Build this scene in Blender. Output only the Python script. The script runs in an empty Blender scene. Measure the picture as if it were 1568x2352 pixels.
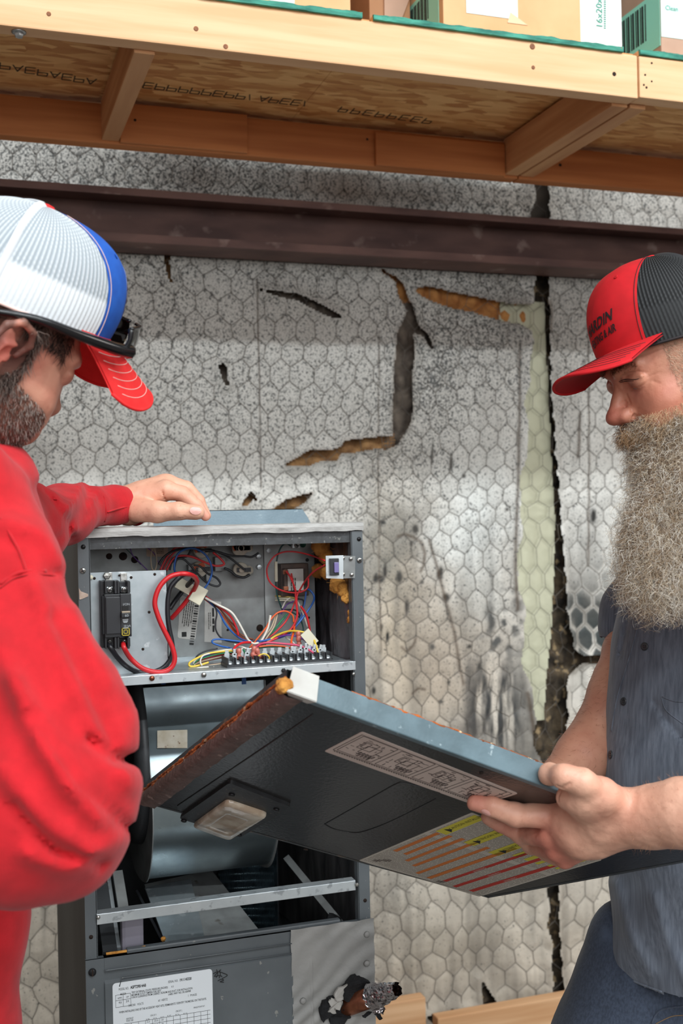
import bpy, bmesh, math, random
import numpy as np
from mathutils import Vector, Matrix
PI = math.pi
sc = bpy.context.scene
COL = sc.collection

# ------------------------------------------------------------------ camera
FPX = 2592.0
YAW, PITCH, ROLL = (math.radians(a) for a in (18.73, 0.21, -1.18))
_f = np.array([math.sin(YAW)*math.cos(PITCH), math.cos(YAW)*math.cos(PITCH), math.sin(PITCH)])
_r = np.array([math.cos(YAW), -math.sin(YAW), 0.0])
_u = np.cross(_r, _f)
CR = _r*math.cos(ROLL) + _u*math.sin(ROLL)      # camera right
CU = -_r*math.sin(ROLL) + _u*math.cos(ROLL)     # camera up
CF = _f                                         # camera forward
O = np.array([0, 0, 1.5])
cam = bpy.data.cameras.new('camera')
cam.sensor_fit = 'VERTICAL'; cam.sensor_height = 36.0; cam.lens = 36.0*FPX/2352
cam.clip_start = 0.05; cam.clip_end = 200
cam_o = bpy.data.objects.new('camera', cam); COL.objects.link(cam_o)
M = Matrix.Identity(4)
for i in range(3):
    M[i][0] = CR[i]; M[i][1] = CU[i]; M[i][2] = -CF[i]; M[i][3] = O[i]
cam_o.matrix_world = M
cam.dof.use_dof = True; cam.dof.focus_distance = 1.62; cam.dof.aperture_fstop = 6.3
sc.camera = cam_o

# ------------------------------------------------------------------ world and lights
w = bpy.data.worlds.new('world'); sc.world = w; w.use_nodes = True
nt = w.node_tree; bg = nt.nodes['Background']
tc = nt.nodes.new('ShaderNodeTexCoord'); sx = nt.nodes.new('ShaderNodeSeparateXYZ')
mr = nt.nodes.new('ShaderNodeMapRange'); cr = nt.nodes.new('ShaderNodeValToRGB')
nt.links.new(tc.outputs['Generated'], sx.inputs[0]); nt.links.new(sx.outputs['Z'], mr.inputs[0])
mr.inputs[1].default_value = -0.3; mr.inputs[2].default_value = 0.9
nt.links.new(mr.outputs[0], cr.inputs[0]); nt.links.new(cr.outputs[0], bg.inputs[0])
cr.color_ramp.elements[0].color = (0.50, 0.41, 0.35, 1); cr.color_ramp.elements[1].color = (0.80, 0.82, 0.86, 1)
bg.inputs[1].default_value = 0.48

def area(name, loc, target, sx_, sy_, power, color):
    l = bpy.data.lights.new(name, 'AREA'); l.shape = 'RECTANGLE'; l.size = sx_; l.size_y = sy_
    l.energy = power; l.color = color
    o = bpy.data.objects.new(name, l); COL.objects.link(o)
    o.location = loc
    o.rotation_euler = (Vector(target)-Vector(loc)).to_track_quat('-Z', 'Y').to_euler()
    return o
# a bright doorway behind and to the left of the camera, and two rows of high lights behind it
area('doorway_daylight', (0.4, -3.4, 2.4), (0.6, 2.0, 1.4), 6.0, 1.8, 95, (0.93, 0.97, 1.0))
area('high_lights', (0.8, -4.2, 5.0), (0.8, 2.9, 1.9), 7.0, 0.12, 215, (0.90, 0.97, 1.0))
area('upper_skylight', (1.2, -2.4, 6.0), (0.8, 2.9, 1.3), 7.0, 0.12, 350, (0.90, 0.97, 1.0))
area('right_side_skylight', (3.6, 0.2, 3.4), (0.9, 1.4, 1.2), 0.9, 0.9, 28, (1.0, 0.97, 0.92))

sc.view_settings.view_transform = 'Standard'
sc.view_settings.look = 'None'
sc.view_settings.gamma = 1.0
sc.view_settings.exposure = 0.0
sc.view_settings.use_curve_mapping = False

# ------------------------------------------------------------------ helpers
def ray(x, y): return CF + CR*((x-784)/FPX) - CU*((y-1176)/FPX)
def at(x, y, Y):
    d = ray(x, y); return O + d*(Y/d[1])
def atz(x, y, z):
    d = ray(x, y); return O + d*((z-O[2])/d[2])
def atd(x, y, D): return O + ray(x, y)*D
def proj(p):
    v = np.asarray(p) - O
    z = v@CF
    return 784 + FPX*(v@CR)/z, 1176 - FPX*(v@CU)/z
def srgb(r, g, b):
    f = lambda c: (c/255/12.92) if c/255 <= 0.04045 else ((c/255+0.055)/1.055)**2.4
    return (f(r), f(g), f(b))

class MB:
    """collects shapes; build() links them as one mesh object"""
    def __init__(s): s.v = []; s.f = []; s.m = []; s.n = 0; s.sm = []
    def add(s, vs, fs, mi=0, smooth=False):
        vs = np.asarray(vs, float).reshape(-1, 3)
        s.v.append(vs)
        for f in fs: s.f.append(tuple(int(i)+s.n for i in f)); s.m.append(mi); s.sm.append(smooth)
        s.n += len(vs); return s
    def box(s, a, b, mi=0, bev=0.0): return s._box(np.asarray(a, float), np.asarray(b, float), mi, bev)
    def _box(s, a, b, mi, bev):
        lo = np.minimum(a, b); hi = np.maximum(a, b)
        return s.obox((lo+hi)/2, np.eye(3), (hi-lo)/2, mi, bev)
    def obox(s, c, ax, h, mi=0, bev=0.0):
        """oriented box, axes rows ax, half sizes h, optional bevel"""
        c = np.asarray(c, float); ax = np.asarray(ax, float); h = np.asarray(h, float)
        if bev <= 0:
            vs = [c + ax[0]*h[0]*i + ax[1]*h[1]*j + ax[2]*h[2]*k for i in (-1, 1) for j in (-1, 1) for k in (-1, 1)]
            fs = [(0, 1, 3, 2), (4, 6, 7, 5), (0, 4, 5, 1), (2, 3, 7, 6), (0, 2, 6, 4), (1, 5, 7, 3)]
            if np.linalg.det(ax) < 0: fs = [f[::-1] for f in fs]
            return s.add(vs, fs, mi)
        bev = min(bev, h.min()*0.95)
        bm = bmesh.new(); bmesh.ops.create_cube(bm, size=2)
        for v in bm.verts:
            p = c + ax[0]*h[0]*v.co.x + ax[1]*h[1]*v.co.y + ax[2]*h[2]*v.co.z
            v.co = Vector(p)
        bmesh.ops.bevel(bm, geom=bm.edges[:], offset=bev, segments=2, profile=0.6, affect='EDGES')
        s.bm(bm, mi); return s
    def bm(s, bm, mi=0, smooth=False):
        bm.verts.index_update()
        s.add([v.co[:] for v in bm.verts], [[v.index for v in f.verts] for f in bm.faces], mi, smooth)
        bm.free(); return s
    def tube(s, pts, r, seg=8, mi=0, cap=True, closed=False, flat=1.0, up=None):
        P = np.asarray(pts, float); n = len(P)
        R = np.full(n, r, float) if np.isscalar(r) else np.asarray(r, float)
        T = np.gradient(P, axis=0)
        if closed: T = np.roll(P, -1, 0)-np.roll(P, 1, 0)
        T /= np.linalg.norm(T, axis=1)[:, None]+1e-12
        a = np.array(up if up is not None else ([0, 0, 1] if abs(T[0][2]) < 0.9 else [1, 0, 0]), float)
        N = a - T[0]*(a@T[0]); N /= np.linalg.norm(N)+1e-12
        vs = []
        for i in range(n):
            N = N - T[i]*(N@T[i]); N /= np.linalg.norm(N)+1e-12
            B = np.cross(T[i], N)
            for k in range(seg):
                t = 2*PI*k/seg
                vs.append(P[i] + R[i]*(math.cos(t)*N*flat + math.sin(t)*B))
        fs = []
        for i in range(n if closed else n-1):
            j = (i+1) % n
            for k in range(seg):
                l = (k+1) % seg
                fs.append((i*seg+k, i*seg+l, j*seg+l, j*seg+k))
        if cap and not closed:
            fs.append(tuple(range(seg))[::-1]); fs.append(tuple((n-1)*seg+k for k in range(seg)))
        return s.add(vs, fs, mi, True)
    def lathe(s, c, axis, prof, seg=20, mi=0, smooth=True):
        """prof: list of (radius, height along axis)"""
        c = np.asarray(c, float); ax = np.asarray(axis, float); ax = ax/np.linalg.norm(ax)
        a = np.array([0, 0, 1.0]) if abs(ax[2]) < 0.9 else np.array([1.0, 0, 0])
        N = np.cross(ax, a); N /= np.linalg.norm(N); B = np.cross(ax, N)
        vs = []; fs = []
        for (r, h) in prof:
            for k in range(seg):
                t = 2*PI*k/seg; vs.append(c + ax*h + (N*math.cos(t)+B*math.sin(t))*r)
        for i in range(len(prof)-1):
            for k in range(seg):
                l = (k+1) % seg; fs.append((i*seg+k, i*seg+l, (i+1)*seg+l, (i+1)*seg+k))
        fs.append(tuple(range(seg))[::-1]); fs.append(tuple((len(prof)-1)*seg+k for k in range(seg)))
        return s.add(vs, fs, mi, smooth)
    def prism(s, poly, d, mi=0):
        """poly: 3d points in a plane, d: extrusion vector"""
        P = np.asarray(poly, float); n = len(P); d = np.asarray(d, float)
        vs = np.vstack([P, P+d]); fs = [tuple(range(n)), tuple(range(n, 2*n))[::-1]]
        for i in range(n):
            j = (i+1) % n; fs.append((j, i, i+n, j+n))
        return s.add(vs, fs, mi)
    def grid(s, G, mi=0, smooth=True, mask=None, flip=False):
        """G: array nu x nv x 3"""
        nu, nv = G.shape[:2]
        fs = []
        for i in range(nu-1):
            for j in range(nv-1):
                if mask is not None and not mask[i, j]: continue
                q = (i*nv+j, (i+1)*nv+j, (i+1)*nv+j+1, i*nv+j+1)
                fs.append(q[::-1] if flip else q)
        return s.add(G.reshape(-1, 3), fs, mi, smooth)
    def build(s, name, mats, parent=None, label=None, cat=None, group=None, kind=None, autosmooth=None):
        me = bpy.data.meshes.new(name)
        V = np.vstack(s.v)
        me.from_pydata(V.tolist(), [], s.f)
        if not isinstance(mats, (list, tuple)): mats = [mats]
        for m in mats: me.materials.append(m)
        me.polygons.foreach_set('material_index', s.m)
        me.polygons.foreach_set('use_smooth', s.sm)
        me.update()
        return link(name, me, parent, label, cat, group, kind)

def recalc(me):
    bm = bmesh.new(); bm.from_mesh(me); bmesh.ops.recalc_face_normals(bm, faces=bm.faces); bm.to_mesh(me); bm.free()

def root_of(o):
    while o.parent: o = o.parent
    return o
def link(name, me, parent=None, label=None, cat=None, group=None, kind=None):
    o = bpy.data.objects.new(name, me); COL.objects.link(o)
    if parent is not None:
        o.parent = parent
        loc = Vector((0, 0, 0)); p = parent
        o.matrix_parent_inverse = world_mat(parent).inverted()
    tag(o, label, cat, group, kind)
    return o
def world_mat(o):
    m = Matrix.LocRotScale(o.location, o.rotation_euler, o.scale)
    if o.parent: return world_mat(o.parent) @ o.matrix_parent_inverse @ m
    return m
def tag(o, label=None, cat=None, group=None, kind=None):
    if label: o['label'] = label
    if cat: o['category'] = cat
    if group: o['group'] = group
    if kind: o['kind'] = kind
    return o
def empty(name, loc, label=None, cat=None, group=None, kind=None):
    o = bpy.data.objects.new(name, None); COL.objects.link(o)
    o.location = Vector([float(x) for x in loc]); o.empty_display_size = 0.05
    return tag(o, label, cat, group, kind)

def catmull(pts, n=8, closed=False):
    P = np.asarray(pts, float); m = len(P); out = []
    for i in range(m if closed else m-1):
        if closed: p0, p1, p2, p3 = P[(i-1) % m], P[i], P[(i+1) % m], P[(i+2) % m]
        else: p0 = P[max(i-1, 0)]; p1 = P[i]; p2 = P[i+1]; p3 = P[min(i+2, m-1)]
        for k in range(n):
            t = k/n
            out.append(0.5*((2*p1)+(-p0+p2)*t+(2*p0-5*p1+4*p2-p3)*t*t+(-p0+3*p1-3*p2+p3)*t**3))
    if not closed: out.append(P[-1])
    return np.array(out)

def np_mesh(name, V, F):
    """fast mesh from vertex array and an (n,3|4) face array"""
    me = bpy.data.meshes.new(name); V = np.asarray(V, np.float32); F = np.asarray(F, np.int32); k = F.shape[1]
    me.vertices.add(len(V)); me.vertices.foreach_set('co', V.ravel())
    me.loops.add(F.size); me.loops.foreach_set('vertex_index', F.ravel())
    me.polygons.add(len(F)); me.polygons.foreach_set('loop_start', np.arange(0, F.size, k, dtype=np.int32))
    me.update(calc_edges=True)
    me.polygons.foreach_set('use_smooth', np.ones(len(F), bool))
    me.validate(); return me

# value noise
_rs = np.random.RandomState(7); _NT = _rs.rand(64, 64, 64)
def vnoise(p, s=1.0, seed=0):
    q = np.asarray(p, float)*s + seed*7.31
    i = np.floor(q).astype(int); f = q-i; f = f*f*(3-2*f)
    r = 0
    for dx in (0, 1):
        wx = f[..., 0] if dx else 1-f[..., 0]
        for dy in (0, 1):
            wy = f[..., 1] if dy else 1-f[..., 1]
            for dz in (0, 1):
                wz = f[..., 2] if dz else 1-f[..., 2]
                r = r + wx*wy*wz*_NT[(i[..., 0]+dx) & 63, (i[..., 1]+dy) & 63, (i[..., 2]+dz) & 63]
    return r
def fbm(p, s=1.0, o=4, seed=0):
    r = 0; a = 0.5; t = 0
    for k in range(o):
        r = r + a*vnoise(p, s*2**k, seed+k); t += a; a *= 0.5
    return r/t
def inpoly(px, py, poly):
    px = np.asarray(px); py = np.asarray(py); r = np.zeros(px.shape, bool)
    n = len(poly); j = n-1
    for i in range(n):
        xi, yi = poly[i]; xj, yj = poly[j]
        c = ((yi > py) != (yj > py))
        with np.errstate(divide='ignore', invalid='ignore'):
            xx = (xj-xi)*(py-yi)/((yj-yi) if yj != yi else 1e-9)+xi
        r ^= c & (px < xx); j = i
    return r
def segdist(px, py, poly, closed=True):
    d = np.full(np.shape(px), 1e9)
    n = len(poly)
    for i in range(n if closed else n-1):
        ax, ay = poly[i]; bx, by = poly[(i+1) % n]
        L = (bx-ax)**2+(by-ay)**2+1e-9
        t = np.clip(((px-ax)*(bx-ax)+(py-ay)*(by-ay))/L, 0, 1)
        d = np.minimum(d, np.hypot(px-ax-t*(bx-ax), py-ay-t*(by-ay)))
    return d

# ------------------------------------------------------------------ materials
MATS = {}
def mat(name, c1, c2=None, scale=20, rough=0.6, metal=0.0, bump=0.0, bscale=None, stretch=(1, 1, 1), detail=4,
        spec=0.5, lo=0.35, hi=0.65, attr=None, rvar=0.0, sub=0.0, sheen=0.0, coat=0.0, wave=None, alpha=None, transm=0.0, c3=None, s3=60, t3=0.6, w3=0.04, bdist=0.002):
    if name in MATS: return MATS[name]
    m = bpy.data.materials.new(name); m.use_nodes = True; MATS[name] = m
    nt = m.node_tree; N = nt.nodes; L = nt.links; b = N['Principled BSDF']
    b.inputs['Roughness'].default_value = rough; b.inputs['Metallic'].default_value = metal
    b.inputs['Specular IOR Level'].default_value = spec
    if sheen: b.inputs['Sheen Weight'].default_value = sheen; b.inputs['Sheen Roughness'].default_value = 0.5
    if coat: b.inputs['Coat Weight'].default_value = coat; b.inputs['Coat Roughness'].default_value = 0.15
    if sub:
        b.inputs['Subsurface Weight'].default_value = sub
        b.inputs['Subsurface Radius'].default_value = (0.012, 0.004, 0.002); b.inputs['Subsurface Scale'].default_value = 0.5
    if transm: b.inputs['Transmission Weight'].default_value = transm
    tc = N.new('ShaderNodeTexCoord'); mp = N.new('ShaderNodeMapping'); mp.inputs['Scale'].default_value = stretch
    L.new(tc.outputs['Object'], mp.inputs[0])
    def noise(s, d=detail):
        n = N.new('ShaderNodeTexNoise'); n.inputs['Scale'].default_value = s; n.inputs['Detail'].default_value = d
        L.new(mp.outputs[0], n.inputs['Vector']); return n
    col = None
    c1 = tuple(c1)+(1,)
    if attr:
        a = N.new('ShaderNodeAttribute'); a.attribute_name = attr; col = a.outputs['Color']
        if c2 is not None:   # multiply slight variation
            n = noise(scale); mr = N.new('ShaderNodeMapRange'); mr.inputs[1].default_value = lo; mr.inputs[2].default_value = hi
            L.new(n.outputs[0], mr.inputs[0])
            mx = N.new('ShaderNodeMix'); mx.data_type = 'RGBA'; mx.blend_type = 'MULTIPLY'
            mx2 = N.new('ShaderNodeMix'); mx2.data_type = 'RGBA'
            mx2.inputs[6].default_value = c1; mx2.inputs[7].default_value = tuple(c2)+(1,)
            L.new(mr.outputs[0], mx2.inputs[0]); mx.inputs[0].default_value = 1
            L.new(col, mx.inputs[6]); L.new(mx2.outputs[2], mx.inputs[7]); col = mx.outputs[2]
    elif c2 is not None:
        n = noise(scale); mr = N.new('ShaderNodeMapRange'); mr.inputs[1].default_value = lo; mr.inputs[2].default_value = hi
        L.new(n.outputs[0], mr.inputs[0])
        mx = N.new('ShaderNodeMix'); mx.data_type = 'RGBA'
        mx.inputs[6].default_value = c1; mx.inputs[7].default_value = tuple(c2)+(1,)
        L.new(mr.outputs[0], mx.inputs[0]); col = mx.outputs[2]
        if rvar:
            mr2 = N.new('ShaderNodeMapRange'); mr2.inputs[1].default_value = 0.3; mr2.inputs[2].default_value = 0.7
            mr2.inputs[3].default_value = rough-rvar; mr2.inputs[4].default_value = rough+rvar
            L.new(n.outputs[0], mr2.inputs[0]); L.new(mr2.outputs[0], b.inputs['Roughness'])
    if c3 is not None:      # spots of a third colour
        n3 = N.new('ShaderNodeTexNoise'); n3.inputs['Scale'].default_value = s3; n3.inputs['Detail'].default_value = 3
        L.new(tc.outputs['Object'], n3.inputs['Vector'])
        m3 = N.new('ShaderNodeMapRange'); m3.inputs[1].default_value = t3; m3.inputs[2].default_value = t3+w3
        L.new(n3.outputs[0], m3.inputs[0])
        mx3 = N.new('ShaderNodeMix'); mx3.data_type = 'RGBA'; L.new(m3.outputs[0], mx3.inputs[0])
        if col is None: mx3.inputs[6].default_value = c1
        else: L.new(col, mx3.inputs[6])
        mx3.inputs[7].default_value = tuple(c3)+(1,); col = mx3.outputs[2]
    if col is not None: L.new(col, b.inputs['Base Color'])
    else: b.inputs['Base Color'].default_value = c1
    if bump:
        if wave:
            bn = N.new('ShaderNodeTexWave'); bn.inputs['Scale'].default_value = wave[0]; bn.bands_direction = wave[1]
            bn.inputs['Distortion'].default_value = wave[2]; L.new(mp.outputs[0], bn.inputs['Vector']); o = bn.outputs['Fac']
        else:
            bn = noise(bscale or scale*4, 5); o = bn.outputs[0]
        bp = N.new('ShaderNodeBump'); bp.inputs['Strength'].default_value = bump; bp.inputs['Distance'].default_value = bdist
        L.new(o, bp.inputs['Height']); L.new(bp.outputs[0], b.inputs['Normal'])
    return m
def flat(name, r, g, b, rough=0.6, metal=0.0, **k): return mat(name, srgb(r, g, b), rough=rough, metal=metal, **k)
def set_col(me, name, rgb):
    a = me.color_attributes.new(name, 'FLOAT_COLOR', 'POINT')
    c = np.ones((len(me.vertices), 4), np.float32); c[:, :3] = rgb
    a.data.foreach_set('color', c.ravel())

# text as flat meshes: returns vertices (x,y) and faces for a line of text of the given cap height, left aligned
_tc = {}
def text_mesh(s, size=1.0, align='LEFT', bold=0.0):
    k = (s, align, bold)
    if k not in _tc:
        cu = bpy.data.curves.new('t', 'FONT'); cu.body = s; cu.size = 1.0; cu.align_x = align; cu.resolution_u = 2
        cu.offset = bold
        o = bpy.data.objects.new('t', cu); COL.objects.link(o)
        dg = bpy.context.evaluated_depsgraph_get(); ev = o.evaluated_get(dg); me = ev.to_mesh()
        V = np.array([v.co[:] for v in me.vertices]).reshape(-1, 3); F = [tuple(p.vertices) for p in me.polygons]
        ev.to_mesh_clear(); bpy.data.objects.remove(o); bpy.data.curves.remove(cu)
        _tc[k] = (V, F)
    V, F = _tc[k]
    return V[:, :2]*size, F
# ================================================================== the setting
WY = 2.90
m_steel = mat('dark_steel_siding', srgb(60, 52, 46), srgb(90, 76, 64), scale=6, rough=0.8, bump=0.2)
m_fiber = mat('brown_fiberglass', srgb(176, 134, 88), srgb(128, 92, 60), scale=30, rough=0.95, bump=0.8, bscale=160, bdist=0.004)
m_fiberd = mat('grey_brown_batt', srgb(124, 112, 100), srgb(84, 74, 66), scale=24, rough=0.95, bump=0.7, bscale=120, bdist=0.004)
m_fibero = mat('orange_fiberglass', srgb(205, 145, 84), srgb(168, 108, 58), scale=26, rough=0.95, bump=0.8, bscale=160, bdist=0.004)
m_conc = mat('concrete', srgb(120, 116, 110), srgb(100, 97, 92), scale=3, rough=0.8, bump=0.2)

f = MB(); f.box((-4, 1.25, 3.70), (5, 3.02, 3.78)); f.build('overhead_light_block', m_steel, kind='structure')  # unseen slab added to keep overhead sky light off the wall
f = MB(); f.box((-4, -5, -0.05), (5, 3.02, 0)); f.build('floor', m_conc, kind='structure')
wb = MB()
xs = np.arange(-2.5, 4.5, 0.1)
poly = []
for i, x in enumerate(xs): poly.append((x, 3.02 if i % 2 else 2.995))
G = np.array([[(x, y, z) for z in (0, 3.70)] for x, y in poly]); wb.grid(G, smooth=False)
wall = wb.build('wall_back', m_steel, kind='structure')

def facing_material():
    m = bpy.data.materials.new('insulation_facing'); m.use_nodes = True
    nt = m.node_tree; N = nt.nodes; L = nt.links; b = N['Principled BSDF']; b.inputs['Roughness'].default_value = 0.62
    b.inputs['Specular IOR Level'].default_value = 0.35
    tc = N.new('ShaderNodeTexCoord')
    a = N.new('ShaderNodeAttribute'); a.attribute_name = 'stain'
    k = N.new('ShaderNodeAttribute'); k.attribute_name = 'speck'
    col = a.outputs['Color']
    for sc_, off, w_ in ((140, 0.0, 0.85), (300, 3.0, 0.75)):
        n = N.new('ShaderNodeTexNoise'); n.inputs['Scale'].default_value = sc_; n.inputs['Detail'].default_value = 3
        n.inputs['Roughness'].default_value = 0.7
        mp = N.new('ShaderNodeMapping'); mp.inputs['Location'].default_value = (off, off, off); mp.inputs['Scale'].default_value = (1, 1, 0.9)
        L.new(tc.outputs['Object'], mp.inputs[0]); L.new(mp.outputs[0], n.inputs['Vector'])
        ma = N.new('ShaderNodeMath'); ma.operation = 'MULTIPLY_ADD'; ma.inputs[1].default_value = 0.20; L.new(k.outputs['Fac'], ma.inputs[0])
        L.new(n.outputs[0], ma.inputs[2])
        mr = N.new('ShaderNodeMapRange'); mr.inputs[1].default_value = 0.63; mr.inputs[2].default_value = 0.70
        mr.inputs[3].default_value = 0; mr.inputs[4].default_value = w_; L.new(ma.outputs[0], mr.inputs[0])
        mx = N.new('ShaderNodeMix'); mx.data_type = 'RGBA'; L.new(mr.outputs[0], mx.inputs[0]); L.new(col, mx.inputs[6])
        mx.inputs[7].default_value = srgb(58, 60, 60)+(1,); col = mx.outputs[2]
    L.new(col, b.inputs['Base Color'])
    n = N.new('ShaderNodeTexNoise'); n.inputs['Scale'].default_value = 90; n.inputs['Detail'].default_value = 4
    L.new(tc.outputs['Object'], n.inputs['Vector'])
    bp = N.new('ShaderNodeBump'); bp.inputs['Strength'].default_value = 0.35; bp.inputs['Distance'].default_value = 0.003
    L.new(n.outputs[0], bp.inputs['Height']); L.new(bp.outputs[0], b.inputs['Normal'])
    return m
m_face = facing_material()

# hexagon netting layout (vertical sides), warped a little
HP, HR, HV = 0.0585, 0.0585, 0.034     # column pitch, row pitch, vertical side
HZ = HR-HV
def warp(x, z):
    p = np.stack([x, z, x*0], -1)
    wx = (fbm(p, 2.2, 3, 3)-0.5)*0.10 + (fbm(p, 9, 2, 5)-0.5)*0.035
    wz = (fbm(p, 2.0, 3, 9)-0.5)*0.12 + (fbm(p, 8, 2, 11)-0.5)*0.03
    return wx, wz
def hexdist(x, z):
    """distance to the nearest netting wire (approx) on unwarped coordinates"""
    best = np.full(x.shape, 1e9)
    row = np.floor(z/HR)
    for dr in (-1, 0, 1):
        r = row+dr; off = np.where(np.mod(r, 2) == 0, 0.0, HP/2)
        c = np.round((x-off)/HP)
        # vertical wire between cells of the row
        for dc in (-0.5, 0.5):
            cx = off+(c+dc)*HP; z0 = r*HR
            dz = np.maximum(np.maximum(z0-z, z-(z0+HV)), 0)
            best = np.minimum(best, np.hypot(x-cx, dz))
            for sgn in (-1, 1):  # zig pieces above the vertical wire top
                ax, az = cx, z0+HV; bx, bz = cx+sgn*HP/2, z0+HR
                L2 = (HP/2)**2+HZ**2
                t = np.clip(((x-ax)*(bx-ax)+(z-az)*(bz-az))/L2, 0, 1)
                best = np.minimum(best, np.hypot(x-ax-t*(bx-ax), z-az-t*(bz-az)))
    return best
def relief(x, z):
    wx, wz = warp(x, z)
    d = hexdist(x-wx, z-wz)
    pill = 0.003*(1-np.exp(-(d/0.010)**2))
    p = np.stack([x, z, x*0], -1)
    big = (fbm(p, 3, 3, 21)-0.5)*0.03
    q = np.stack([x*9, z*1.2, x*0], -1)
    low = np.clip((1.55-z)/0.5, 0, 1)
    folds = (fbm(q, 1.0, 3, 31)-0.5)*0.02*low
    fine = (fbm(p, 45, 2, 8)-0.5)*0.003
    return WY - pill - big - folds - fine, d

tears = [
 [(870,619),(887,633),(904,639),(920,658),(933,691),(943,708),(952,738),(962,757),(980,775),(990,800),(984,797),(968,772),(950,765),(941,768),(947,807),(939,869),(943,927),(937,973),(920,1002),(908,1021),(883,1031),(862,1029),(800,1040),(779,1039),(769,1057),(735,1057),(706,1068),(655,1068),(682,1053),(711,1035),(765,1035),(781,1028),(790,1014),(864,1006),(901,1003),(899,933),(904,850),(910,767),(926,738),(934,715),(914,684),(905,647),(876,626)],
 [(950,668),(962,664),(985,662),(1030,675),(1085,685),(1120,693),(1165,702),(1215,703),(1260,695),(1262,760),(1225,765),(1190,745),(1140,735),(1105,725),(1080,715),(1035,708),(1010,700),(985,690),(965,680)],
 [(620,1176),(655,1150),(680,1142),(715,1133),(700,1150),(670,1168),(640,1176)],
 [(596,667),(640,672),(680,678),(730,700),(775,724),(785,732),(760,728),(720,712),(680,690),(630,678)],
 [(500,842),(510,838),(518,850),(516,865),(522,885),(517,888),(508,868),(503,855)],
 [(555,1160),(575,1130),(590,1150),(580,1145),(566,1160)],
 [(372,572),(395,568),(385,600),(392,650),(386,640),(378,600)],
 [(1104,2250),(1120,2275),(1150,2325),(1125,2330),(1108,2300)],
 [(975,2330),(1035,2315),(1080,2318),(1115,2315),(1120,2330),(1060,2336),(990,2345)],
]
LB = [(1222,560),(1222,700),(1222,765),(1213,800),(1210,900),(1206,1000),(1198,1100),(1194,1200),(1190,1300),(1197,1400),(1200,1500),(1214,1600),(1226,1700),(1240,1760),(1245,1900),(1262,2060),(1262,2200),(1280,2352),(1300,2500)]
RB = [(1254,560),(1254,700),(1256,900),(1273,1100),(1285,1250),(1294,1400),(1312,1490),(1330,1508),(1480,1508),(1480,1518),(1330,1522),(1298,1550),(1292,1590),(1296,1640),(1290,1700),(1280,1760),(1278,1900),(1277,2060),(1280,2150),(1287,2240),(1300,2500)]
def xat(B, y):
    ys = [b[1] for b in B]; return np.interp(y, ys, [b[0] for b in B])

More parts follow.
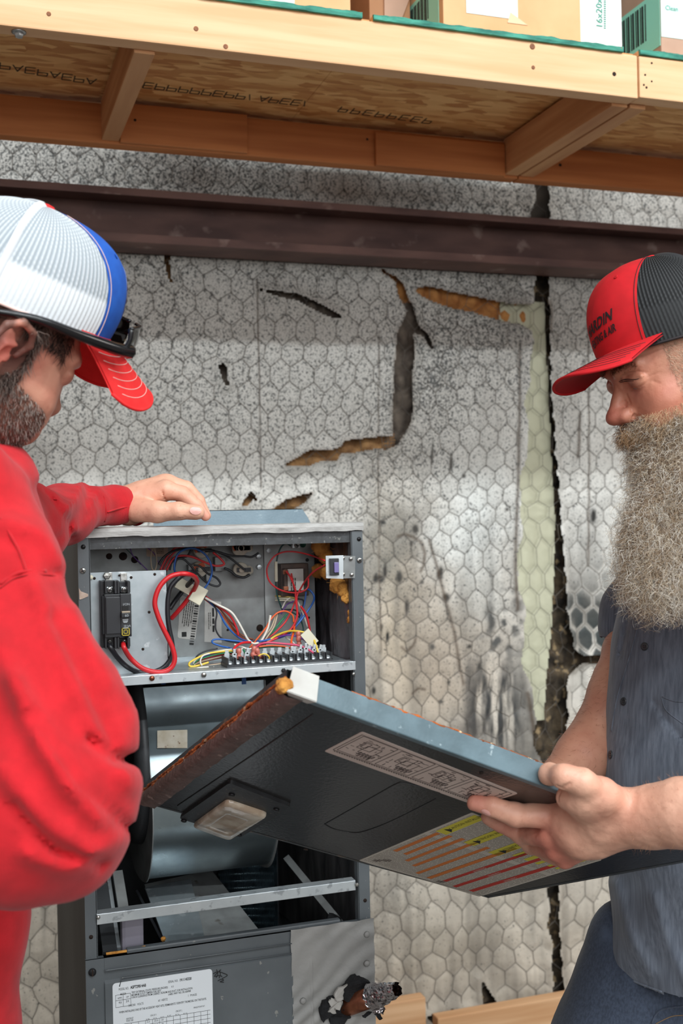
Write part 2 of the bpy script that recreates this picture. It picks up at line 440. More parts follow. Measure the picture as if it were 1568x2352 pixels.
def base_colour(px, py, P, d):
    """printed facing colour, dirt and mould, as albedo"""
    n = lambda s, k, o=4: fbm(P, s, o, k)
    c = np.zeros(px.shape+(3,)); c[:] = srgb(220, 217, 210)
    t = np.clip((py-1250)/900, 0, 1)[..., None]
    c = c*(1-t)+np.array(srgb(205, 194, 178))*t
    def blend(m, rgb):
        nonlocal c
        m = np.clip(m, 0, 1)[..., None]; c = c*(1-m)+np.array(srgb(*rgb))*m
    jx = (fbm(P, 7, 4, 91)-0.5)*150; jy = (fbm(P, 7, 4, 95)-0.5)*190
    blob = lambda x, y, rx, ry: np.exp(-(((px+jx-x)/rx)**2+((py+jy-y)/ry)**2))
    blend(blob(1000, 1500, 170, 200)*0.7, (205, 180, 152))
    blend(blob(900, 1400, 70, 260)*0.6, (196, 178, 152))
    blend(blob(1080, 1220, 90, 190)*0.75, (226, 228, 224))
    stk = fbm(P*np.array([30, 30, 2.5]), 1.0, 4, 41)
    stain = np.clip((stk-0.48)*5, 0, 1)
    low = np.clip((py-950)/500, 0, 1)
    blend(stain*low*0.55*(0.3+n(5, 3)), (92, 90, 86))
    blend(np.clip((n(9, 14)-0.5)*4, 0, 1)*low*0.5, (140, 130, 116))
    sk = np.clip((fbm(P*np.array([60, 60, 9]), 1.0, 4, 43)-0.38)*5, 0, 1.3)
    blend(blob(1120, 1660, 70, 110)*1.1*sk, (58, 58, 58)); blend(blob(1100, 1600, 40, 60)*.7*sk, (58, 58, 58))
    blend(blob(1160, 1450, 40, 95)*1.2*np.clip((fbm(P, 55, 3, 44)-0.4)*5, 0, 1.2), (70, 72, 72))
    blend(blob(1125, 1400, 14, 80)*0.9*sk, (72, 72, 70))
    blend(blob(1060, 1700, 40, 50)*0.8*n(20, 8)*1.5, (90, 84, 80))
    blend(blob(1185, 1650, 25, 140)*0.6, (120, 116, 110))
    blend(blob(880, 1300, 60, 80)*0.6*n(18, 5)*1.5, (80, 86, 82))
    blend(blob(925, 1240, 55, 60)*0.6, (120, 116, 108))
    blend(blob(1360, 1430, 85, 90)*1.5*(py < 1506)*np.clip((d-.004)/.004, 0, 1), (58, 64, 64))
    blend(blob(1340, 1250, 50, 130)*0.5*(0.3+n(14, 4)), (110, 108, 104))
    blend(blob(1010, 2200, 90, 130)*0.35, (150, 138, 122))
    blend(blob(1110, 2200, 60, 130)*0.45, (120, 112, 100))
    blend(blob(760, 760, 500, 400)*0.10, (130, 140, 140))
    blots = [(953,1215,7,10),(862,1328,6,10),(874,1330,8,9),(884,1312,5,14),(916,1325,7,13),(968,1337,4,5),(1008,1320,6,10),(1012,1316,5,16),(1024,1372,8,9),(933,1392,5,16),
             (1075,1484,5,5),(990,1485,5,8),(888,1462,4,12),(1028,1566,4,4),(1010,1611,6,4),(856,1585,4,9),(880,1200,5,5),(1067,1093,4,5),(945,1250,4,5),(873,1440,3,8),(1165,1170,4,4),(1098,1530,3,8),(1360,1185,6,16),(993,1040,3,24),(1037,1065,4,18),(1425,1415,6,10)]
    for x, y, rx, ry in blots: blend(1.4*np.exp(-((((px-x)/rx)**2+((py-y)/ry)**2))**1.5), (40, 40, 38))
    blend(np.clip((fbm(P, 2.6, 4, 61)-.5)*3.5, 0, 1)*.45, (150, 140, 130)); blend(np.clip((fbm(P*np.array([8, 8, 2]), 1, 4, 63)-.55)*4, 0, 1)*.4, (120, 112, 104))
    # brown water lines
    for pl, wd in (([(915,1232),(930,1227),(950,1234),(967,1246),(975,1270),(972,1300),(965,1312)], 3.5), ([(920,1486),(932,1497),(948,1480),(953,1466)], 3.0),
                   ([(945,1592),(958,1580),(973,1583)], 3), ([(985,1240),(1000,1290),(1020,1370),(1040,1450),(1060,1570)], 3.5), ([(1185,1400),(1182,1300),(1188,1100),(1192,790)], 3.5),
                   ([(590,640),(592,720),(596,1000),(600,1120)], 2.0), ([(870,760),(868,1000),(870,1200),(872,1500)], 1.8), ([(1205,1590),(1222,1700),(1240,1745)], 4),
                   ([(1330,950),(1325,1050)], 4), ([(1350,700),(1350,1300)], 2.2)):
        blend(0.85*np.exp(-(segdist(px, py, pl, False)/wd)**2), (88, 72, 58))
    for T in tears[:3]:
        blend(0.5*np.exp(-(segdist(px, py, T)/5)**2), (120, 96, 70))
    blend(np.exp(-(d/0.0022)**2)*0.2, (110, 104, 98))       # grime along the wires
    dens = 0.55*np.clip(1.25-(py-600)/900, 0.05, 1)*np.clip(1.15-(px-700)/1500, 0.3, 1)+0.20*blob(980, 930, 80, 160)+0.25*np.clip((n(3, 77)-0.5)*3, -1, 1)
    return c, dens

def facing(name, x0, x1, z0, z1, keep, dy=0.0, res=0.0042, tint=None, label=None):
    xs = np.arange(x0, x1+1e-6, res); zs = np.arange(z0, z1+1e-6, res)
    X, Z = np.meshgrid(xs, zs, indexing='ij')
    Y, d = relief(X, Z)
    P = np.stack([X, np.full_like(X, WY), Z], -1)
    px, py = proj(P)
    k, edge, curl = keep(px, py)
    Y = Y + dy - curl*np.exp(-(edge/14.0)**2)*(0.4+fbm(P, 25, 2, 4))
    V = np.stack([X, Y, Z], -1)
    nx, nz = X.shape
    idx = np.arange(nx*nz).reshape(nx, nz)
    F = np.stack([idx[:-1, :-1], idx[1:, :-1], idx[1:, 1:], idx[:-1, 1:]], -1)
    kc = k[:-1, :-1] & k[1:, :-1] & k[1:, 1:] & k[:-1, 1:]
    F = F[kc]
    used = np.unique(F); mp = np.full(nx*nz, -1); mp[used] = np.arange(len(used))
    c, dens = base_colour(px, py, P, d)
    if tint is not None: c = tint(c, px, py, P, d); dens = dens*0-0.6
    me = np_mesh(name, V.reshape(-1, 3)[used], mp[F])
    me.materials.append(m_face)
    set_col(me, 'stain', c.reshape(-1, 3)[used])
    a = me.attributes.new('speck', 'FLOAT', 'POINT'); a.data.foreach_set('value', dens.ravel()[used].astype(np.float32))
    return link(name, me, wall, label)

def keep_left(px, py):
    k = px < xat(LB, py)+5*np.sin(py/31.0)+3*np.sin(py/13.7); e = np.abs(px-xat(LB, py))
    for T in tears:
        k &= ~inpoly(px, py, T); e = np.minimum(e, segdist(px, py, T))
    return k, e, 0.012
def keep_right(px, py):
    k = px > xat(RB, py)+2*np.sin(py/7.0)
    k &= ~((py > 1506) & (py < 1520))
    e = np.minimum(np.abs(px-xat(RB, py)), np.where(px > 1300, np.abs(py-1513), 999))
    return k, e, 0.016
facing('insulation_facing', 0.0, 1.98, 0.02, 2.62, keep_left, label='large speckled white facing sheet with torn slits')
facing('insulation_facing', 1.45, 2.45, 0.02, 2.62, keep_right, label='narrow stained white facing sheet at the right')
def strip_keep(px, py):
    R = np.interp(py, [600, 700, 900, 1100, 1200, 1350, 1450, 1600, 1750, 1800, 1900], [1254, 1257, 1262, 1274, 1281, 1276, 1270, 1254, 1246, 1227, 1200])
    k = (px < R) & (px > 1150) & (py > 690) & (py < 1860); return k, np.abs(px-R), 0.004
def strip_tint(c, px, py, P, d):
    c = c*0+np.array(srgb(196, 194, 168)); g = np.exp(-(d/0.002)**2)[..., None]*0.5
    c = c*(1-g)+np.array(srgb(140, 138, 116))*g
    m = np.clip((fbm(P*np.array([20, 1, 2]), 1, 3, 3)-0.5)*3, 0, 1)[..., None]*0.35
    return c*(1-m)+np.array(srgb(150, 146, 124))*m
facing('pale_strip', 1.35, 1.98, 0.9, 2.16, strip_keep, dy=0.016, tint=strip_tint, label='cream plastic strip showing between the sheets')
# batts seen through the tears
def batt(px0, px1, py0, py1, m, dy=0.03, lab=None):
    a = at(px0, py1, WY+dy); b = at(px1, py0, WY+dy)
    nx = max(4, int((b[0]-a[0])/0.006)); nz = max(4, int((b[2]-a[2])/0.006))
    X, Z = np.meshgrid(np.linspace(a[0], b[0], nx), np.linspace(a[2], b[2], nz), indexing='ij')
    P = np.stack([X, X*0, Z], -1)
    wx, wz = warp(X, Z); d = hexdist(X-wx, Z-wz)
    Y = relief(X, Z)[0]+dy-0.014*(1-np.exp(-(d/0.014)**2))-(fbm(P, 30, 3, 2)-0.5)*0.015
    g = MB(); g.grid(np.stack([X, Y, Z], -1)); g.build('insulation_batt', m, wall, lab)
batt(640, 905, 995, 1085, m_fiber, lab='tan fiberglass batt in a tear')
batt(880, 1010, 700, 1040, m_fiberd, lab='grey batt in the long vertical tear')
batt(850, 948, 600, 705, m_fibero, dy=0.031, lab='orange batt at the top of the vertical tear')
batt(948, 1006, 640, 716, m_fibero, dy=0.026); batt(1004, 1206, 640, 770, m_fibero, dy=0.026, lab='orange fiberglass in the upper tear')
batt(540, 740, 1110, 1180, m_fiber)
batt(580, 800, 650, 740, m_fiberd, dy=0.035)
batt(490, 530, 830, 895, m_fiberd)
batt(360, 405, 560, 660, m_fiber)
m_dirt = mat('dirty_batt', srgb(92, 78, 60), srgb(44, 38, 32), scale=22, rough=1, bump=0.9, bscale=80, bdist=0.006, c3=srgb(150, 128, 96), s3=30, t3=0.6)
batt(1190, 1500, 1380, 2352, m_dirt, dy=0.045, lab='dirty brown batt in the gap between the sheets')
batt(1225, 1330, 600, 1400, m_dirt, dy=0.05)
batt(960, 1180, 2230, 2352, m_dirt, dy=0.03)

# chicken wire
m_wire = mat('netting_wire', srgb(104, 98, 92), srgb(136, 130, 122), scale=10, rough=0.6, metal=0.5)
def netting():
    x0, x1, z0, z1 = 0.02, 2.4, 0.05, 2.6
    r0, r1 = int(z0/HR), int(z1/HR); c0, c1 = int(x0/HP), int(x1/HP)+1
    segs = []
    for r in range(r0, r1):
        off = 0 if r % 2 == 0 else HP/2
        for c in range(c0, c1):
            cx = off+(c+0.5)*HP; a = (cx, r*HR); b = (cx, r*HR+HV)
            segs.append((a, b)); segs.append((b, (cx-HP/2, (r+1)*HR))); segs.append((b, (cx+HP/2, (r+1)*HR)))
    S = np.array(segs)                    # n,2,2
    t = np.array([0, 0.5, 1.0])
    P2 = S[:, None, 0]*(1-t)[None, :, None]+S[:, None, 1]*t[None, :, None]   # n,3,2
    # move unwarped -> warped by fixed point
    X = P2[..., 0].copy(); Z = P2[..., 1].copy()
    for _ in range(3):
        wx, wz = warp(X, Z); X = P2[..., 0]+wx; Z = P2[..., 1]+wz
    p = np.stack([X, Z, X*0], -1)
    low = np.clip((1.55-Z)/0.5, 0, 1); q = np.stack([X*9, Z*1.2, X*0], -1)
    Y = WY-(fbm(p, 3, 3, 21)-0.5)*0.03-(fbm(q, 1.0, 3, 31)-0.5)*0.02*low-0.0035
    C = np.stack([X, Y, Z], -1)           # n,3,3
    n = len(C); rr = 0.0007
    T = C[:, -1]-C[:, 0]; T /= np.linalg.norm(T, axis=1)[:, None]
    A = np.cross(T, [0, 1, 0]); A /= np.linalg.norm(A, axis=1)[:, None]; B = np.cross(T, A)
    k = 4; th = 2*PI*np.arange(k)/k
    ring = A[:, None, None]*np.cos(th)[None, None, :, None]+B[:, None, None]*np.sin(th)[None, None, :, None]
    V = C[:, :, None]+ring*rr             # n,3,k,3
    idx = np.arange(n*3*k).reshape(n, 3, k); F = []
    for i in range(2):
        for j in range(k):
            F.append(np.stack([idx[:, i, j], idx[:, i, (j+1) % k], idx[:, i+1, (j+1) % k], idx[:, i+1, j]], -1))
    me = np_mesh('wire_netting', V.reshape(-1, 3), np.concatenate(F)); me.materials.append(m_wire)
    return link('wire_netting', me, None, 'rusty hexagonal chicken wire stretched over the speckled wall insulation', 'netting')
netting()

# steel girt: channel open to the room
m_girt = mat('maroon_primer', srgb(124, 92, 84), srgb(92, 66, 62), scale=9, rough=0.62, bump=0.15, stretch=(0.6, 1, 2), c3=srgb(156, 132, 124), s3=14, t3=0.63, w3=0.1)
g = MB()
zt = at(700, 462, 2.76)[2]; zb = at(700, 590, 2.76)[2]+0.012
g.box((-1.5, 2.875, zb), (4, 2.882, zt)); g.box((-1.5, 2.76, zt-0.004), (4, 2.882, zt)); g.box((-1.5, 2.76, zb), (4, 2.882, zb+0.004))
g.box((-1.5, 2.757, zt-0.018), (4, 2.76, zt)); g.box((-1.5, 2.757, zb), (4, 2.76, zb+0.02))
g.build('steel_girt', m_girt, None, 'dark maroon steel channel running level across the wall below the shelf', 'beam')

# ================================================================== lumber shelf
m_lum = mat('pale_lumber', srgb(236, 192, 148), srgb(222, 172, 124), scale=7, rough=0.62, bump=0.12, stretch=(0.35, 3, 6), c3=srgb(160, 104, 66), s3=9, t3=0.70, w3=0.05)
m_lum2 = mat('orange_lumber', srgb(204, 130, 74), srgb(176, 104, 54), scale=6, rough=0.65, bump=0.12, stretch=(0.35, 3, 6), c3=srgb(110, 62, 36), s3=8, t3=0.71, w3=0.04)
m_lumj = mat('joist_lumber', srgb(214, 160, 112), srgb(188, 130, 84), scale=6, rough=0.65, bump=0.12, stretch=(3, 0.35, 6), c3=srgb(110, 66, 40), s3=10, t3=0.72, w3=0.04)
def osb_mat():
    m = bpy.data.materials.new('strand_board'); m.use_nodes = True; nt = m.node_tree; N = nt.nodes; L = nt.links; b = N['Principled BSDF']
    b.inputs['Roughness'].default_value = 0.6
    tc = N.new('ShaderNodeTexCoord'); nz = N.new('ShaderNodeTexNoise'); nz.inputs['Scale'].default_value = 10; L.new(tc.outputs['Object'], nz.inputs['Vector'])
    mixv = N.new('ShaderNodeMix'); mixv.data_type = 'RGBA'; mixv.blend_type = 'ADD'; mixv.inputs[0].default_value = 0.02
    L.new(tc.outputs['Object'], mixv.inputs[6]); L.new(nz.outputs['Color'], mixv.inputs[7])
    mp = N.new('ShaderNodeMapping'); mp.inputs['Scale'].default_value = (20, 75, 60); mp.inputs['Rotation'].default_value = (0, 0, 0.15); L.new(mixv.outputs[2], mp.inputs[0])
    vo = N.new('ShaderNodeTexVoronoi'); vo.inputs['Scale'].default_value = 1.0; L.new(mp.outputs[0], vo.inputs['Vector'])
    bw = N.new('ShaderNodeRGBToBW'); L.new(vo.outputs['Color'], bw.inputs[0])
    rp = N.new('ShaderNodeValToRGB'); L.new(bw.outputs[0], rp.inputs[0])
    rp.color_ramp.elements[0].position = 0.2; rp.color_ramp.elements[0].color = srgb(196, 132, 72)+(1,)
    rp.color_ramp.elements[1].position = 0.8; rp.color_ramp.elements[1].color = srgb(240, 190, 126)+(1,)
    e = rp.color_ramp.elements.new(0.5); e.color = srgb(220, 162, 98)+(1,)
    L.new(rp.outputs[0], b.inputs['Base Color'])
    bp = N.new('ShaderNodeBump'); bp.inputs['Strength'].default_value = 0.4; bp.inputs['Distance'].default_value = 0.002
    L.new(bw.outputs[0], bp.inputs['Height']); L.new(bp.outputs[0], b.inputs['Normal']); return m
m_osb = osb_mat()
m_green = mat('green_edge_paint', srgb(74, 158, 136), srgb(44, 112, 98), scale=40, rough=0.8, bump=0.6, bscale=120, stretch=(0.5, 1, 3), c3=srgb(150, 110, 70), s3=45, t3=0.68, w3=0.03)
m_hole = flat('dark_hole', 40, 26, 18, 0.9)
m_zinc = mat('zinc', srgb(190, 192, 192), srgb(150, 152, 152), scale=60, rough=0.35, metal=0.85)
m_print = flat('black_print', 62, 50, 38, 0.8)

FY, BY, ZS = 2.0, 2.53, 2.349
s1 = empty('lumber_shelf', (0.6, 2.27, 2.3), 'long overhead lumber shelf whose joists and board underside fill the upper left', 'shelf')
s2 = empty('lumber_shelf', (1.8, 2.27, 2.3), 'second overhead lumber shelf butted against the first at the right edge', 'shelf')
def bb(name, m, a, b, par, bev=0.003, **k):
    q = MB(); q.box(a, b, bev=bev); return q.build(name, m, par, **k)
xe = at(1465, 223, FY)[0]
bb('front_rail', m_lum, (-0.9, FY, ZS), (xe, FY+0.038, ZS+0.089), s1)
bb('back_rail', m_lum2, (-0.9, BY, ZS-0.012), (xe+0.0, BY+0.038, ZS+0.077), s1)
bb('front_rail', m_lum, (xe+0.003, FY-0.002, ZS+0.002), (3.0, FY+0.036, ZS+0.088), s2)
bb('back_rail', m_lum2, (xe+0.003, BY, ZS-0.012), (3.0, BY+0.038, ZS+0.077), s2)
def joist(px, par, lum=m_lumj, xa=None, t=0.038):
    x = atz(px, 118, ZS)[0] if xa is None else xa
    q = MB(); q.obox((x+t/2, (FY+BY)/2+0.019, ZS+0.0385), np.eye(3), (t/2, (BY-FY)/2-0.02, 0.044), bev=0.002)
    q.build('joist', lum, par)
    return x
xj = joist(306, s1)
joist(0, s1, xa=xe-0.038); joist(0, s1, xa=xj-0.62); joist(0, s2, xa=xe+0.006)
joist(0, s2, xa=xe+0.62)
# boards on top with ragged green painted front edges
def deck(x0, x1, par, bx1=None, bx0=None, y0=FY-0.004):
    zt = ZS+0.089
    q = MB(); q.box((bx0 or x0, y0+0.02, zt), (bx1 or x1, BY+0.05, zt+0.009)); q.box((x0, y0+0.004, zt), (x1, y0+0.05, zt+0.011)); q.build('deck_board', m_osb, par)
    n = int((x1-x0)/0.008); q = MB(); vs = []; fs = []
    for i in range(n+1):
        x = x0+(x1-x0)*i/n; P = np.array([[x, 0, 0]])
        a = float(fbm(P, 40, 3, 1)[0]-0.5); b_ = float(fbm(P, 60, 3, 5)[0]-0.5)
        vs += [(x, y0+0.004, zt+0.0005), (x, y0-0.002+a*0.006, zt+0.001+b_*0.002), (x, y0-0.002+b_*0.006, zt+0.011+a*0.006), (x, y0+0.006, zt+0.0125+b_*0.004)]
    for i in range(n):
        for k in range(3): fs.append((i*4+k, i*4+4+k, i*4+5+k, i*4+1+k))
    fs.append((0, 1, 2, 3)); fs.append((n*4+3, n*4+2, n*4+1, n*4))
    q.add(vs, fs, 0); q.build('painted_edge', m_green, par, 'ragged teal painted board edge')
xg = at(830, 38, FY)[0]; xh = at(856, 40, FY)[0]; xk = at(1428, 108, FY)[0]; xl = xe+.004
deck(-0.9, xg, s1, xh-0.001); deck(xh, xk, s1, xe); deck(xl, 3.0, s2, None, xe+0.003)
# underside details
q = MB(); a = atz(565, 300, ZS); q.box((xj+0.04, BY-0.014, ZS-0.010), (at(565, 300, BY)[0], BY-0.001, ZS+0.078), bev=0.002); q.build('splice_board', m_lum2, s1, 'short orange splice board nailed to the back rail')
q = MB(); q.box((xj+0.04, FY+0.04, ZS+0.071), (at(690, 160, FY+0.05)[0], FY+0.078, ZS+0.088), bev=0.002); q.build('cleat', m_lumj, s1, 'thin pale cleat behind the front rail')
q = MB(); q.box((at(860, 380, BY)[0], BY-0.012, ZS-0.012), (xe-0.04, BY-0.001, ZS+0.068), bev=0.002); q.build('splice_board', m_lum2, s1)
q = MB(); c = atz(43, 76, ZS); c[1] = FY+0.019; c[2] = ZS
q.lathe(c, (0, 0, -1), [(0.0125, 0), (0.0125, 0.0018), (0.011, 0.0025), (0.005, 0.0025)], 20)
q.lathe(c, (0, 0, -1), [(0.0078, 0.002), (0.0078, 0.0075), (0.0065, 0.0095)], 6, smooth=False)
q.build('lag_bolt', m_zinc, s1, 'zinc hex bolt with washer under the front rail')
def knots(lst, Y, par, m=m_hole, name='nail_hole'):
    for (x, y, r) in lst:
        c = at(x, y, Y); q = MB(); q.lathe(c+np.array([0, 0.0005, 0]), (0, -1, 0), [(r, 0), (r, 0.0012), (r*0.5, 0.0006)], 10); q.build(name, m, par)
m_knot = mat('knot_wood', srgb(150, 96, 60), srgb(110, 66, 42), scale=80, rough=0.7)
knots([(1410, 170, 0.0045)], FY, s1)
knots([(112, 32, 0.004), (450, 66, 0.0045), (518, 107, 0.0045), (1222, 107, 0.006), (1224, 155, 0.004)], FY, s1, m_knot, 'knot')
knots([(1481, 172, 0.0022), (1496, 145, 0.0022), (1496, 187, 0.002), (1478, 195, 0.0022), (1484, 201, 0.0025)], FY-0.002, s2)
knots([(1286, 379, 0.004)], BY, s2); knots([(310, 276, 0.003), (305, 240, 0.003)], BY-0.014, s1); knots([(1030, 335, 0.003), (843, 320, 0.003)], BY, s1)
# mill stamps printed on the underside
rnd = random.Random(5)
def stamp(px0, py0, px1, py1, n):
    q = MB(); zz = ZS+0.089
    a = atz(px0, py0, zz); b = atz(px1, py1, zz)
    i = 0
    while i < n:
        t = i/n; c = a+(b-a)*t; hgt = 0.032; wd = rnd.choice([0.004, 0.008, 0.014])
        k = rnd.random()
        strokes = []
        if k < 0.4: strokes = [((0, 0), (0, 1)), ((0, 1), (1, 1)), ((1, 1), (1, 0.5)), ((1, .5), (0, .5))]
        elif k < 0.7: strokes = [((0, 0), (0, 1)), ((0, 0), (1, 0)), ((0, .5), (1, .5)), ((0, 1), (1, 1))]
        elif k < 0.9: strokes = [((0, 0), (.5, 1)), ((.5, 1), (1, 0)), ((.2, .4), (.8, .4))]
        else: strokes = [((0, 0), (.4, 1))]
        for (p0, p1) in strokes:
            u0 = c+np.array([p0[0]*0.02, (p0[1]-.5)*hgt, -0.0008]); u1 = c+np.array([p1[0]*0.02, (p1[1]-.5)*hgt, -0.0008])
            d = u1-u0; L_ = np.linalg.norm(d); d /= L_; s_ = np.cross(d, [0, 0, 1])
            q.obox((u0+u1)/2, (d, s_, (0, 0, 1)), (L_/2, 0.0012, 0.0003))
        i += 1
    q.build('mill_stamp', m_print, s1, kind='stuff')
stamp(0, 150, 225, 190, 8); stamp(330, 195, 720, 240, 15); stamp(780, 250, 1000, 280, 8)

# ---------------------------------------------------------------- filter cartons on the shelf
m_card = mat('kraft_card', srgb(226, 180, 132), srgb(214, 166, 118), scale=10, rough=0.75, bump=0.05)
m_cardd = mat('brown_card', srgb(176, 128, 90), srgb(160, 114, 78), scale=10, rough=0.75)
m_cardm = mat('mauve_card', srgb(190, 156, 134), srgb(178, 144, 122), scale=10, rough=0.75)
m_teal = flat('teal_print', 150, 222, 200, 0.5); m_tealw = flat('pale_teal_label', 206, 232, 226, 0.5)
m_white = flat('white_paper', 236, 236, 234, 0.55); m_tealtext = flat('teal_ink', 70, 150, 130, 0.6); m_ink = flat('black_ink', 30, 30, 30, 0.7)
m_tape = mat('clear_tape', srgb(222, 190, 150), rough=0.25)
ZD = ZS+0.1012
def on_plane(q, s, o, ux, uy, size, mi=0, align='LEFT', off=0.0006, bold=0.0):
    """write text s at o along unit vectors ux, uy on a plane"""
    V, F = text_mesh(s, size, align, bold); ux = np.asarray(ux, float); uy = np.asarray(uy, float); n = np.cross(ux, uy)
    P = np.asarray(o, float)+V[:, :1]*ux+V[:, 1:2]*uy+n*off
    q.add(P, F, mi)
def quad(q, o, ux, uy, w, h, mi=0, off=0.0004, t=0.0002):
    ux = np.asarray(ux, float); uy = np.asarray(uy, float); n = np.cross(ux, uy); o = np.asarray(o, float)
    q.obox(o+ux*w/2+uy*h/2+n*(off), (ux, uy, n), (w/2, h/2, t), mi)
EX, EZ, EYv = (1, 0, 0), (0, 0, 1), (0, 1, 0)
# carton 1
x1r = at(805, 20, 2.06)[0]
c1 = empty('carton', (0.45, 2.25, ZD), 'plain kraft carton at the left of the shelf boards, mostly above the frame', 'box')
q = MB(); q.box((0.38, 2.06, ZD), (x1r, 2.45, ZD+0.3), bev=0.002); q.build('carton_body', m_card, c1)
q = MB(); quad(q, (at(618, 3, 2.06)[0], 2.06, ZD+0.030), EX, EZ, 0.05, 0.08, off=0.0008); q.build('label', m_tealw, c1, 'pale teal label')
# dark open carton behind the gap
c2 = empty('carton', (0.83, 2.35, ZD), 'brown carton set back in the gap between the two kraft cartons', 'box')
xa = at(848, 10, 2.2)[0]; xb_ = at(1018, 50, 2.05)[0]-0.004
q = MB(); q.box((xa, 2.2, ZD), (xb_-0.004, 2.5, ZD+0.25), bev=0.002); q.build('carton_body', m_cardd, c2)
q = MB(); q.prism([(xa+0.03, 2.195, ZD+0.0), (xa+0.032, 2.195, ZD+0.14), (xb_-0.006, 2.195, ZD+0.14), (xa+0.045, 2.195, ZD+0.03)], (0, 0.004, 0)); q.build('flap', m_cardm, c2, 'pale open flap')
# carton 3 with white label
xb = at(1018, 50, 2.05)[0]; xc = at(1334, 90, 2.05)[0]; xd = at(1430, 108, 2.05)[0]
c3 = empty('carton', ((xb+xd)/2, 2.25, ZD), 'large kraft carton with the white size label at its right end', 'box')
q = MB(); q.box((xb, 2.05, ZD), (xc, 2.45, ZD+0.3), bev=0.002); q.build('carton_body', m_card, c3)
q = MB(); q.box((xc, 2.052, ZD), (xd, 2.45, ZD+0.3), bev=0.002); q.build('end_wrap', m_white, c3, 'white end of the carton')
q = MB(); quad(q, (at(1070, 15, 2.05)[0], 2.05, ZD+0.052), EX, EZ, at(1188, 15, 2.05)[0]-at(1070, 15, 2.05)[0], 0.08, off=0.0008); q.build('label', m_tealw, c3, 'pale teal label')
q = MB(); q.prism([at(1165, 52, 2.0488), at(1172, 28, 2.0488), at(1212, 58, 2.0488)], (0, 0.0006, 0)); q.build('tape', m_tape, c3)
q = MB(); on_plane(q, '16x20x4', at(1383, 66, 2.0515), (0, 0, 1), (-1, 0, 0), 0.021, bold=0.01)
for k in range(14):
    quad(q, at(1391, 66-k*5, 2.0515)+np.array([0, 0, 0]), (0, 0, 1), (-1, 0, 0), 0.0022, 0.005)
q.build('lettering', m_tealtext, c3, 'teal lettering reading 16x20x4')
def side_band(par, X, y0, y1, z0, z1, z2, z3):
    q = MB(); n = (-0.001, 0, 0)
    q.prism([(X-.0003, y0, z0), (X-.0003, y0, z1), (X-.0003, y1, z3), (X-.0003, y1, z2)], n); q.build('label', m_teal, par, 'teal printed band on the carton side')
    q = MB()
    for k in range(12):
        yy = y0+0.05+k*0.009; q.box((X-0.0022, yy, z0+0.03), (X-0.0014, yy+0.003*(1+k % 2), z1-0.01))
    q.build('barcode', m_ink, par)
side_band(c3, xb, 2.05+0.02, 2.4, ZD+0.035, ZD+0.13, ZD+0.035, ZD+0.13)
xe3 = at(1518, 95, 2.05)[0]
c4 = empty('carton', (xe3+0.15, 2.25, ZD), 'mauve brown carton with teal printed top at the right edge', 'box')
q = MB(); q.box((xe3, 2.05, ZD), (xe3+0.35, 2.45, ZD+0.3), bev=0.002); q.build('carton_body', m_cardm, c4)
q = MB(); quad(q, (xe3, 2.05, ZD+0.058), EX, EZ, 0.25, 0.15, off=0.0008); q.build('label', m_tealw, c4, 'pale teal label')
q = MB(); on_plane(q, 'Clean', at(1527, 22, 2.0485), EX, EZ, 0.014); q.build('lettering', m_tealtext, c4, 'teal lettering')
side_band(c4, xe3, 2.052, 2.4, ZD+0.04, ZD+0.16, ZD+0.04, ZD+0.16)

# lumber lying at the foot of the wall
m_lumf = mat('floor_lumber', srgb(222, 178, 136), srgb(200, 150, 106), scale=6, rough=0.7, stretch=(0.3, 3, 6), bump=0.1)
q = MB(); a = at(840, 2314, 2.80); b = at(978, 2314, 2.80); q.box((a[0]-0.5, 2.80, a[2]-0.09), (b[0], 2.838, a[2]), bev=0.004); q.build('lumber_board', m_lumf, None, 'pale lumber board at the foot of the wall behind the pipe', 'board')
q = MB(); a = at(1005, 2340, 2.78); b = at(1270, 2332, 2.78); q.box((a[0], 2.78, a[2]-0.09), (b[0]+0.9, 2.818, a[2]), bev=0.004); q.build('lumber_board', m_lumf, None, 'pale lumber board at the foot of the wall beside the jeans', 'board')
# ================================================================== air handler cabinet
CY = 1.70
def c5(x, y): return 160+x/3.92, 1080+y/3.92
def c6(x, y): return 460+x/3.733, 1140+y/3.733
def c7(x, y): return 150+x/2.0907, 1500+y/2.0907
def P5(x, y, Y): return at(*c5(x, y), Y)
def P6(x, y, Y): return at(*c6(x, y), Y)
def P7(x, y, Y): return at(*c7(x, y), Y)
m_cab = mat('cabinet_grey_paint', srgb(98, 103, 106), srgb(88, 93, 96), scale=12, rough=0.42, spec=0.5, bump=0.06, bscale=300, c3=srgb(134, 134, 130), s3=90, t3=0.70, w3=0.02)
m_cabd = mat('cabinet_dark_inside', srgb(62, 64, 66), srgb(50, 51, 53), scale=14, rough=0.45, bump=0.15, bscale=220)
m_galv = mat('galvanised', srgb(186, 194, 197), srgb(164, 173, 177), scale=28, rough=0.38, metal=0.75, rvar=0.08, c3=srgb(206, 212, 214), s3=50, t3=0.62, w3=0.04)
m_galvs = mat('galvanised_smooth', srgb(214, 220, 222), srgb(196, 203, 206), scale=26, rough=0.36, metal=0.6, rvar=0.06, c3=srgb(168, 174, 178), s3=70, t3=.6, w3=.08)
m_galvd = mat('galvanised_dull', srgb(150, 153, 152), srgb(130, 131, 130), scale=30, rough=0.5, metal=0.5, bump=0.05, c3=srgb(104, 98, 90), s3=26, t3=0.66, w3=0.06)
m_mast = mat('grey_mastic', srgb(188, 186, 182), srgb(164, 162, 158), scale=16, rough=0.6, bump=0.9, bscale=22, stretch=(1, 1, 3), bdist=0.004)
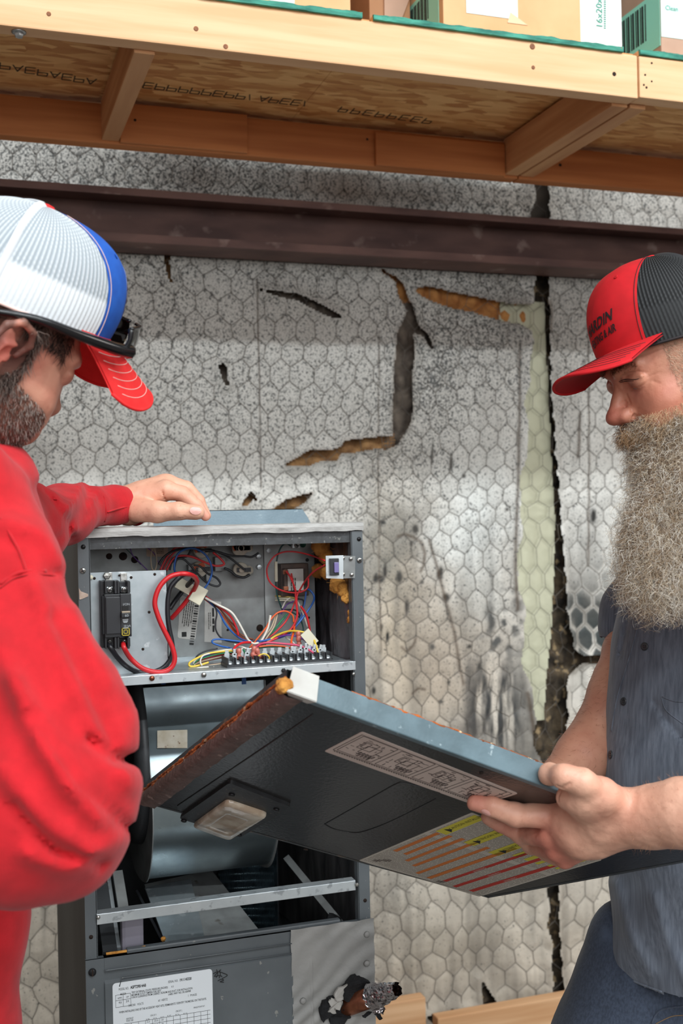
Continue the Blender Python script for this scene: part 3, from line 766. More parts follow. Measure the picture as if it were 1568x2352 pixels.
m_mast2 = mat('grey_mastic_patch', srgb(156, 154, 150), srgb(138, 137, 134), scale=9, rough=0.55, bump=0.6, bscale=40, bdist=0.004)
m_foam = mat('black_foam', srgb(36, 36, 38), srgb(20, 20, 22), scale=60, rough=1.0, bump=1.0, bscale=300, bdist=0.003)
m_gask = mat('header_paint', srgb(70, 72, 74), srgb(56, 57, 58), scale=120, rough=0.5, c3=srgb(110, 110, 106), s3=160, t3=0.66)
m_screw = mat('screw_steel', srgb(196, 196, 192), srgb(150, 148, 142), scale=200, rough=0.3, metal=0.9)
m_scrd = flat('dark_screw', 44, 44, 46, 0.4, 0.6)
m_foil = mat('foil_liner', srgb(150, 142, 146), srgb(84, 78, 82), scale=26, rough=0.28, metal=0.6, bump=1.0, bscale=34, stretch=(1, 1, 0.35), bdist=0.006)
m_wool = mat('yellow_fiberglass', srgb(222, 160, 78), srgb(170, 108, 44), scale=40, rough=1, bump=1, bscale=130, bdist=0.005)
m_brk = flat('breaker_black', 40, 41, 44, 0.38)
m_brk2 = flat('breaker_face', 48, 49, 52, 0.3)
m_silv = flat('silver_print', 178, 184, 188, 0.4)
m_yel = flat('yellow_print', 214, 190, 50, 0.5)
m_copper = mat('tarnished_copper', srgb(168, 104, 76), srgb(104, 62, 48), scale=40, rough=0.35, metal=0.8)
m_tin = mat('kitchen_foil', srgb(216, 214, 216), srgb(170, 160, 160), scale=40, rough=0.14, metal=1.0, bump=0.3, bscale=120)
m_cer = mat('ceramic', srgb(214, 206, 190), srgb(190, 180, 162), scale=60, rough=0.6)
m_oran = flat('orange_element', 214, 92, 40, 0.5)
m_trans = mat('transformer_brown', srgb(92, 70, 58), srgb(66, 50, 42), scale=60, rough=0.5)
m_conn = flat('nylon_connector', 220, 214, 190, 0.5)
m_rustlab = mat('rusty_label', srgb(216, 208, 190), srgb(196, 184, 160), scale=60, rough=0.6, c3=srgb(120, 78, 46), s3=75, t3=0.62, w3=0.05)

XL, XR = 0.165, 0.611
ZT = 1.490
ah = empty('air_handler', ((XL+XR)/2, 1.95, 0.35), 'grey steel air handler cabinet with its front open on wiring and blower', 'air handler')
def part(q, name, m, label=None, par=None, kind=None): return q.build(name, m, par or ah, label, kind=kind)
BKY = 2.233
# shell
q = MB(); q.box((XL, CY+0.001, 0.35), (XL+0.0015, BKY, ZT-0.012)); part(q, 'side_panel', mat('side_paint', srgb(100, 99, 95), srgb(80, 78, 74), scale=4, rough=0.5, stretch=(1, 1, 0.4), bump=0.05))
q = MB(); q.box((XR-0.0015, CY+0.001, 0.35), (XR, BKY, ZT-0.012)); part(q, 'side_panel', m_cab)
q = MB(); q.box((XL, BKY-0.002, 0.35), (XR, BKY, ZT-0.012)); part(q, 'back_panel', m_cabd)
q = MB(); q.box((XL+0.002, CY+0.004, ZT-0.004), (XR-0.002, BKY, ZT-0.001)); part(q, 'top_panel', m_galvd)
# lip smeared with mastic
def lip():
    n = 90; V = []; F = []
    for i in range(n+1):
        x = XL-0.001+(XR-XL+0.002)*i/n; P = np.array([[x, 0, 0]])
        a = float(fbm(P, 60, 3, 2)[0]-.5); b = float(fbm(P, 45, 3, 6)[0]-.5); c = float(fbm(P, 90, 2, 8)[0]-.5)
        z1 = ZT-0.0135+b*0.0035
        V += [(x, CY+0.012, z1), (x, CY-0.003+a*0.002, z1), (x, CY-0.004+c*0.003, ZT-0.006), (x, CY-0.003+a*0.002, ZT-0.001+a*0.002), (x, CY+0.010+c*0.01, ZT+0.0006)]
    for i in range(n):
        for k in range(4): F.append((i*5+k, i*5+5+k, i*5+6+k, i*5+1+k))
    F.append(tuple(range(5))); F.append(tuple(n*5+k for k in range(5))[::-1])
    q = MB(); q.add(V, F); return q
part(lip(), 'top_lip', m_mast, 'light grey mastic smeared along the top edge')
q = MB(); q.box((XL+0.012, CY+0.004, ZT-0.032), (XR-0.012, CY+0.012, ZT-0.012)); q.box((XL+0.012, CY+0.012, ZT-0.032), (XR-0.012, CY+0.03, ZT-0.030)); part(q, 'header', m_gask)
# stiles
ZM0, ZM1 = at(540, 1560, CY)[2]-0.002, at(540, 1545, CY)[2]+0.002
for (a, b) in ((XL, XL+0.017), (XR-0.019, XR)):
    q = MB(); q.box((a, CY, 0.852), (b, CY+0.0015, ZT-0.014))
    inner = b if a == XL else a
    q.box((inner-0.0008, CY, 0.852), (inner+0.0008, CY+0.016, ZT-0.014))
    part(q, 'stile', m_cab)
def screw(c, r=0.0045, n=(0, -1, 0), m=m_screw, phil=True, par=None, hexh=False):
    q = MB(); c = np.asarray(c, float); n = np.asarray(n, float)
    q.lathe(c, n, [(r, 0), (r, 0.0008), (r*0.75, 0.0018), (0.0001, 0.0022)], 6 if hexh else 16, smooth=not hexh)
    o = q.build('screw', m, par or ah)
    if phil:
        q = MB(); a = math.radians(random.Random(int(c[0]*1e4)).randint(0, 90)); t = np.cross(n, [0, 0, 1.0]); t /= np.linalg.norm(t); b_ = np.cross(n, t)
        u1 = t*math.cos(a)+b_*math.sin(a); u2 = np.cross(n, u1)
        q.obox(c+n*0.0022, (u1, u2, n), (r*0.6, r*0.13, 0.0004)); q.obox(c+n*0.0022, (u2, u1, -n), (r*0.6, r*0.13, 0.0004))
        if (par or ah) is ah: q.build('screw_slot', m_scrd, o)
        else: q.build('screw_slot', m_scrd, par)
    return o
def hole(c, r=0.003, m=m_hole, ring=True):
    q = MB(); q.lathe(np.asarray(c)+np.array([0, 0.0004, 0]), (0, -1, 0), [(r, 0), (r, 0.0012)], 14)
    o = q.build('screw_hole', m, ah); return o
screw(at(190, 1311, CY)); screw(at(825, 1287, CY), 0.0045)
hole(at(191, 1256, CY), 0.0035, m_scrd); hole(at(824, 1238, CY), 0.0035, m_scrd); hole(at(209, 2152, CY), 0.003); hole(at(838, 2068, CY), 0.003)
q = MB(); q.prism([P5(82, 1060, CY-0.0005), P5(100, 1090, CY-0.0005), P5(166, 1115, CY-0.0005), P5(166, 1135, CY-0.0005), P5(110, 1160, CY-0.0005), P5(88, 1165, CY-0.0005)], (0, -0.0006, 0)); part(q, 'torn_tape', mat('torn_paper', srgb(206, 184, 168), srgb(176, 150, 132), scale=80, rough=0.8))
# rear duct flange
FYY = 1.985
a = at(352, 1176, FYY); b = at(708, 1176, FYY); zt_ = at(600, 1170, FYY)[2]
m_blu = mat('blue_grey_enamel', srgb(128, 146, 156), srgb(116, 134, 144), scale=20, rough=0.3, bump=0.25, bscale=260, c3=srgb(150, 165, 172), s3=120, t3=0.66)
q = MB(); q.prism([(a[0], FYY, ZT-0.002), (b[0]+0.004, FYY, ZT-0.002), (b[0]-0.002, FYY, ZT+0.010), (b[0]-0.012, FYY, zt_), (a[0], FYY, zt_)], (0, 0.0015, 0))
q.box((a[0], FYY, zt_-0.0012), (b[0]-0.012, FYY+0.02, zt_)); part(q, 'duct_flange', m_blu, 'blue grey duct flange standing on the top')

# middle rail
def rail(p0, p1, h, d, m=m_galvs, lab=None):
    q = MB(); p0 = np.array(p0); p1 = np.array(p1); t = p1-p0; L_ = np.linalg.norm(t); t /= L_; u = np.array([0, 0, 1.0]); u = u-t*(u@t); u /= np.linalg.norm(u); n = np.cross(t, u)
    q.obox((p0+p1)/2, (t, u, n), (L_/2, h/2, 0.0012), bev=0.0008)
    q.obox((p0+p1)/2-n*d/2+u*(h/2-0.0008), (t, n, u), (L_/2, d/2, 0.0009))
    q.obox((p0+p1)/2-n*d/2-u*(h/2-0.0008), (t, n, u), (L_/2, d/2, 0.0009))
    return part(q, 'cross_rail', m, lab)
zr = (at(272, 1566, CY)[2]+at(816, 1530, CY)[2])/2
rail((XL+0.012, CY+0.001, zr), (XR-0.016, CY+0.001, zr+0.001), 0.014, 0.02, lab='galvanised rail under the wiring bay')
ZRAIL = zr
screw(at(349, 1558, CY-0.002), 0.004, m=m_copper, phil=False); screw(at(468, 1550, CY-0.002), 0.004, phil=False); screw(at(651, 1540, CY-0.002), 0.0038, m=m_scrd, phil=False, hexh=True); screw(at(812, 1548, CY-0.002), 0.003, phil=False, hexh=True)
r0 = at(222, 2112, CY-0.003); r1 = at(816, 2033, CY-0.003); rail(r0, r1, 0.0155, 0.018, lab='galvanised rail across the coil opening')
screw(r1+np.array([0.001, -0.004, 0.002]), 0.0035, phil=False, hexh=True); screw(r0+np.array([0.002, -0.003, 0.004]), 0.003, phil=False)

# ---- wiring bay
BY_ = 1.86
zf = ZRAIL+0.006
q = MB(); xr = P6(975, 800, BY_)[0]; x5 = P6(548, 800, BY_)[0]
q.box((XL+0.003, BY_, zf+0.006), (x5, BY_+0.0015, ZT-0.02)); part(q, 'back_plate', m_galvd, 'dull galvanised plate behind the wires')
q = MB(); q.box((x5, BY_-0.004, zf), (xr, BY_-0.002, ZT-0.02)); part(q, 'side_plate', mat('galv_light', srgb(176, 180, 180), srgb(150, 152, 150), scale=24, rough=0.45, metal=0.45), 'lighter plate carrying the transformer')
q = MB(); q.box((XL+0.003, CY+0.01, zf-0.001), (XR-0.02, BY_+0.0, zf+0.0005)); q.box((XL+0.003, BY_-0.014, zf+0.0005), (x5, BY_, zf+0.007)); part(q, 'bay_floor', m_galv)
# foil liner on the right wall
def liner():
    ny, nz = 26, 60; Y = np.linspace(CY+0.02, BY_+0.16, ny); Z = np.linspace(ZRAIL+0.0, ZT-0.02, nz)
    YY, ZZ = np.meshgrid(Y, Z, indexing='ij'); P = np.stack([YY*0, YY, ZZ], -1)
    q_ = P*np.array([1, 26, 8]); r = (fbm(q_, 1, 3, 3)-.5)*0.022
    cr = np.abs(fbm(P*np.array([1, 50, 18]), 1, 2, 9)-.5)*0.012
    X = XR-0.014+r-cr
    G = np.stack([X, YY, ZZ], -1); q = MB(); q.grid(G); return q
part(liner(), 'foil_liner', m_foil, 'crumpled foil liner on the right wall')
q = MB(); 
for zz in (0.9, 1.2):
    pass
ny, nz = 16, 40; YY, ZZ = np.meshgrid(np.linspace(CY+0.02, BKY-0.01, ny), np.linspace(0.70, ZRAIL-0.012, nz), indexing='ij'); Pq = np.stack([YY*0, YY, ZZ], -1)
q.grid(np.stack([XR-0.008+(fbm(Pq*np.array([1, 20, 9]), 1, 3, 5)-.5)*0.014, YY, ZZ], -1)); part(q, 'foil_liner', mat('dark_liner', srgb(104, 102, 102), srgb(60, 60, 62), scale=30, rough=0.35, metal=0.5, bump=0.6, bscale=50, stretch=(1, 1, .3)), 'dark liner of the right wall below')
# fiberglass tufts
def tuft(pts, r, m=m_wool, seed=1, name='fiberglass', n=5, lab=None, par=None):
    q = MB(); rr = random.Random(seed)
    for (p, rad) in pts:
        bm = bmesh.new(); bmesh.ops.create_icosphere(bm, subdivisions=3, radius=1)
        for v in bm.verts:
            c = np.array(v.co[:]); nn = float(fbm(c[None]*1.0+seed+np.array(p)[None]*30, 2.5, 4, seed)[0])
            k = rad*(0.55+nn*0.9); v.co = Vector(c*k*np.array([1, 0.7, 1.0])+np.array(p))
        q.bm(bm, 0, True)
    # loose fibres
    for i in range(n*len(pts)):
        p, rad = pts[i % len(pts)]
        d = np.array([rr.gauss(0, 1), rr.gauss(0, 1), rr.gauss(0, 1)]); d /= np.linalg.norm(d); s_ = np.array(p)+d*rad*0.7
        e = s_+d*rad*rr.uniform(.3, .9)+np.array([rr.gauss(0, .3), rr.gauss(0, .3), -0.3])*rad*.6
        q.tube([s_, (s_+e)/2+np.array([rr.gauss(0, 1), 0, rr.gauss(0, 1)])*rad*.15, e], rad*0.02, 3)
    return part(q, name, m, lab, par)
tuft([(P6(1040, 430, 1.80), 0.016), (P6(1010, 640, 1.82), 0.012), (P6(1100, 640, 1.78), 0.014), (P6(1180, 760, 1.745), 0.014), (P6(1240, 800, 1.735), 0.014), (P6(1255, 870, 1.725), 0.010), (P6(1285, 1060, 1.72), 0.006), (P6(1290, 1000, 1.72), 0.006), (P6(1080, 520, 1.8), 0.014)], 0, seed=4, n=14, lab='yellow fiberglass spilling beside the fuse bracket')

# breaker plate
xp0, xp1 = XL+0.017, P5(875, 950, 1.735)[0]; zp1 = P5(500, 912, 1.735)[2]
q = MB(); q.box((xp0, 1.735, zf), (xp1, 1.7365, zp1)); q.box((xp1-0.0012, 1.735, zf), (xp1, 1.75, zp1)); bp = part(q, 'breaker_plate', m_galv, 'bright galvanised plate behind the circuit breaker')
for (x, y) in ((222, 974), (553, 966), (765, 937), (715, 1278), (659, 1611)):
    q = MB(); q.lathe(P5(x, y, 1.7349), (0, -1, 0), [(0.0022, 0), (0.0022, 0.0005)], 12); q.build('screw_hole', m_hole, bp)
q = MB(); q.lathe(P5(187, 965, 1.733), (0, -1, 0), [(0.004, 0), (0.0035, 0.006), (0.001, 0.0065)], 10); q.build('clip', m_conn, bp)
# breaker
cb = empty('circuit_breaker', P5(430, 1500, 1.72)); cb.parent = ah; cb.matrix_parent_inverse = world_mat(ah).inverted()
def pbox(name, x0, y0, x1, y1, Ya, Yb, m, par=cb, bev=0.0008, fn=P5, ref=None):
    a = fn(x0, y1, Ya if ref is None else ref); b = fn(x1, y0, Ya if ref is None else ref)
    q = MB(); q.box((a[0], Ya, a[2]), (b[0], Yb, b[2]), bev=bev); return q.build(name, m, par)
pbox('breaker_case', 318, 1110, 552, 1510, 1.700, 1.730, m_brk, bev=0.001)
pbox('breaker_case', 288, 990, 440, 1600, 1.714, 1.733, m_brk); pbox('breaker_case', 300, 1130, 440, 1480, 1.704, 1.73, m_brk)
pbox('toggle_side', 462, 1110, 552, 1484, 1.6965, 1.702, m_brk2)
pbox('breaker_face', 330, 1140, 455, 1478, 1.697, 1.702, m_brk2)
for x0, x1 in ((318, 334), (404, 424), (430, 446), (520, 540)):
    pbox('terminal_wall', x0, 995, x1, 1112, 1.702, 1.733, m_brk); pbox('terminal_wall', x0, 1505, x1, 1608, 1.702, 1.733, m_brk)
pbox('terminal_floor', 318, 1000, 545, 1110, 1.724, 1.733, m_brk); pbox('terminal_floor', 318, 1508, 545, 1600, 1.724, 1.733, m_brk)
for x in (352, 485):
    pbox('lug', x-26, 925 if x > 400 else 920, x+30, 1000, 1.7315, 1.7345, m_screw, bev=0.0004)
    pbox('lug', x-20, 1050, x+36, 1102, 1.712, 1.724, m_galvs); screw(P5(x+10, 1078, 1.711), 0.0048, par=cb)
    pbox('lug', x-10, 1525, x+26, 1560, 1.712, 1.724, m_galvs); screw(P5(x+8, 1540, 1.711), 0.0036, par=cb)
screw(P5(334, 950, 1.731), 0.006, m=m_screw, phil=False, hexh=True, par=cb); q = MB(); q.lathe(P5(447, 948, 1.7312), (0, -1, 0), [(0.0018, 0), (0.0018, 0.0006)], 10); q.build('screw_hole', m_hole, cb)
pbox('toggle_slot', 470, 1218, 530, 1282, 1.6958, 1.698, flat('black_slot', 14, 14, 16, 0.6))
pbox('toggle', 466, 1284, 548, 1326, 1.688, 1.698, m_brk2); pbox('toggle', 470, 1268, 545, 1286, 1.690, 1.698, flat('worn_edge', 176, 160, 138, 0.5))
q = MB()
on_plane(q, 'I/ON', P5(478, 1218, 1.6957), EX, EZ, 0.0048); on_plane(q, '60', P5(496, 1320, 1.6878), EX, EZ, 0.0056); on_plane(q, '10 kA', P5(484, 1412, 1.6957), EX, EZ, 0.0044, bold=.01)
quad(q, P5(484, 1424, 1.6957), EX, EZ, 0.0072, 0.0012); quad(q, P5(475, 1352, 1.6957), EX, EZ, 0.0085, 0.002); quad(q, P5(478, 1366, 1.6957), EX, EZ, 0.0075, 0.0018); quad(q, P5(484, 1374, 1.6957), EX, EZ, 0.0055, 0.0014)
q.build('breaker_lettering', m_silv, cb)
q = MB(); c = P5(504, 1454, 1.6957)
for s_, t_ in ((0.0052, 0.0010), (0.0026, 0.0008)):
    for k in range(4):
        ang = k*PI/2; u = np.array([math.cos(ang), 0, math.sin(ang)]); v = np.array([-math.sin(ang), 0, math.cos(ang)]); q.obox(c+u*s_+np.array([0, -0.0003, 0]), (u, v, np.cross(u, v)), (t_/2, s_+t_/2, 0.0002))
q.build('square_emblem', m_yel, cb, 'small yellow square in a square')

# heater plate: ceramic studs
def ceramic(x, y, Y, orange, fn=P5, r=0.013):
    c = fn(x, y, Y)
    q = MB(); q.lathe(c, (0, -1, 0), [(r, 0), (r, 0.006), (r*0.85, 0.008), (r*0.35, 0.009), (r*0.35, 0.014)], 18)
    o = part(q, 'element_insulator', m_cer)
    q = MB(); q.obox(c+np.array([r*.3, -0.011, 0]), np.eye(3), (r*0.9, 0.0015, 0.0035)); q.build('spade_tab', m_scrd, o)
    if orange:
        q = MB(); q.obox(c+np.array([-r*.2, -0.0095, r*.3]), (Vector((1, .0, .5)).normalized(), (0, 1, 0), Vector((-.5, 0, 1)).normalized()), (r*0.8, 0.001, 0.004)); q.build('orange_cap', m_oran, o)
    return o
ceramic(1180, 720, 1.845, True); ceramic(1165, 890, 1.845, True); ceramic(1530, 700, 1.845, True); ceramic(330, 445, 1.845, True, P6); ceramic(340, 630, 1.845, False, P6)
for (x, y) in ((410, 440), (415, 632)):
    q = MB(); q.lathe(P6(x, y, 1.85), (0, -1, 0), [(0.0075, 0), (0.0075, 0.003)], 14); q.lathe(P6(x, y, 1.847), (0, -1, 0), [(0.003, 0), (0.003, 0.002)], 8); part(q, 'standoff', m_cer)
for (x, y, w_, h_) in ((1310, 780, 95, 130), (1230, 930, 60, 70), (1070, 850, 60, 60)):
    pbox('limit_switch', x, y, x+w_, y+h_, 1.842, 1.86, m_galvd, ah)
for (x, y) in ((585, 465), (500, 515), (505, 605), (1480, 700)):
    screw(P6(x, y, 1.857) if x != 1480 else P6(915, 545, 1.855), 0.0052 if x < 600 else 0.003, phil=False, m=m_galvs if x < 600 else m_scrd, hexh=x < 600)
for (x, y, r) in ((480, 775, .004), (585, 805, .0035), (355, 775, .003)):
    q = MB(); q.lathe(P5(x, y, 1.8595), (0, -1, 0), [(r*1.7, 0), (r*1.7, 0.0005)], 14); part(q, 'knockout', mat('rust_hole', srgb(58, 34, 28), srgb(30, 20, 18), scale=60, rough=.9))
for (x, y) in ((235, 1145), (510, 1128), (930, 1040)):
    q = MB(); q.lathe(P6(x, y, 1.859 if x < 548 else 1.8555), (0, -1, 0), [(0.002 if x != 510 else .006, 0), (0.002 if x != 510 else .006, 0.0005)], 12); part(q, 'screw_hole', m_hole)
# labels on the plates
def sheet(name, corners, Y, fn, m=m_white, lab=None, t=0.0004, par=None, rounded=0):
    P = [fn(x, y, Y) for x, y in corners]
    if rounded:
        out = []; n = len(P)
        for i in range(n):
            p = P[i]; a = P[i-1]; b = P[(i+1) % n]; u = (a-p)/np.linalg.norm(a-p)*rounded; v = (b-p)/np.linalg.norm(b-p)*rounded
            for k in range(5):
                t_ = k/4; out.append(p+u*(1-t_)**2+v*t_**2)
        P = out
    q = MB(); q.prism(P, (0, t, 0)); return part(q, name, m, lab, par)
m_pap = mat('label_paper', srgb(206, 204, 198), srgb(192, 190, 184), scale=60, rough=.5)
def scribble(q, P0, ux, uy, w, lines, pitch, h, rnd_, words_=True, mi=0, off=0.0004):
    """rows of tiny dark word blocks"""
    ux = np.array(ux, float); uy = np.array(uy, float); n = np.cross(ux, uy)
    for i in range(lines):
        x = 0; y = -i*pitch
        while x < w*rnd_.uniform(.75, 1):
            L_ = min(rnd_.uniform(h*1.2, h*5), w-x)
            if L_ <= 0: break
            q.obox(np.array(P0)+ux*(x+L_/2)+uy*y+n*off, (ux, uy, n), (L_/2, h/2, 0.00012), mi); x += L_+h*0.8
lb = sheet('label', [(995, 1120), (1175, 1190), (1130, 1530), (970, 1510)], 1.8592, P5, m_pap, 'white rating label with barcode', rounded=0.004)
q = MB(); ux = P5(1150, 1190, 1.859)-P5(1010, 1175, 1.859); ux /= np.linalg.norm(ux); tl = P5(1040, 1180, 1.859); dn = P5(1000, 1480, 1.859)-tl; H_ = np.linalg.norm(dn); dn /= H_
rr = random.Random(3); scribble(q, tl+dn*0.0, dn, ux, H_*0.75, 5, -0.0035, 0.0011, rr)
for k in range(16): q.obox(tl+ux*0.020+dn*(0.006+k*0.0042)+np.array([0, -0.0004, 0]), (ux, dn, np.cross(ux, dn)), (0.0035, 0.0006+0.0009*(k % 3 == 0), 0.0001))
q.obox(P5(1030, 1478, 1.8588), np.eye(3), (.004, .0001, .004)); q.build('fine_print', m_ink, lb, kind='stuff')
lb = sheet('label', [(1215, 1170), (1363, 1185), (1368, 1555), (1212, 1545)], 1.8592, P5, m_pap, 'white label with a black scored line')
q = MB(); tl = P5(1290, 1240, 1.859); scribble(q, tl, (0, 0, -1), (1, 0, 0), 0.04, 1, .003, .0032, rr); scribble(q, P5(1265, 1280, 1.859), (0, 0, -1), (1, 0, 0), 0.03, 2, .0028, .0009, rr); q.build('fine_print', m_ink, lb, kind='stuff')
lb = sheet('label', [(692, 678), (885, 670), (885, 778), (690, 778)], 1.8592, P5, mat('aged_paper', srgb(186, 160, 140), rough=.6), 'aged peach label', rounded=.003)
q = MB(); scribble(q, P5(780, 690, 1.859), EX, EZ, .012, 5, .0026, .0009, rr); q.build('fine_print', m_ink, lb, kind='stuff')
# transformer
tr = empty('transformer', P6(790, 850, 1.84)); tr.parent = ah; tr.matrix_parent_inverse = world_mat(ah).inverted()
pbox('core', 680, 570, 912, 860, 1.83, 1.854, m_trans, tr, .002, P6, 1.84); pbox('winding', 720, 615, 885, 800, 1.814, 1.83, m_trans, tr, .002, P6)
pbox('label', 752, 620, 882, 810, 1.8128, 1.8142, m_pap, tr, .0002, P6)
q = MB(); scribble(q, P6(812, 700, 1.8126), (0, 0, -1), (1, 0, 0), .03, 3, .0034, .0016, rr); q.build('fine_print', m_ink, tr, kind='stuff')
for (x, y) in ((720, 650), (722, 790)): pbox('lug', x-6, y-18, x+34, y+18, 1.808, 1.816, m_copper, tr, .0004, P6)
for i, c in enumerate((flat('ow', 226, 200, 110, .5), m_conn, m_conn)):
    q = MB(); q.tube(catmull([P6(640, 855+i*18, 1.84), P6(760, 862+i*16, 1.83), P6(820, 880+i*14, 1.83)], 4), 0.0013, 6); q.build('lead', c, tr)
pbox('ground_lug', 790, 395, 855, 445, 1.845, 1.856, m_galvs, ah, .0006, P6); screw(P6(825, 420, 1.844), .004)
q = MB(); q.lathe(P6(878, 412, 1.856), (0, -1, 0), [(.0055, 0), (.0055, .0008)], 14); part(q, 'green_dot', flat('green_dot', 30, 78, 62, .6))
# fuse bracket
fb = empty('fuse_bracket', P6(1200, 600, 1.70)); fb.parent = ah; fb.matrix_parent_inverse = world_mat(ah).inverted()
P = [P6(x, y, 1.690) for x, y in ((1075, 510), (1225, 505), (1225, 708), (1078, 702))]
q = MB(); q.prism(P, (0, 0.0015, 0)); q.build('bracket_plate', m_galvs, fb)
P = [P6(x, y, 1.696) for x, y in ((1222, 508), (1328, 512), (1325, 700), (1222, 704))]
q = MB(); q.prism(P, (0, 0.0015, 0)); q.build('bracket_plate', m_galvd, fb)
pbox('fuse_holder', 1115, 530, 1188, 680, 1.684, 1.70, m_brk, fb, .001, P6); pbox('fuse', 1150, 565, 1188, 655, 1.6805, 1.69, mat('violet_fuse', srgb(120, 110, 160), rough=.2), fb, .001, P6)
for (x, y) in ((1222, 530), (1224, 668), (1290, 535), (1298, 672)): screw(P6(x, y, 1.6945), .0032, par=fb, phil=False)

# wires
WC = {'red': (206, 38, 44), 'black': (34, 34, 38), 'blue': (34, 92, 170), 'white': (226, 220, 208), 'orange': (226, 92, 38), 'green': (26, 124, 78), 'yellow': (232, 196, 66),
      'brown': (124, 70, 46), 'tan': (196, 176, 150), 'grey': (168, 168, 160), 'purple': (110, 62, 150), 'pink': (206, 70, 104), 'dark green': (30, 74, 70)}
WM = {k: flat('wire_'+k.replace(' ', '_'), *v, 0.35) for k, v in WC.items()}
def wire(col, fn, pts, r=0.0014, Y=1.79, Y2=None, lab=None, n=6):
    k = len(pts); Ys = []
    P = []
    for i, p in enumerate(pts):
        y = p[2] if len(p) > 2 else (Y if Y2 is None else Y+(Y2-Y)*i/(k-1)); P.append(fn(p[0], p[1], y))
    q = MB(); q.tube(catmull(P, n), r, 8); return part(q, 'wire', WM[col], lab)
wire('red', P5, [(482, 1560, 1.712), (490, 1600, 1.70), (545, 1690), (640, 1775), (740, 1812), (840, 1815), (915, 1775), (945, 1700), (925, 1600), (880, 1500), (830, 1400), (790, 1300), (765, 1200), (785, 1100), (830, 1020), (900, 960), (980, 935), (1060, 935), (1120, 960, 1.74), (1145, 1010, 1.76), (1110, 1090, 1.78), (1050, 1180, 1.79), (975, 1270, 1.8), (915, 1335, 1.81)], .0039, 1.712, lab='thick red cable looping from the breaker')
wire('black', P5, [(352, 1570, 1.712), (370, 1600, 1.705), (430, 1685, 1.712), (510, 1765, 1.72), (600, 1812), (700, 1825), (820, 1790), (890, 1725), (925, 1640), (918, 1540), (900, 1450), (885, 1350), (880, 1250), (885, 1150), (905, 1060), (950, 1000), (1010, 950), (1080, 920), (1130, 925, 1.78)], .0039, 1.735, lab='thick black cable looping from the breaker')
wire('black', P5, [(1115, 980, 1.76), (1040, 1060, 1.79), (960, 1160, 1.8), (900, 1250, 1.8)], .0039, lab='thick black cable end')
wire('black', P5, [(800, 850), (850, 780), (930, 730), (1050, 705), (1180, 715), (1330, 735), (1450, 770), (1568, 775), (1640, 780), (1700, 745)], .0018, 1.81)
wire('red', P5, [(1050, 672), (950, 700), (870, 790), (815, 900)], .0016, 1.82); wire('red', P5, [(870, 905), (930, 800), (1000, 770), (1100, 780), (1220, 830), (1320, 862), (1390, 845), (1350, 790), (1290, 740)], .0018, 1.81)
wire('red', P5, [(840, 905), (900, 790), (990, 700), (1080, 675)], .0016, 1.825)
wire('blue', P5, [(955, 950), (942, 860), (970, 760), (1040, 712), (1120, 705), (1210, 750), (1265, 830), (1280, 920), (1250, 1010), (1205, 1075)], .0016, 1.785, lab='blue wire loop')
wire('black', P5, [(940, 900), (960, 810), (1020, 800), (1080, 850), (1150, 930), (1230, 1010), (1320, 1045), (1355, 1020), (1320, 970), (1240, 930), (1180, 870), (1120, 855)], .0017, 1.80)
wire('black', P5, [(1250, 715), (1340, 740), (1440, 790), (1530, 860), (1580, 900)], .0018, 1.825); wire('black', P5, [(1390, 880), (1450, 910), (1500, 950), (1568, 965), (1620, 940)], .0022, 1.83)
wire('black', P5, [(900, 900), (920, 830), (990, 790), (1060, 770), (1100, 700)], .0017, 1.83)
wire('purple', P5, [(540, 690), (570, 770), (640, 840), (700, 900)], .0008, 1.84); wire('purple', P5, [(690, 690), (760, 750), (800, 830), (850, 900)], .0008, 1.845)
wire('tan', P5, [(745, 700), (730, 780), (740, 880), (768, 900), (785, 820), (765, 720), (745, 700)], .0011, 1.83)
wire('dark green', P5, [(500, 700), (560, 760), (640, 850)], .0007, 1.845)
# harness out of the connector
ax = P5(1210, 1150, 1.79)-P5(960, 1005, 1.79); Lc = np.linalg.norm(ax); ax /= Lc; up_ = np.cross(ax, (0, 1, 0)); 
q = MB(); c = P5(1030, 1045, 1.79); q.obox(c, (ax, up_, np.cross(ax, up_)), (Lc*.27, .009, .007), bev=.001); c = P5(1150, 1120, 1.785); q.obox(c, (ax, up_, np.cross(ax, up_)), (Lc*.2, .014, .009), bev=.0012)
part(q, 'connector', m_conn, 'white nylon plug joining the harness')
H = 1.80
wire('black', P6, [(20, 840), (110, 920), (140, 1000), (130, 1080), (135, 1150), (180, 1215), (260, 1245), (400, 1250), (480, 1235)], .0014, H, 1.79)
wire('white', P6, [(40, 870), (150, 930), (260, 990), (320, 1070), (370, 1160), (410, 1230), (460, 1262), (520, 1240), (570, 1150), (590, 1080), (600, 1020)], .0019, H-.01, lab='white wire crossing the bay')
wire('red', P6, [(45, 860), (180, 960), (260, 1030), (310, 1130), (325, 1190)], .0018, H-.005); wire('blue', P6, [(30, 860), (150, 980), (210, 1090), (290, 1180), (380, 1235), (500, 1240)], .0014, H)
wire('brown', P6, [(40, 870), (170, 970), (250, 1080), (310, 1160), (400, 1210), (480, 1240)], .0014, H+.003); wire('orange', P6, [(30, 875), (160, 985), (240, 1090), (300, 1170), (390, 1230), (470, 1250)], .0012, H+.006)
wire('brown', P6, [(60, 880), (150, 950), (230, 1040), (300, 1120), (350, 1190), (450, 1225)], .0012, H+.002)
wire('blue', P6, [(300, 1320, 1.76), (250, 1300), (180, 1285), (110, 1260), (105, 1235), (160, 1225), (300, 1240), (420, 1255)], .0015, 1.785); wire('purple', P6, [(320, 1200), (380, 1240), (450, 1250), (560, 1240)], .0012, H)
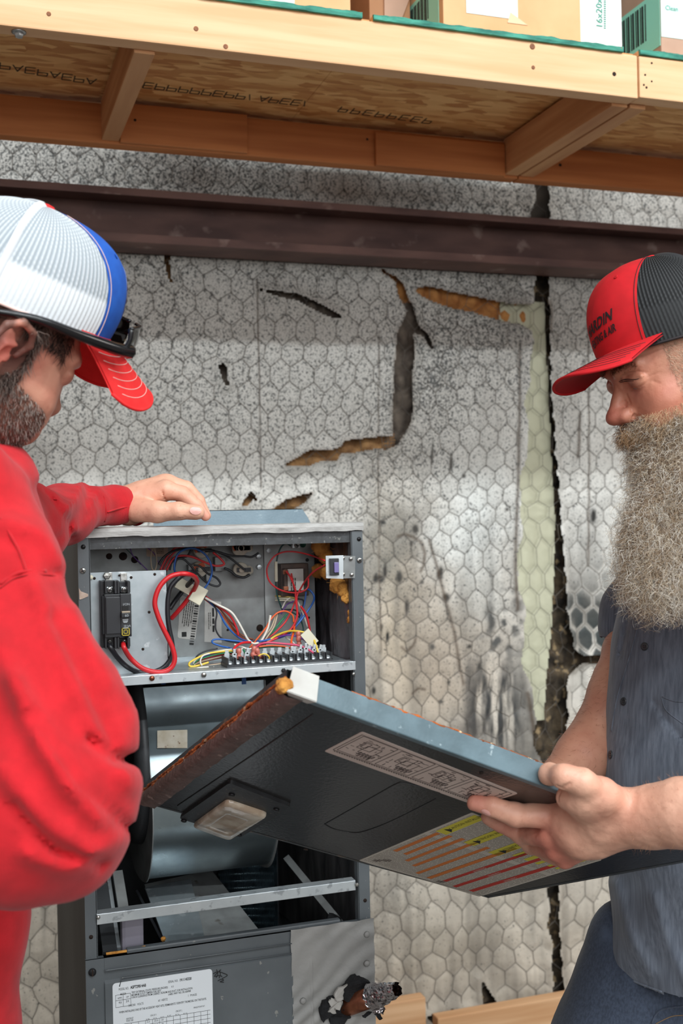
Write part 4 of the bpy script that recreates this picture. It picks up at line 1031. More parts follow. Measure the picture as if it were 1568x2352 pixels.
wire('green', P6, [(480, 1270), (540, 1240), (620, 1160), (700, 1060), (740, 1010)], .0015, H); wire('orange', P6, [(420, 1300), (480, 1230), (560, 1130), (600, 1060), (660, 1000), (730, 985), (790, 1020), (800, 1080)], .0014, H-.01)
wire('grey', P6, [(480, 1270), (540, 1190), (580, 1100), (595, 1020)], .0014, H); wire('tan', P6, [(500, 1290), (550, 1200), (610, 1120), (650, 1000)], .0013, H-.004); wire('tan', P6, [(510, 1300), (570, 1210), (630, 1120), (660, 1010)], .0013, H-.006)
wire('red', P6, [(470, 1260), (600, 1200), (680, 1130), (740, 1060), (790, 960), (825, 860)], .0014, H); wire('red', P6, [(440, 1300), (600, 1240), (720, 1180), (790, 1120), (830, 1020), (820, 900), (815, 820)], .0018, H-.01)
wire('blue', P6, [(500, 1245), (650, 1215), (760, 1170), (830, 1100), (900, 1010), (960, 920), (975, 860), (945, 810), (915, 795)], .0017, H-.012, 1.82, lab='blue wire curving up to the transformer'); wire('blue', P6, [(560, 1240), (740, 1190), (840, 1080), (890, 930), (905, 820)], .0014, H, 1.82)
wire('yellow', P6, [(560, 1260, 1.79), (640, 1200, 1.79), (740, 1160, 1.78), (820, 1155, 1.77), (900, 1170, 1.765), (960, 1210, 1.76), (985, 1260, 1.75), (1010, 1340, 1.742)], .0017, lab='yellow wire')
wire('purple', P6, [(560, 1250, 1.8), (660, 1210, 1.79), (740, 1190, 1.78), (800, 1195, 1.775), (880, 1225, 1.765), (940, 1280, 1.755), (965, 1335, 1.745)], .0014)
wire('pink', P6, [(440, 1340), (500, 1275), (580, 1255), (720, 1265), (820, 1275), (900, 1300), (980, 1350), (1030, 1400)], .0018, 1.77, 1.735, lab='pink wire'); wire('orange', P6, [(785, 1345, 1.745), (780, 1240, 1.76), (800, 1160, 1.78), (810, 1080, 1.80)], .0018, lab='orange wire')
wire('orange', P6, [(500, 1290), (600, 1280), (700, 1285), (770, 1300)], .0014, 1.78); wire('green', P6, [(500, 1300), (580, 1290), (680, 1290), (740, 1300)], .0013, 1.785)
wire('white', P6, [(735, 1210, 1.79), (800, 1260, 1.77), (845, 1335, 1.745)], .0015); wire('white', P6, [(290, 1270), (350, 1290), (420, 1310), (480, 1290)], .0015, 1.775); wire('green', P6, [(365, 1310), (380, 1340), (395, 1380)], .0013, 1.75)
wire('red', P6, [(1065, 552, 1.705), (960, 510), (840, 480), (730, 475), (640, 510), (580, 590), (570, 660), (600, 740), (680, 800), (780, 825), (860, 820), (920, 780), (925, 690)], .0014, 1.79, lab='thin red loop to the fuse bracket'); wire('red', P6, [(1065, 590, 1.705), (980, 640, 1.74), (910, 710, 1.77), (860, 790), (830, 850), (825, 930)], .0014, 1.79)
wire('red', P6, [(735, 640), (770, 690), (800, 760), (820, 830), (826, 920)], .0016, 1.80); wire('red', P6, [(780, 660), (792, 730), (805, 790), (826, 840)], .0014, 1.803)
wire('dark green', P6, [(775, 425), (740, 405), (700, 425), (665, 500), (650, 600), (645, 700), (655, 830), (685, 930), (710, 990)], .0014, 1.83); wire('dark green', P6, [(780, 990), (850, 1040), (880, 1120), (880, 1160)], .0012, 1.82)
wire('white', P6, [(830, 900), (880, 1000), (920, 1120)], .0014, 1.805); wire('red', P6, [(860, 940), (905, 1010), (930, 1100), (945, 1195)], .0018, 1.8); wire('black', P6, [(760, 790), (820, 870), (880, 890), (880, 940), (860, 980)], .0014, 1.82); wire('white', P6, [(700, 960), (730, 900), (770, 870)], .0012, 1.82)
wire('purple', P6, [(690, 1010), (740, 930), (800, 900)], .0012, 1.825); wire('black', P6, [(650, 1020), (720, 975), (830, 985), (870, 1090)], .0012, 1.83)
q = MB(); q.obox(P6(648, 645, 1.825), np.eye(3), (.0024, .0024, .017), bev=.0008); part(q, 'sleeve', m_conn)
# coil of spare thermostat wires
for i, (c, k) in enumerate((('white', 0), ('blue', 1), ('orange', 2), ('green', 3), ('red', 4), ('purple', 5), ('tan', 6), ('brown', 7))):
    o = k*9
    wire(c, P5, [(1560, 1610+o, 1.77), (1430, 1615+o), (1290, 1640+o), (1180, 1680+o*.8), (1120, 1725+o*.5), (1130, 1765), (1200, 1775-o*.2), (1320, 1765-o*.3), (1450, 1740-o*.3), (1540, 1710)], .0013, 1.775+.002*(k % 3))
wire('yellow', P5, [(1560, 1625, 1.76), (1400, 1630), (1250, 1650), (1140, 1695), (1078, 1735), (1085, 1765), (1150, 1760), (1250, 1730)], .0016, 1.765, lab='yellow wire coiled with the spares'); wire('white', P5, [(1190, 1760), (1175, 1720), (1200, 1670), (1260, 1650)], .0012, 1.76)
wire('white', P5, [(1290, 1775), (1350, 1785), (1330, 1800), (1220, 1805), (1140, 1795), (1160, 1780), (1250, 1773)], .0015, 1.752); wire('purple', P5, [(1180, 1800), (1260, 1808), (1350, 1800)], .001, 1.752)
wire('black', P5, [(1125, 1720), (1150, 1670), (1220, 1630), (1330, 1605)], .0013, 1.785)
# terminal block
tb = empty('terminal_block', P6(700, 1440, 1.75)); tb.parent = ah; tb.matrix_parent_inverse = world_mat(ah).inverted()
a = P6(215, 1462, 1.735); b = P6(1115, 1412, 1.735); a[2] = zf+.0005+.004; b[2] = a[2]
q = MB(); q.box((a[0], 1.722, zf+.001), (b[0], 1.768, zf+.006)); q.build('strip', m_brk, tb)
nt_ = 14; pitch = (b[0]-a[0])/nt_
for i in range(nt_):
    x = a[0]+pitch*(i+.5); z = zf+.006
    q = MB(); q.box((x-pitch*.44, 1.722, z-.001), (x-pitch*.32, 1.765, z+.010)); q.box((x-pitch*.32, 1.735, z-.001), (x+pitch*.42, 1.752, z+.004)); q.box((x+pitch*.32, 1.722, z-.001), (x+pitch*.44, 1.765, z+.010)); t = q.build('terminal', m_brk, tb)
    q = MB(); q.lathe((x, 1.731, z), (0, -.6, 1), [(.0052, 0), (.0052, .002), (.0035, .0035)], 10); q.box((x-.004, 1.750, z), (x+.004, 1.7515, z+.0145)); q.box((x-.0028, 1.750, z+.0145), (x+.0028, 1.7515, z+.019)); q.build('terminal_screw', m_galvs, tb)
for (x, y, tilt) in ((330, 1350, 0), (350, 1420, .3), (455, 1330, .2), (495, 1345, -.4), (465, 1400, 0), (525, 1400, -.2), (840, 1200, 0), (845, 1240, 0)):
    c = P6(x, y, 1.745 if y > 1300 else 1.77); q = MB(); d = (math.sin(tilt), 0, math.cos(tilt)); q.lathe(c-np.array(d)*.009, d, [(.0015, 0), (.0042, .001), (.0042, .006), (.0025, .0085), (.0042, .011), (.0042, .017), (.0015, .018)], 12); part(q, 'crimp', mat('pink_crimp', srgb(190, 106, 92), rough=.3))
for (x, y, tilt) in ((292, 1390, 0), (395, 1380, -.2), (793, 1365, .1), (850, 1350, -.2), (905, 1340, 0), (968, 1350, -.2), (1020, 1350, -.2)):
    c = P6(x, y, 1.743); q = MB(); u = np.array((math.cos(tilt), 0, math.sin(tilt))); v = np.array((-math.sin(tilt), 0, math.cos(tilt))); q.obox(c, (u, v, np.cross(u, v)), (.0036, .008, .0015), bev=.0006); q.obox(c+v*.010, (u, v, np.cross(u, v)), (.002, .005, .0015), bev=.0005); part(q, 'spade_terminal', m_galvs)
wire('red', P6, [(290, 1350), (288, 1310), (320, 1275), (370, 1255), (430, 1252)], .0021, 1.745, 1.78); wire('yellow', P6, [(505, 1410), (490, 1385), (515, 1358), (555, 1352), (588, 1375), (588, 1410), (572, 1430)], .0011, 1.732); wire('blue', P6, [(365, 1410), (380, 1440), (400, 1450)], .001, 1.735)
q = MB(); c = P6(935, 1215, 1.755); u = np.array((.62, 0, -.78)); v = np.array((.78, 0, .62)); q.obox(c, (u, v, np.cross(u, v)), (.0135, .0085, .0009)); part(q, 'paper_tag', m_conn, 'white paper tag on the yellow wire')
# wires hanging below the rail
wire('red', P6, [(940, 1500), (950, 1560), (990, 1640)], .0014, 1.76); wire('yellow', P6, [(960, 1500), (972, 1560), (985, 1620)], .0014, 1.76); wire('orange', P6, [(955, 1490), (962, 1550), (975, 1600)], .0012, 1.765)
for px_ in (375, 560):
    q = MB(); q.obox(at(px_, 1563, 1.76), np.eye(3), (.0035, .001, .006)); part(q, 'blue_mark', flat('blue_tape', 30, 80, 140, .5))

# ---- blower section
m_scr = mat('blower_galvanised', srgb(150, 162, 166), srgb(134, 146, 151), scale=22, rough=0.33, metal=0.9, rvar=0.07)
bl = empty('blower_housing', ((XL+XR)/2, 1.95, 0.92)); bl.parent = ah; bl.matrix_parent_inverse = world_mat(ah).inverted()
xs0 = at(352, 1700, 1.77)[0]; xs1 = xs0+0.205
# scroll profile in the (Y, z) plane, read off the photograph's shading: throat, shoulder, round belly
cyy, czz = 1.95, 1.06
_pf = [(1572, 1.865), (1610, 1.862), (1650, 1.850), (1700, 1.828), (1760, 1.803), (1830, 1.788), (1900, 1.790), (1960, 1.812), (2000, 1.850)]
prof = [(Y_, at(450, y_, Y_)[2]) for y_, Y_ in _pf]; prof += [(1.90, prof[-1][1]-.018), (1.98, prof[-1][1]-.026), (2.08, prof[-1][1]-.010)]
prof = [tuple(p[1:]) for p in catmull([(0, a_, b_) for a_, b_ in prof], 6)]
def scroll():
    V = np.array(prof); q = MB(); G = np.zeros((2, len(V), 3))
    for i, x in enumerate((xs0, xs1)): G[i, :, 0] = x; G[i, :, 1] = V[:, 0]; G[i, :, 2] = V[:, 1]
    q.grid(G); return q
q = scroll(); q.build('scroll', m_scr, bl)
for x, s_ in ((xs0, -1), (xs1, 1)):
    q = MB(); pl = [(x, y-.004, z if i_ < 30 else z-.004) for i_, (y, z) in enumerate(prof)]+[(x, 2.15, 0.95), (x, 2.15, ZRAIL-.008)]
    q.prism(pl, (s_*0.0015, 0, 0)); q.build('end_plate', m_galvd, bl)
# left inlet ring seen edge on
q = MB(); q.lathe((xs0-0.002, cyy, czz+0.045), (-1, 0, 0), [(0.155, 0), (0.152, 0.012), (0.135, 0.022), (0.125, 0.018), (0.12, 0.004)], 48); q.build('inlet_ring', m_cabd, bl)
lb = [at(361, 1678, 1.836), at(430, 1676, 1.836), at(430, 1718, 1.820), at(361, 1718, 1.820)]
q = MB(); q.prism(lb, (0, -.0006, 0)); q.build('label', m_rustlab, bl, 'white sticker with rust spots')
# partition and odd bits left of the blower
q = MB(); q.box((XL+.02, 1.80, 0.98), (XL+.045, 1.812, ZRAIL-.01)); q.box((XL+.05, 1.84, 0.98), (XL+.055, 1.86, ZRAIL-.01)); part(q, 'motor_bracket', m_cabd)
# ---- coil compartment
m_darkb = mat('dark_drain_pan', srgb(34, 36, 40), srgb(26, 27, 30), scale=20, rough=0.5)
q = MB(); q.box((XL+.004, CY+.06, .60), (XR-.012, BKY-.01, .615)); part(q, 'drain_pan', m_darkb)
q = MB(); q.prism([P7(380, 1110, 1.92), P7(700, 1040, 1.98), P7(930, 1330, 1.80), P7(480, 1400, 1.76)], (0, .002, -.003)); part(q, 'coil_cover', m_galvd, 'wide slanted sheet over the coil')
q = MB(); q.prism([P7(380, 1130, 1.915), P7(600, 1090, 1.93), P7(665, 1365, 1.775), P7(480, 1400, 1.755)], (0, -.004, .003)); part(q, 'coil_cover', m_galv, 'brighter narrow slanted sheet')
# finned coil slab: 26 fins and hairpin rows
fx0, fx1 = P7(740, 1040, 2.02)[0], P7(1010, 1040, 2.02)[0]
cf = empty('coil', ((fx0+fx1)/2, 2.02, .75)); cf.parent = ah; cf.matrix_parent_inverse = world_mat(ah).inverted()
m_fin = mat('coil_fin', srgb(60, 76, 84), srgb(34, 44, 50), scale=60, rough=.4, metal=.7)
for k in range(9):
    y_ = 1030+k*34; A = P7(735, y_, 2.02); B = P7(1000, y_-6, 2.02)
    q = MB(); q.tube([A, (A+B)/2+np.array([0, 0, .001]), B], .0035, 8); q.build('tube_row', mat('coil_tube', srgb(150, 172, 180), rough=.3, metal=.9), cf)
q = MB()
for k in range(44):
    x = fx0+(fx1-fx0)*k/43; q.obox((x, 2.025, .90), np.eye(3), (.0006, .011, .16))
q.build('fin', m_fin, cf, kind='stuff')
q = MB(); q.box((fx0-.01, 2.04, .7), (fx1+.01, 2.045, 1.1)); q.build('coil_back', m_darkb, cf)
# braces
def bar3(p, r_, w_, t_, m, name='brace', lab=None):
    p = np.array(p); r_ = np.array(r_); d = r_-p; L_ = np.linalg.norm(d); d /= L_; s_ = np.cross(d, (0, 1, 0)); s_ /= np.linalg.norm(s_)
    q = MB(); q.obox((p+r_)/2, (d, s_, np.cross(d, s_)), (L_/2, w_/2, t_/2), bev=.0006); return part(q, name, m, lab)
bar3(P7(1060, 980, 1.96), P7(1330, 1310, 1.76), .012, .004, m_galvd, lab='diagonal galvanised brace at the right')
bar3(P7(1270, 1265, 1.78), P7(1310, 1290, 1.76), .012, .01, m_cabd, 'bracket')
bar3(P7(170, 1110, 1.86), P7(215, 1440, 1.72), .022, .004, m_cabd, lab='dark slanted channel at the left'); bar3(P7(250, 1050, 1.86), P7(310, 1420, 1.73), .016, .006, m_galvd, lab='galvanised slanted channel'); bar3(P7(205, 1080, 1.88), P7(255, 1430, 1.735), .006, .012, m_galvs)
q = MB(); q.obox((P7(320, 1360, 1.735)), np.eye(3), (.017, .01, .040), bev=.006); part(q, 'plastic_trap', mat('mauve_plastic', srgb(140, 136, 148), rough=.4), 'rounded grey plastic fitting')
bar3(P7(348, 1150, 1.9), P7(470, 1390, 1.76), .004, .012, m_darkb)
tuft([(P7(470, 1372, 1.735), .004)], 0, seed=8, n=10)
q = MB(); q.tube(catmull([P7(195, 1445, 1.705), P7(260, 1436, 1.703), P7(330, 1425, 1.704), P7(385, 1410, 1.705)], 6), .0022, 6); part(q, 'fiberglass', m_wool)

# ---- lower front panel
ZP = (at(198, 2206, 1.697)[2]+at(851, 2112, 1.697)[2])/2
lp = empty('lower_panel', ((XL+XR)/2, 1.695, .4)); lp.parent = ah; lp.matrix_parent_inverse = world_mat(ah).inverted()
xm = at(670, 2180, 1.695)[0]
def lower():
    q = MB(); z0 = .35; F0, F1 = 1.695, 1.6915
    xs_ = [XL-.001, XL+.006, XL+.017, XL+.020, xm]
    # flat border, step, raised field
    prof_ = [(ZP, F0+.012), (ZP, F0), (ZP-.019, F0), (ZP-.023, F1+.0045), (ZP-.033, F1+.0045), (ZP-.037, F1), (z0, F1)]
    G = np.zeros((2, len(prof_), 3))
    for i, x in enumerate((XL+.026, xm)):
        for k, (z, y) in enumerate(prof_): G[i, k] = (x, y, z)
    q.grid(G, smooth=False)
    q.box((XL-.001, F0, z0), (XL+.0262, F0+.003, ZP)); q.box((XL-.001, F0+.0005, ZP-.001), (XR, F0+.012, ZP)); q.box((XL+.026, F0+.008, z0), (xm, F0+.009, ZP-.001))
    return q
q = lower(); q.build('panel_sheet', m_cab, lp)
q = MB(); q.box((XL+.06, 1.700, ZP-.001), (XR-.05, 1.712, ZP+.006), bev=.002); q.build('panel_lip', m_cab, lp)
def mastic_patch():
    nx_, nz_ = 70, 120; x = np.linspace(xm-.002, XR+.0025, nx_); z = np.linspace(.42, ZP+.004, nz_); X, Z = np.meshgrid(x, z, indexing='ij'); P = np.stack([X, X*0, Z], -1)
    wv = np.sin((Z*1.0-(X-xm)*.55+(fbm(P, 7, 2, 3)-.5)*.10)*230)*.0017
    h = .0016+wv*np.clip(fbm(P, 9, 2, 5)*2-.4, 0, 1)+(fbm(P, 30, 3, 7)-.5)*.0022+.002*(Z < ZP-.045)*(np.abs(X-(xm+.03)) < .0015)
    Z2 = Z+(fbm(P, 30, 2, 12)-.5)*.004*(Z > ZP); X2 = X+(fbm(P, 40, 2, 14)-.5)*.003*(X < xm)
    G = np.stack([X2, 1.6925-h, Z2], -1); q = MB(); q.grid(G, flip=True)
    q.box((xm, 1.694, .42), (XR+.001, 1.699, ZP)); return q
q = mastic_patch(); q.build('mastic_patch', m_mast2, lp, 'grey mastic smeared over the right of the panel')
for (x, y) in ((1345, 95), (1345, 232), (1043, 410)):
    p = at(190+x/2.063, 2100+y/2.063, 1.689); q = MB(); q.lathe(p, (0, -1, 0), [(.0052, 0), (.0048, .002), (.003, .0035)], 8); q.build('screw', m_mast2, lp)
p = at(212, 2233, 1.694); q = MB(); q.lathe(p, (0, -1, 0), [(.0058, 0), (.0055, .002), (.003, .003)], 16); q.build('screw', m_scrd, lp)
q = MB(); q.obox(p+np.array([0, -.0032, 0]), np.eye(3), (.001, .0004, .005)); q.build('screw_slot', m_hole, lp)
for (x0_, y0_, x1_, y1_) in ((246, 2229, 670, 2167), (280, 2246, 670, 2190)):
    q = MB(); a_, b_ = at(x0_, y0_, 1.6912), at(x1_, y1_, 1.6912); q.tube([a_-np.array([.004, 0, .012 if y0_ > 2240 else 0]), a_, (a_+b_)/2, b_], .0011, 6); q.build('pressed_rib', m_cab, lp)
# rating plate
F1 = 1.6915
pl = [at(258, 2258, F1-.0005), at(487, 2226, F1-.0005)]
zx0, zx1 = pl[0][0], pl[1][0]; ztp = (pl[0][2]+pl[1][2])/2
q = MB(); P = []
R5 = .005
for k in range(7): t = PI-(PI/2)*k/6; P.append((zx0+R5+R5*math.cos(t), F1-.0004, ztp-R5+R5*math.sin(t)))
for k in range(7): t = PI/2-(PI/2)*k/6; P.append((zx1-R5+R5*math.cos(t), F1-.0004, ztp-R5+R5*math.sin(t)))
P += [(zx1, F1-.0004, .60), (zx0, F1-.0004, .60)]
q.prism(P, (0, -.0004, 0)); rp = q.build('rating_plate', mat('plate_white', srgb(226, 230, 233), rough=.4), lp, 'white rating plate printed with the model and serial numbers')
def PT(x, y): # crop of the plate: 190+x/2.063
    return at(190+x/2.063, 2100+y/2.063, F1-.0009)
q = MB()
def tx(s_, x, y, size, bold=0.0, x1=None, q_=None):
    V, F_ = text_mesh(s_, 1.0, 'LEFT', bold); o = PT(x, y); w_ = V[:, 0].max(); k = (PT(x1, y)[0]-o[0])/w_ if x1 else size
    P_ = o+np.stack([V[:, 0]*k, V[:, 1]*0-.0002, V[:, 1]*size], -1); q.add(P_, F_)
tx('MODEL NO.', 170, 362, .0052, x1=218); tx('ASPT29B14AB', 226, 353, .0060, .03, 300); tx('SERIAL NO.', 404, 326, .0050, x1=452); tx('1911145320', 458, 318, .0056, .03, 515)
tx('MOTOR', 178, 384, .0042, .01, 205); tx('TEST EXTERNAL STATIC PRESSURE (INCHES)', 231, 376, .0042, .01, 403); tx('0.3', 419, 347, .0038, x1=430); tx('MAXIMUM OUTLET TEMPERATURE 200°F.', 231, 388, .0042, .01, 372); tx('0 INCH CLEARANCE FROM CABINET, PLENUM AND DUCT, FOR INSTALLATION.', 231, 399, .0042, .01, 522)
tx('LABEL PART NO. SR1A00984', 405, 384, .0042, .01, 512); tx('AMPS', 165, 402, .0036, x1=186); tx('HP', 206, 396, .0036, x1=218); tx('4.6', 170, 424, .0052, x1=184); tx('3/4', 204, 418, .0052, x1=218)
tx('208/240   VOLTS', 216, 438, .0046, x1=288); tx('60  HERTZ', 357, 414, .0046, x1=402); tx('1  PHASE', 497, 391, .0046, x1=540)
tx('WHEN INSTALLING ONE OF THE ACCESSORY HEAT KITS, PERMANENTLY IDENTIFY THE MODEL ON THIS PLATE.', 172, 470, .0044, .01, 587)
tx('HEATER KIT', 206, 500, .0036, x1=240); tx('MODEL USED', 206, 510, .0036, x1=240); tx('CIRCUIT 1', 320, 484, .0036, x1=350); tx('CIRCUIT 2', 440, 464, .0036, x1=470); tx('SINGLE POINT KIT', 525, 446, .0034, x1=578)
for k, w_ in enumerate(('K.W.', 'M.C.A.', 'M.O.P.')): tx(w_, 300+34*k, 502-5*k, .0032, x1=318+34*k); tx(w_, 400+38*k, 485-5*k, .0032, x1=420+38*k)
for k, rowt in enumerate((('3.3', '25.0', '25'), ('5', '31.8', '35'), ('6', '36.6', '40'), ('8', '46.4', '50'), ('10', '58.5', '60'))):
    for j, w_ in enumerate(rowt): on_plane(q, w_, PT(304+34*j, 514-5*j)+np.array([0, 0, -.006*k]), EX, EZ, .0036, off=.0002)
q.build('print', m_ink, rp, 'printed rating text', kind=None)
q = MB()
def ln(x0, y0, x1, y1, w_=.00025):
    a, b = PT(x0, y0), PT(x1, y1); d = b-a; L_ = np.linalg.norm(d); d /= L_; u = np.cross(d, (0, 1, 0)); q.obox((a+b)/2+np.array([0, -.0002, 0]), (d, u, np.cross(d, u)), (L_/2, w_, .0001))
x0w, x1w = zx0+.004, zx1-.004
for z in (ztp-.018, ztp-.026, ztp-.036): q.box((x0w, F1-.0012, z), (x0w+.022, F1-.001, z+.0004))
for x in (0, .011, .022): q.box((x0w+x, F1-.0012, ztp-.036), (x0w+x+.0004, F1-.001, ztp-.018))
for k in range(9): z = ztp-.062-.0062*k; q.box((x0w+.012, F1-.0012, z), (x1w, F1-.001, z+.0004))
for k in range(13): x = x0w+.012+k*.0104; q.box((x, F1-.0012, .60), (x+.0004, F1-.001, ztp-.062))
q.build('table_rules', m_ink, rp)
q = MB()
for pts in ([(618, 282), (640, 272), (668, 280), (685, 290), (660, 305)], [(634, 262), (640, 285), (632, 300)], [(648, 265), (652, 285), (646, 302)], [(622, 295), (650, 290), (660, 296)], [(640, 316), (655, 308), (668, 312), (650, 320), (668, 322)], [(655, 262), (640, 275), (625, 290)]):
    q.tube(catmull([PT(*p) for p in pts], 4), .00055, 5)
q.build('marker_scrawl', m_ink, lp, 'black marker scrawl')
# pipe stub wrapped in foil and torn foam
pp = empty('suction_pipe', at(800, 2320, 1.68)); pp.parent = ah; pp.matrix_parent_inverse = world_mat(ah).inverted()
def PL(x, y, Y): return at(190+x/2.063, 2100+y/2.063, Y)
A = PL(1240, 440, 1.70); Bp = PL(1385, 385, 1.645)
q = MB(); q.tube([PL(1220, 450, 1.73), A, Bp], .0155, 20); q.build('copper_pipe', m_copper, pp)
def crumple(p0, p1, r0, r1, seed, m, name, amp=.25, seg=26, n=22, lab=None):
    p0 = np.array(p0); p1 = np.array(p1); d = p1-p0; L_ = np.linalg.norm(d); d /= L_; a = np.cross(d, (0, 0, 1)); a /= np.linalg.norm(a); b = np.cross(d, a); G = np.zeros((n, seg+1, 3))
    for i in range(n):
        t = i/(n-1); r = r0+(r1-r0)*t
        for k in range(seg+1):
            th = 2*PI*k/seg; s_ = np.array([[math.cos(th)*2, math.sin(th)*2, t*3]]); nn = float(fbm(s_, 2.2, 3, seed)[0]-.5)*2
            jag = float(fbm(s_*3, 2, 2, seed+5)[0]-.5)*.012*(i in (0, n-1)); G[i, k] = p0+d*(L_*t+jag)+(a*math.cos(th)+b*math.sin(th))*r*(1+amp*nn)
    q = MB(); q.grid(G, smooth=False); return q.build(name, m, pp, lab)
crumple(PL(1368, 392, 1.652), PL(1490, 355, 1.612), .020, .010, 5, m_tin, 'foil_wrap', lab='crumpled shiny foil around the pipe end')
crumple(PL(1390, 440, 1.65), PL(1425, 455, 1.64), .010, .005, 9, m_tin, 'foil_wrap', .4)
def shred(pts, Y, seed, m=m_foam, t=.008):
    q = MB(); P = [PL(x, y, Y) for x, y in pts]; P = catmull(P, 4, True); rs = np.random.RandomState(seed); P = P+np.stack([rs.randn(len(P))*.0012, rs.randn(len(P))*.002, rs.randn(len(P))*.0012], -1)
    q.prism(P, (0, t, 0)); return q.build('foam_shred', m, pp)
shred([(1250, 345), (1300, 305), (1345, 318), (1372, 345), (1365, 385), (1310, 400), (1250, 420), (1240, 380)], 1.672, 1, t=.016)
shred([(1130, 440), (1165, 395), (1215, 400), (1235, 430), (1225, 470), (1180, 485), (1135, 505)], 1.684, 2); shred([(1185, 480), (1270, 480), (1230, 530), (1180, 545)], 1.68, 3); shred([(1380, 455), (1410, 460), (1416, 502), (1395, 492)], 1.645, 4, t=.003); shred([(1325, 485), (1370, 462), (1340, 490)], 1.655, 6, t=.003)
m_crk = mat('cracked_mastic', srgb(170, 166, 160), rough=.7, bump=.6)
shred([(1165, 410), (1195, 400), (1230, 415), (1220, 450), (1190, 445), (1200, 470), (1160, 465), (1175, 440)], 1.681, 11, m_crk, .002); shred([(1190, 390), (1230, 340), (1262, 335), (1245, 395), (1215, 410)], 1.678, 12, m_crk, .004)
# stand under the cabinet
q = MB(); q.box((XL-.02, CY-.02, 0.0), (XR+.02, BKY+.02, .345), bev=.004); q.build('plenum_box', m_galvd, None, 'galvanised plenum box the air handler stands on', 'plenum')
# ================================================================== smooth solid modelling (distance fields to mesh)
def _smin(a, b, k):
    if k <= 0: return np.minimum(a, b)
    h = np.clip(0.5+0.5*(b-a)/k, 0, 1); return b+(a-b)*h-k*h*(1-h)
class SDF:
    def __init__(s, k=0.01): s.ops = []; s.k = k
    def cap(s, a, b, ra, rb=None, k=None, op='u', sq=None):
        """tapered capsule"""
        a = np.asarray(a, float); b = np.asarray(b, float); rb = ra if rb is None else rb
        r = max(ra, rb); lo = np.minimum(a, b)-r; hi = np.maximum(a, b)+r
        def f(P):
            ab = b-a; t = np.clip(((P-a)@ab)/(ab@ab+1e-12), 0, 1)
            return np.linalg.norm(P-a-t[..., None]*ab, axis=-1)-(ra+(rb-ra)*t)
        s.ops.append((f, lo, hi, s.k if k is None else k, op)); return s
    def ell(s, c, r, ax=None, k=None, op='u'):
        c = np.asarray(c, float); r = np.asarray(r, float)*np.ones(3); A = np.eye(3) if ax is None else np.asarray(ax, float)
        m = r.max(); ext = np.sqrt(((A.T*r)**2).sum(1)) if True else m
        def f(P):
            q = (P-c)@A.T/r; L_ = np.linalg.norm(q, axis=-1); g = np.linalg.norm(q/r, axis=-1)+1e-9
            return L_*(L_-1)/g
        s.ops.append((f, c-ext, c+ext, s.k if k is None else k, op)); return s
    def chain(s, pts, rs, k=None, op='u'):
        for i in range(len(pts)-1): s.cap(pts[i], pts[i+1], rs[i], rs[i+1], k, op)
        return s
    def fn(s, f, lo, hi, k=0.0, op='u'): s.ops.append((f, np.asarray(lo), np.asarray(hi), k, op)); return s
    def mesh(s, res, disp=None, name='body', clip=None):
        lo = np.min([o[1] for o in s.ops if o[4] == 'u'], 0)-s.k-3*res; hi = np.max([o[2] for o in s.ops if o[4] == 'u'], 0)+s.k+3*res
        if clip is not None: lo = np.maximum(lo, clip[0]); hi = np.minimum(hi, clip[1])
        n = np.ceil((hi-lo)/res).astype(int)+1
        ax = [lo[i]+np.arange(n[i])*res for i in range(3)]
        D = np.full(tuple(n), 1.0, np.float32)
        for f, a, b, k, op in s.ops:
            pad = k+3*res+0.004; i0 = np.maximum(np.floor((a-pad-lo)/res).astype(int), 0); i1 = np.minimum(np.ceil((b+pad-lo)/res).astype(int)+1, n)
            if (i1 <= i0).any(): continue
            P = np.stack(np.meshgrid(*[ax[j][i0[j]:i1[j]] for j in range(3)], indexing='ij'), -1)
            sl = tuple(slice(i0[j], i1[j]) for j in range(3)); v = f(P)
            if op == 'u': D[sl] = _smin(D[sl], v, k)
            else: D[sl] = -_smin(-D[sl], v, k)
        if disp is not None:
            near = np.abs(D) < 0.03; idx = np.argwhere(near); P = lo+idx*res; D[near] -= disp(P).astype(np.float32)
        D = np.pad(D, 1, constant_values=1.0); lo = lo-res
        return nets(D, lo, res, name)
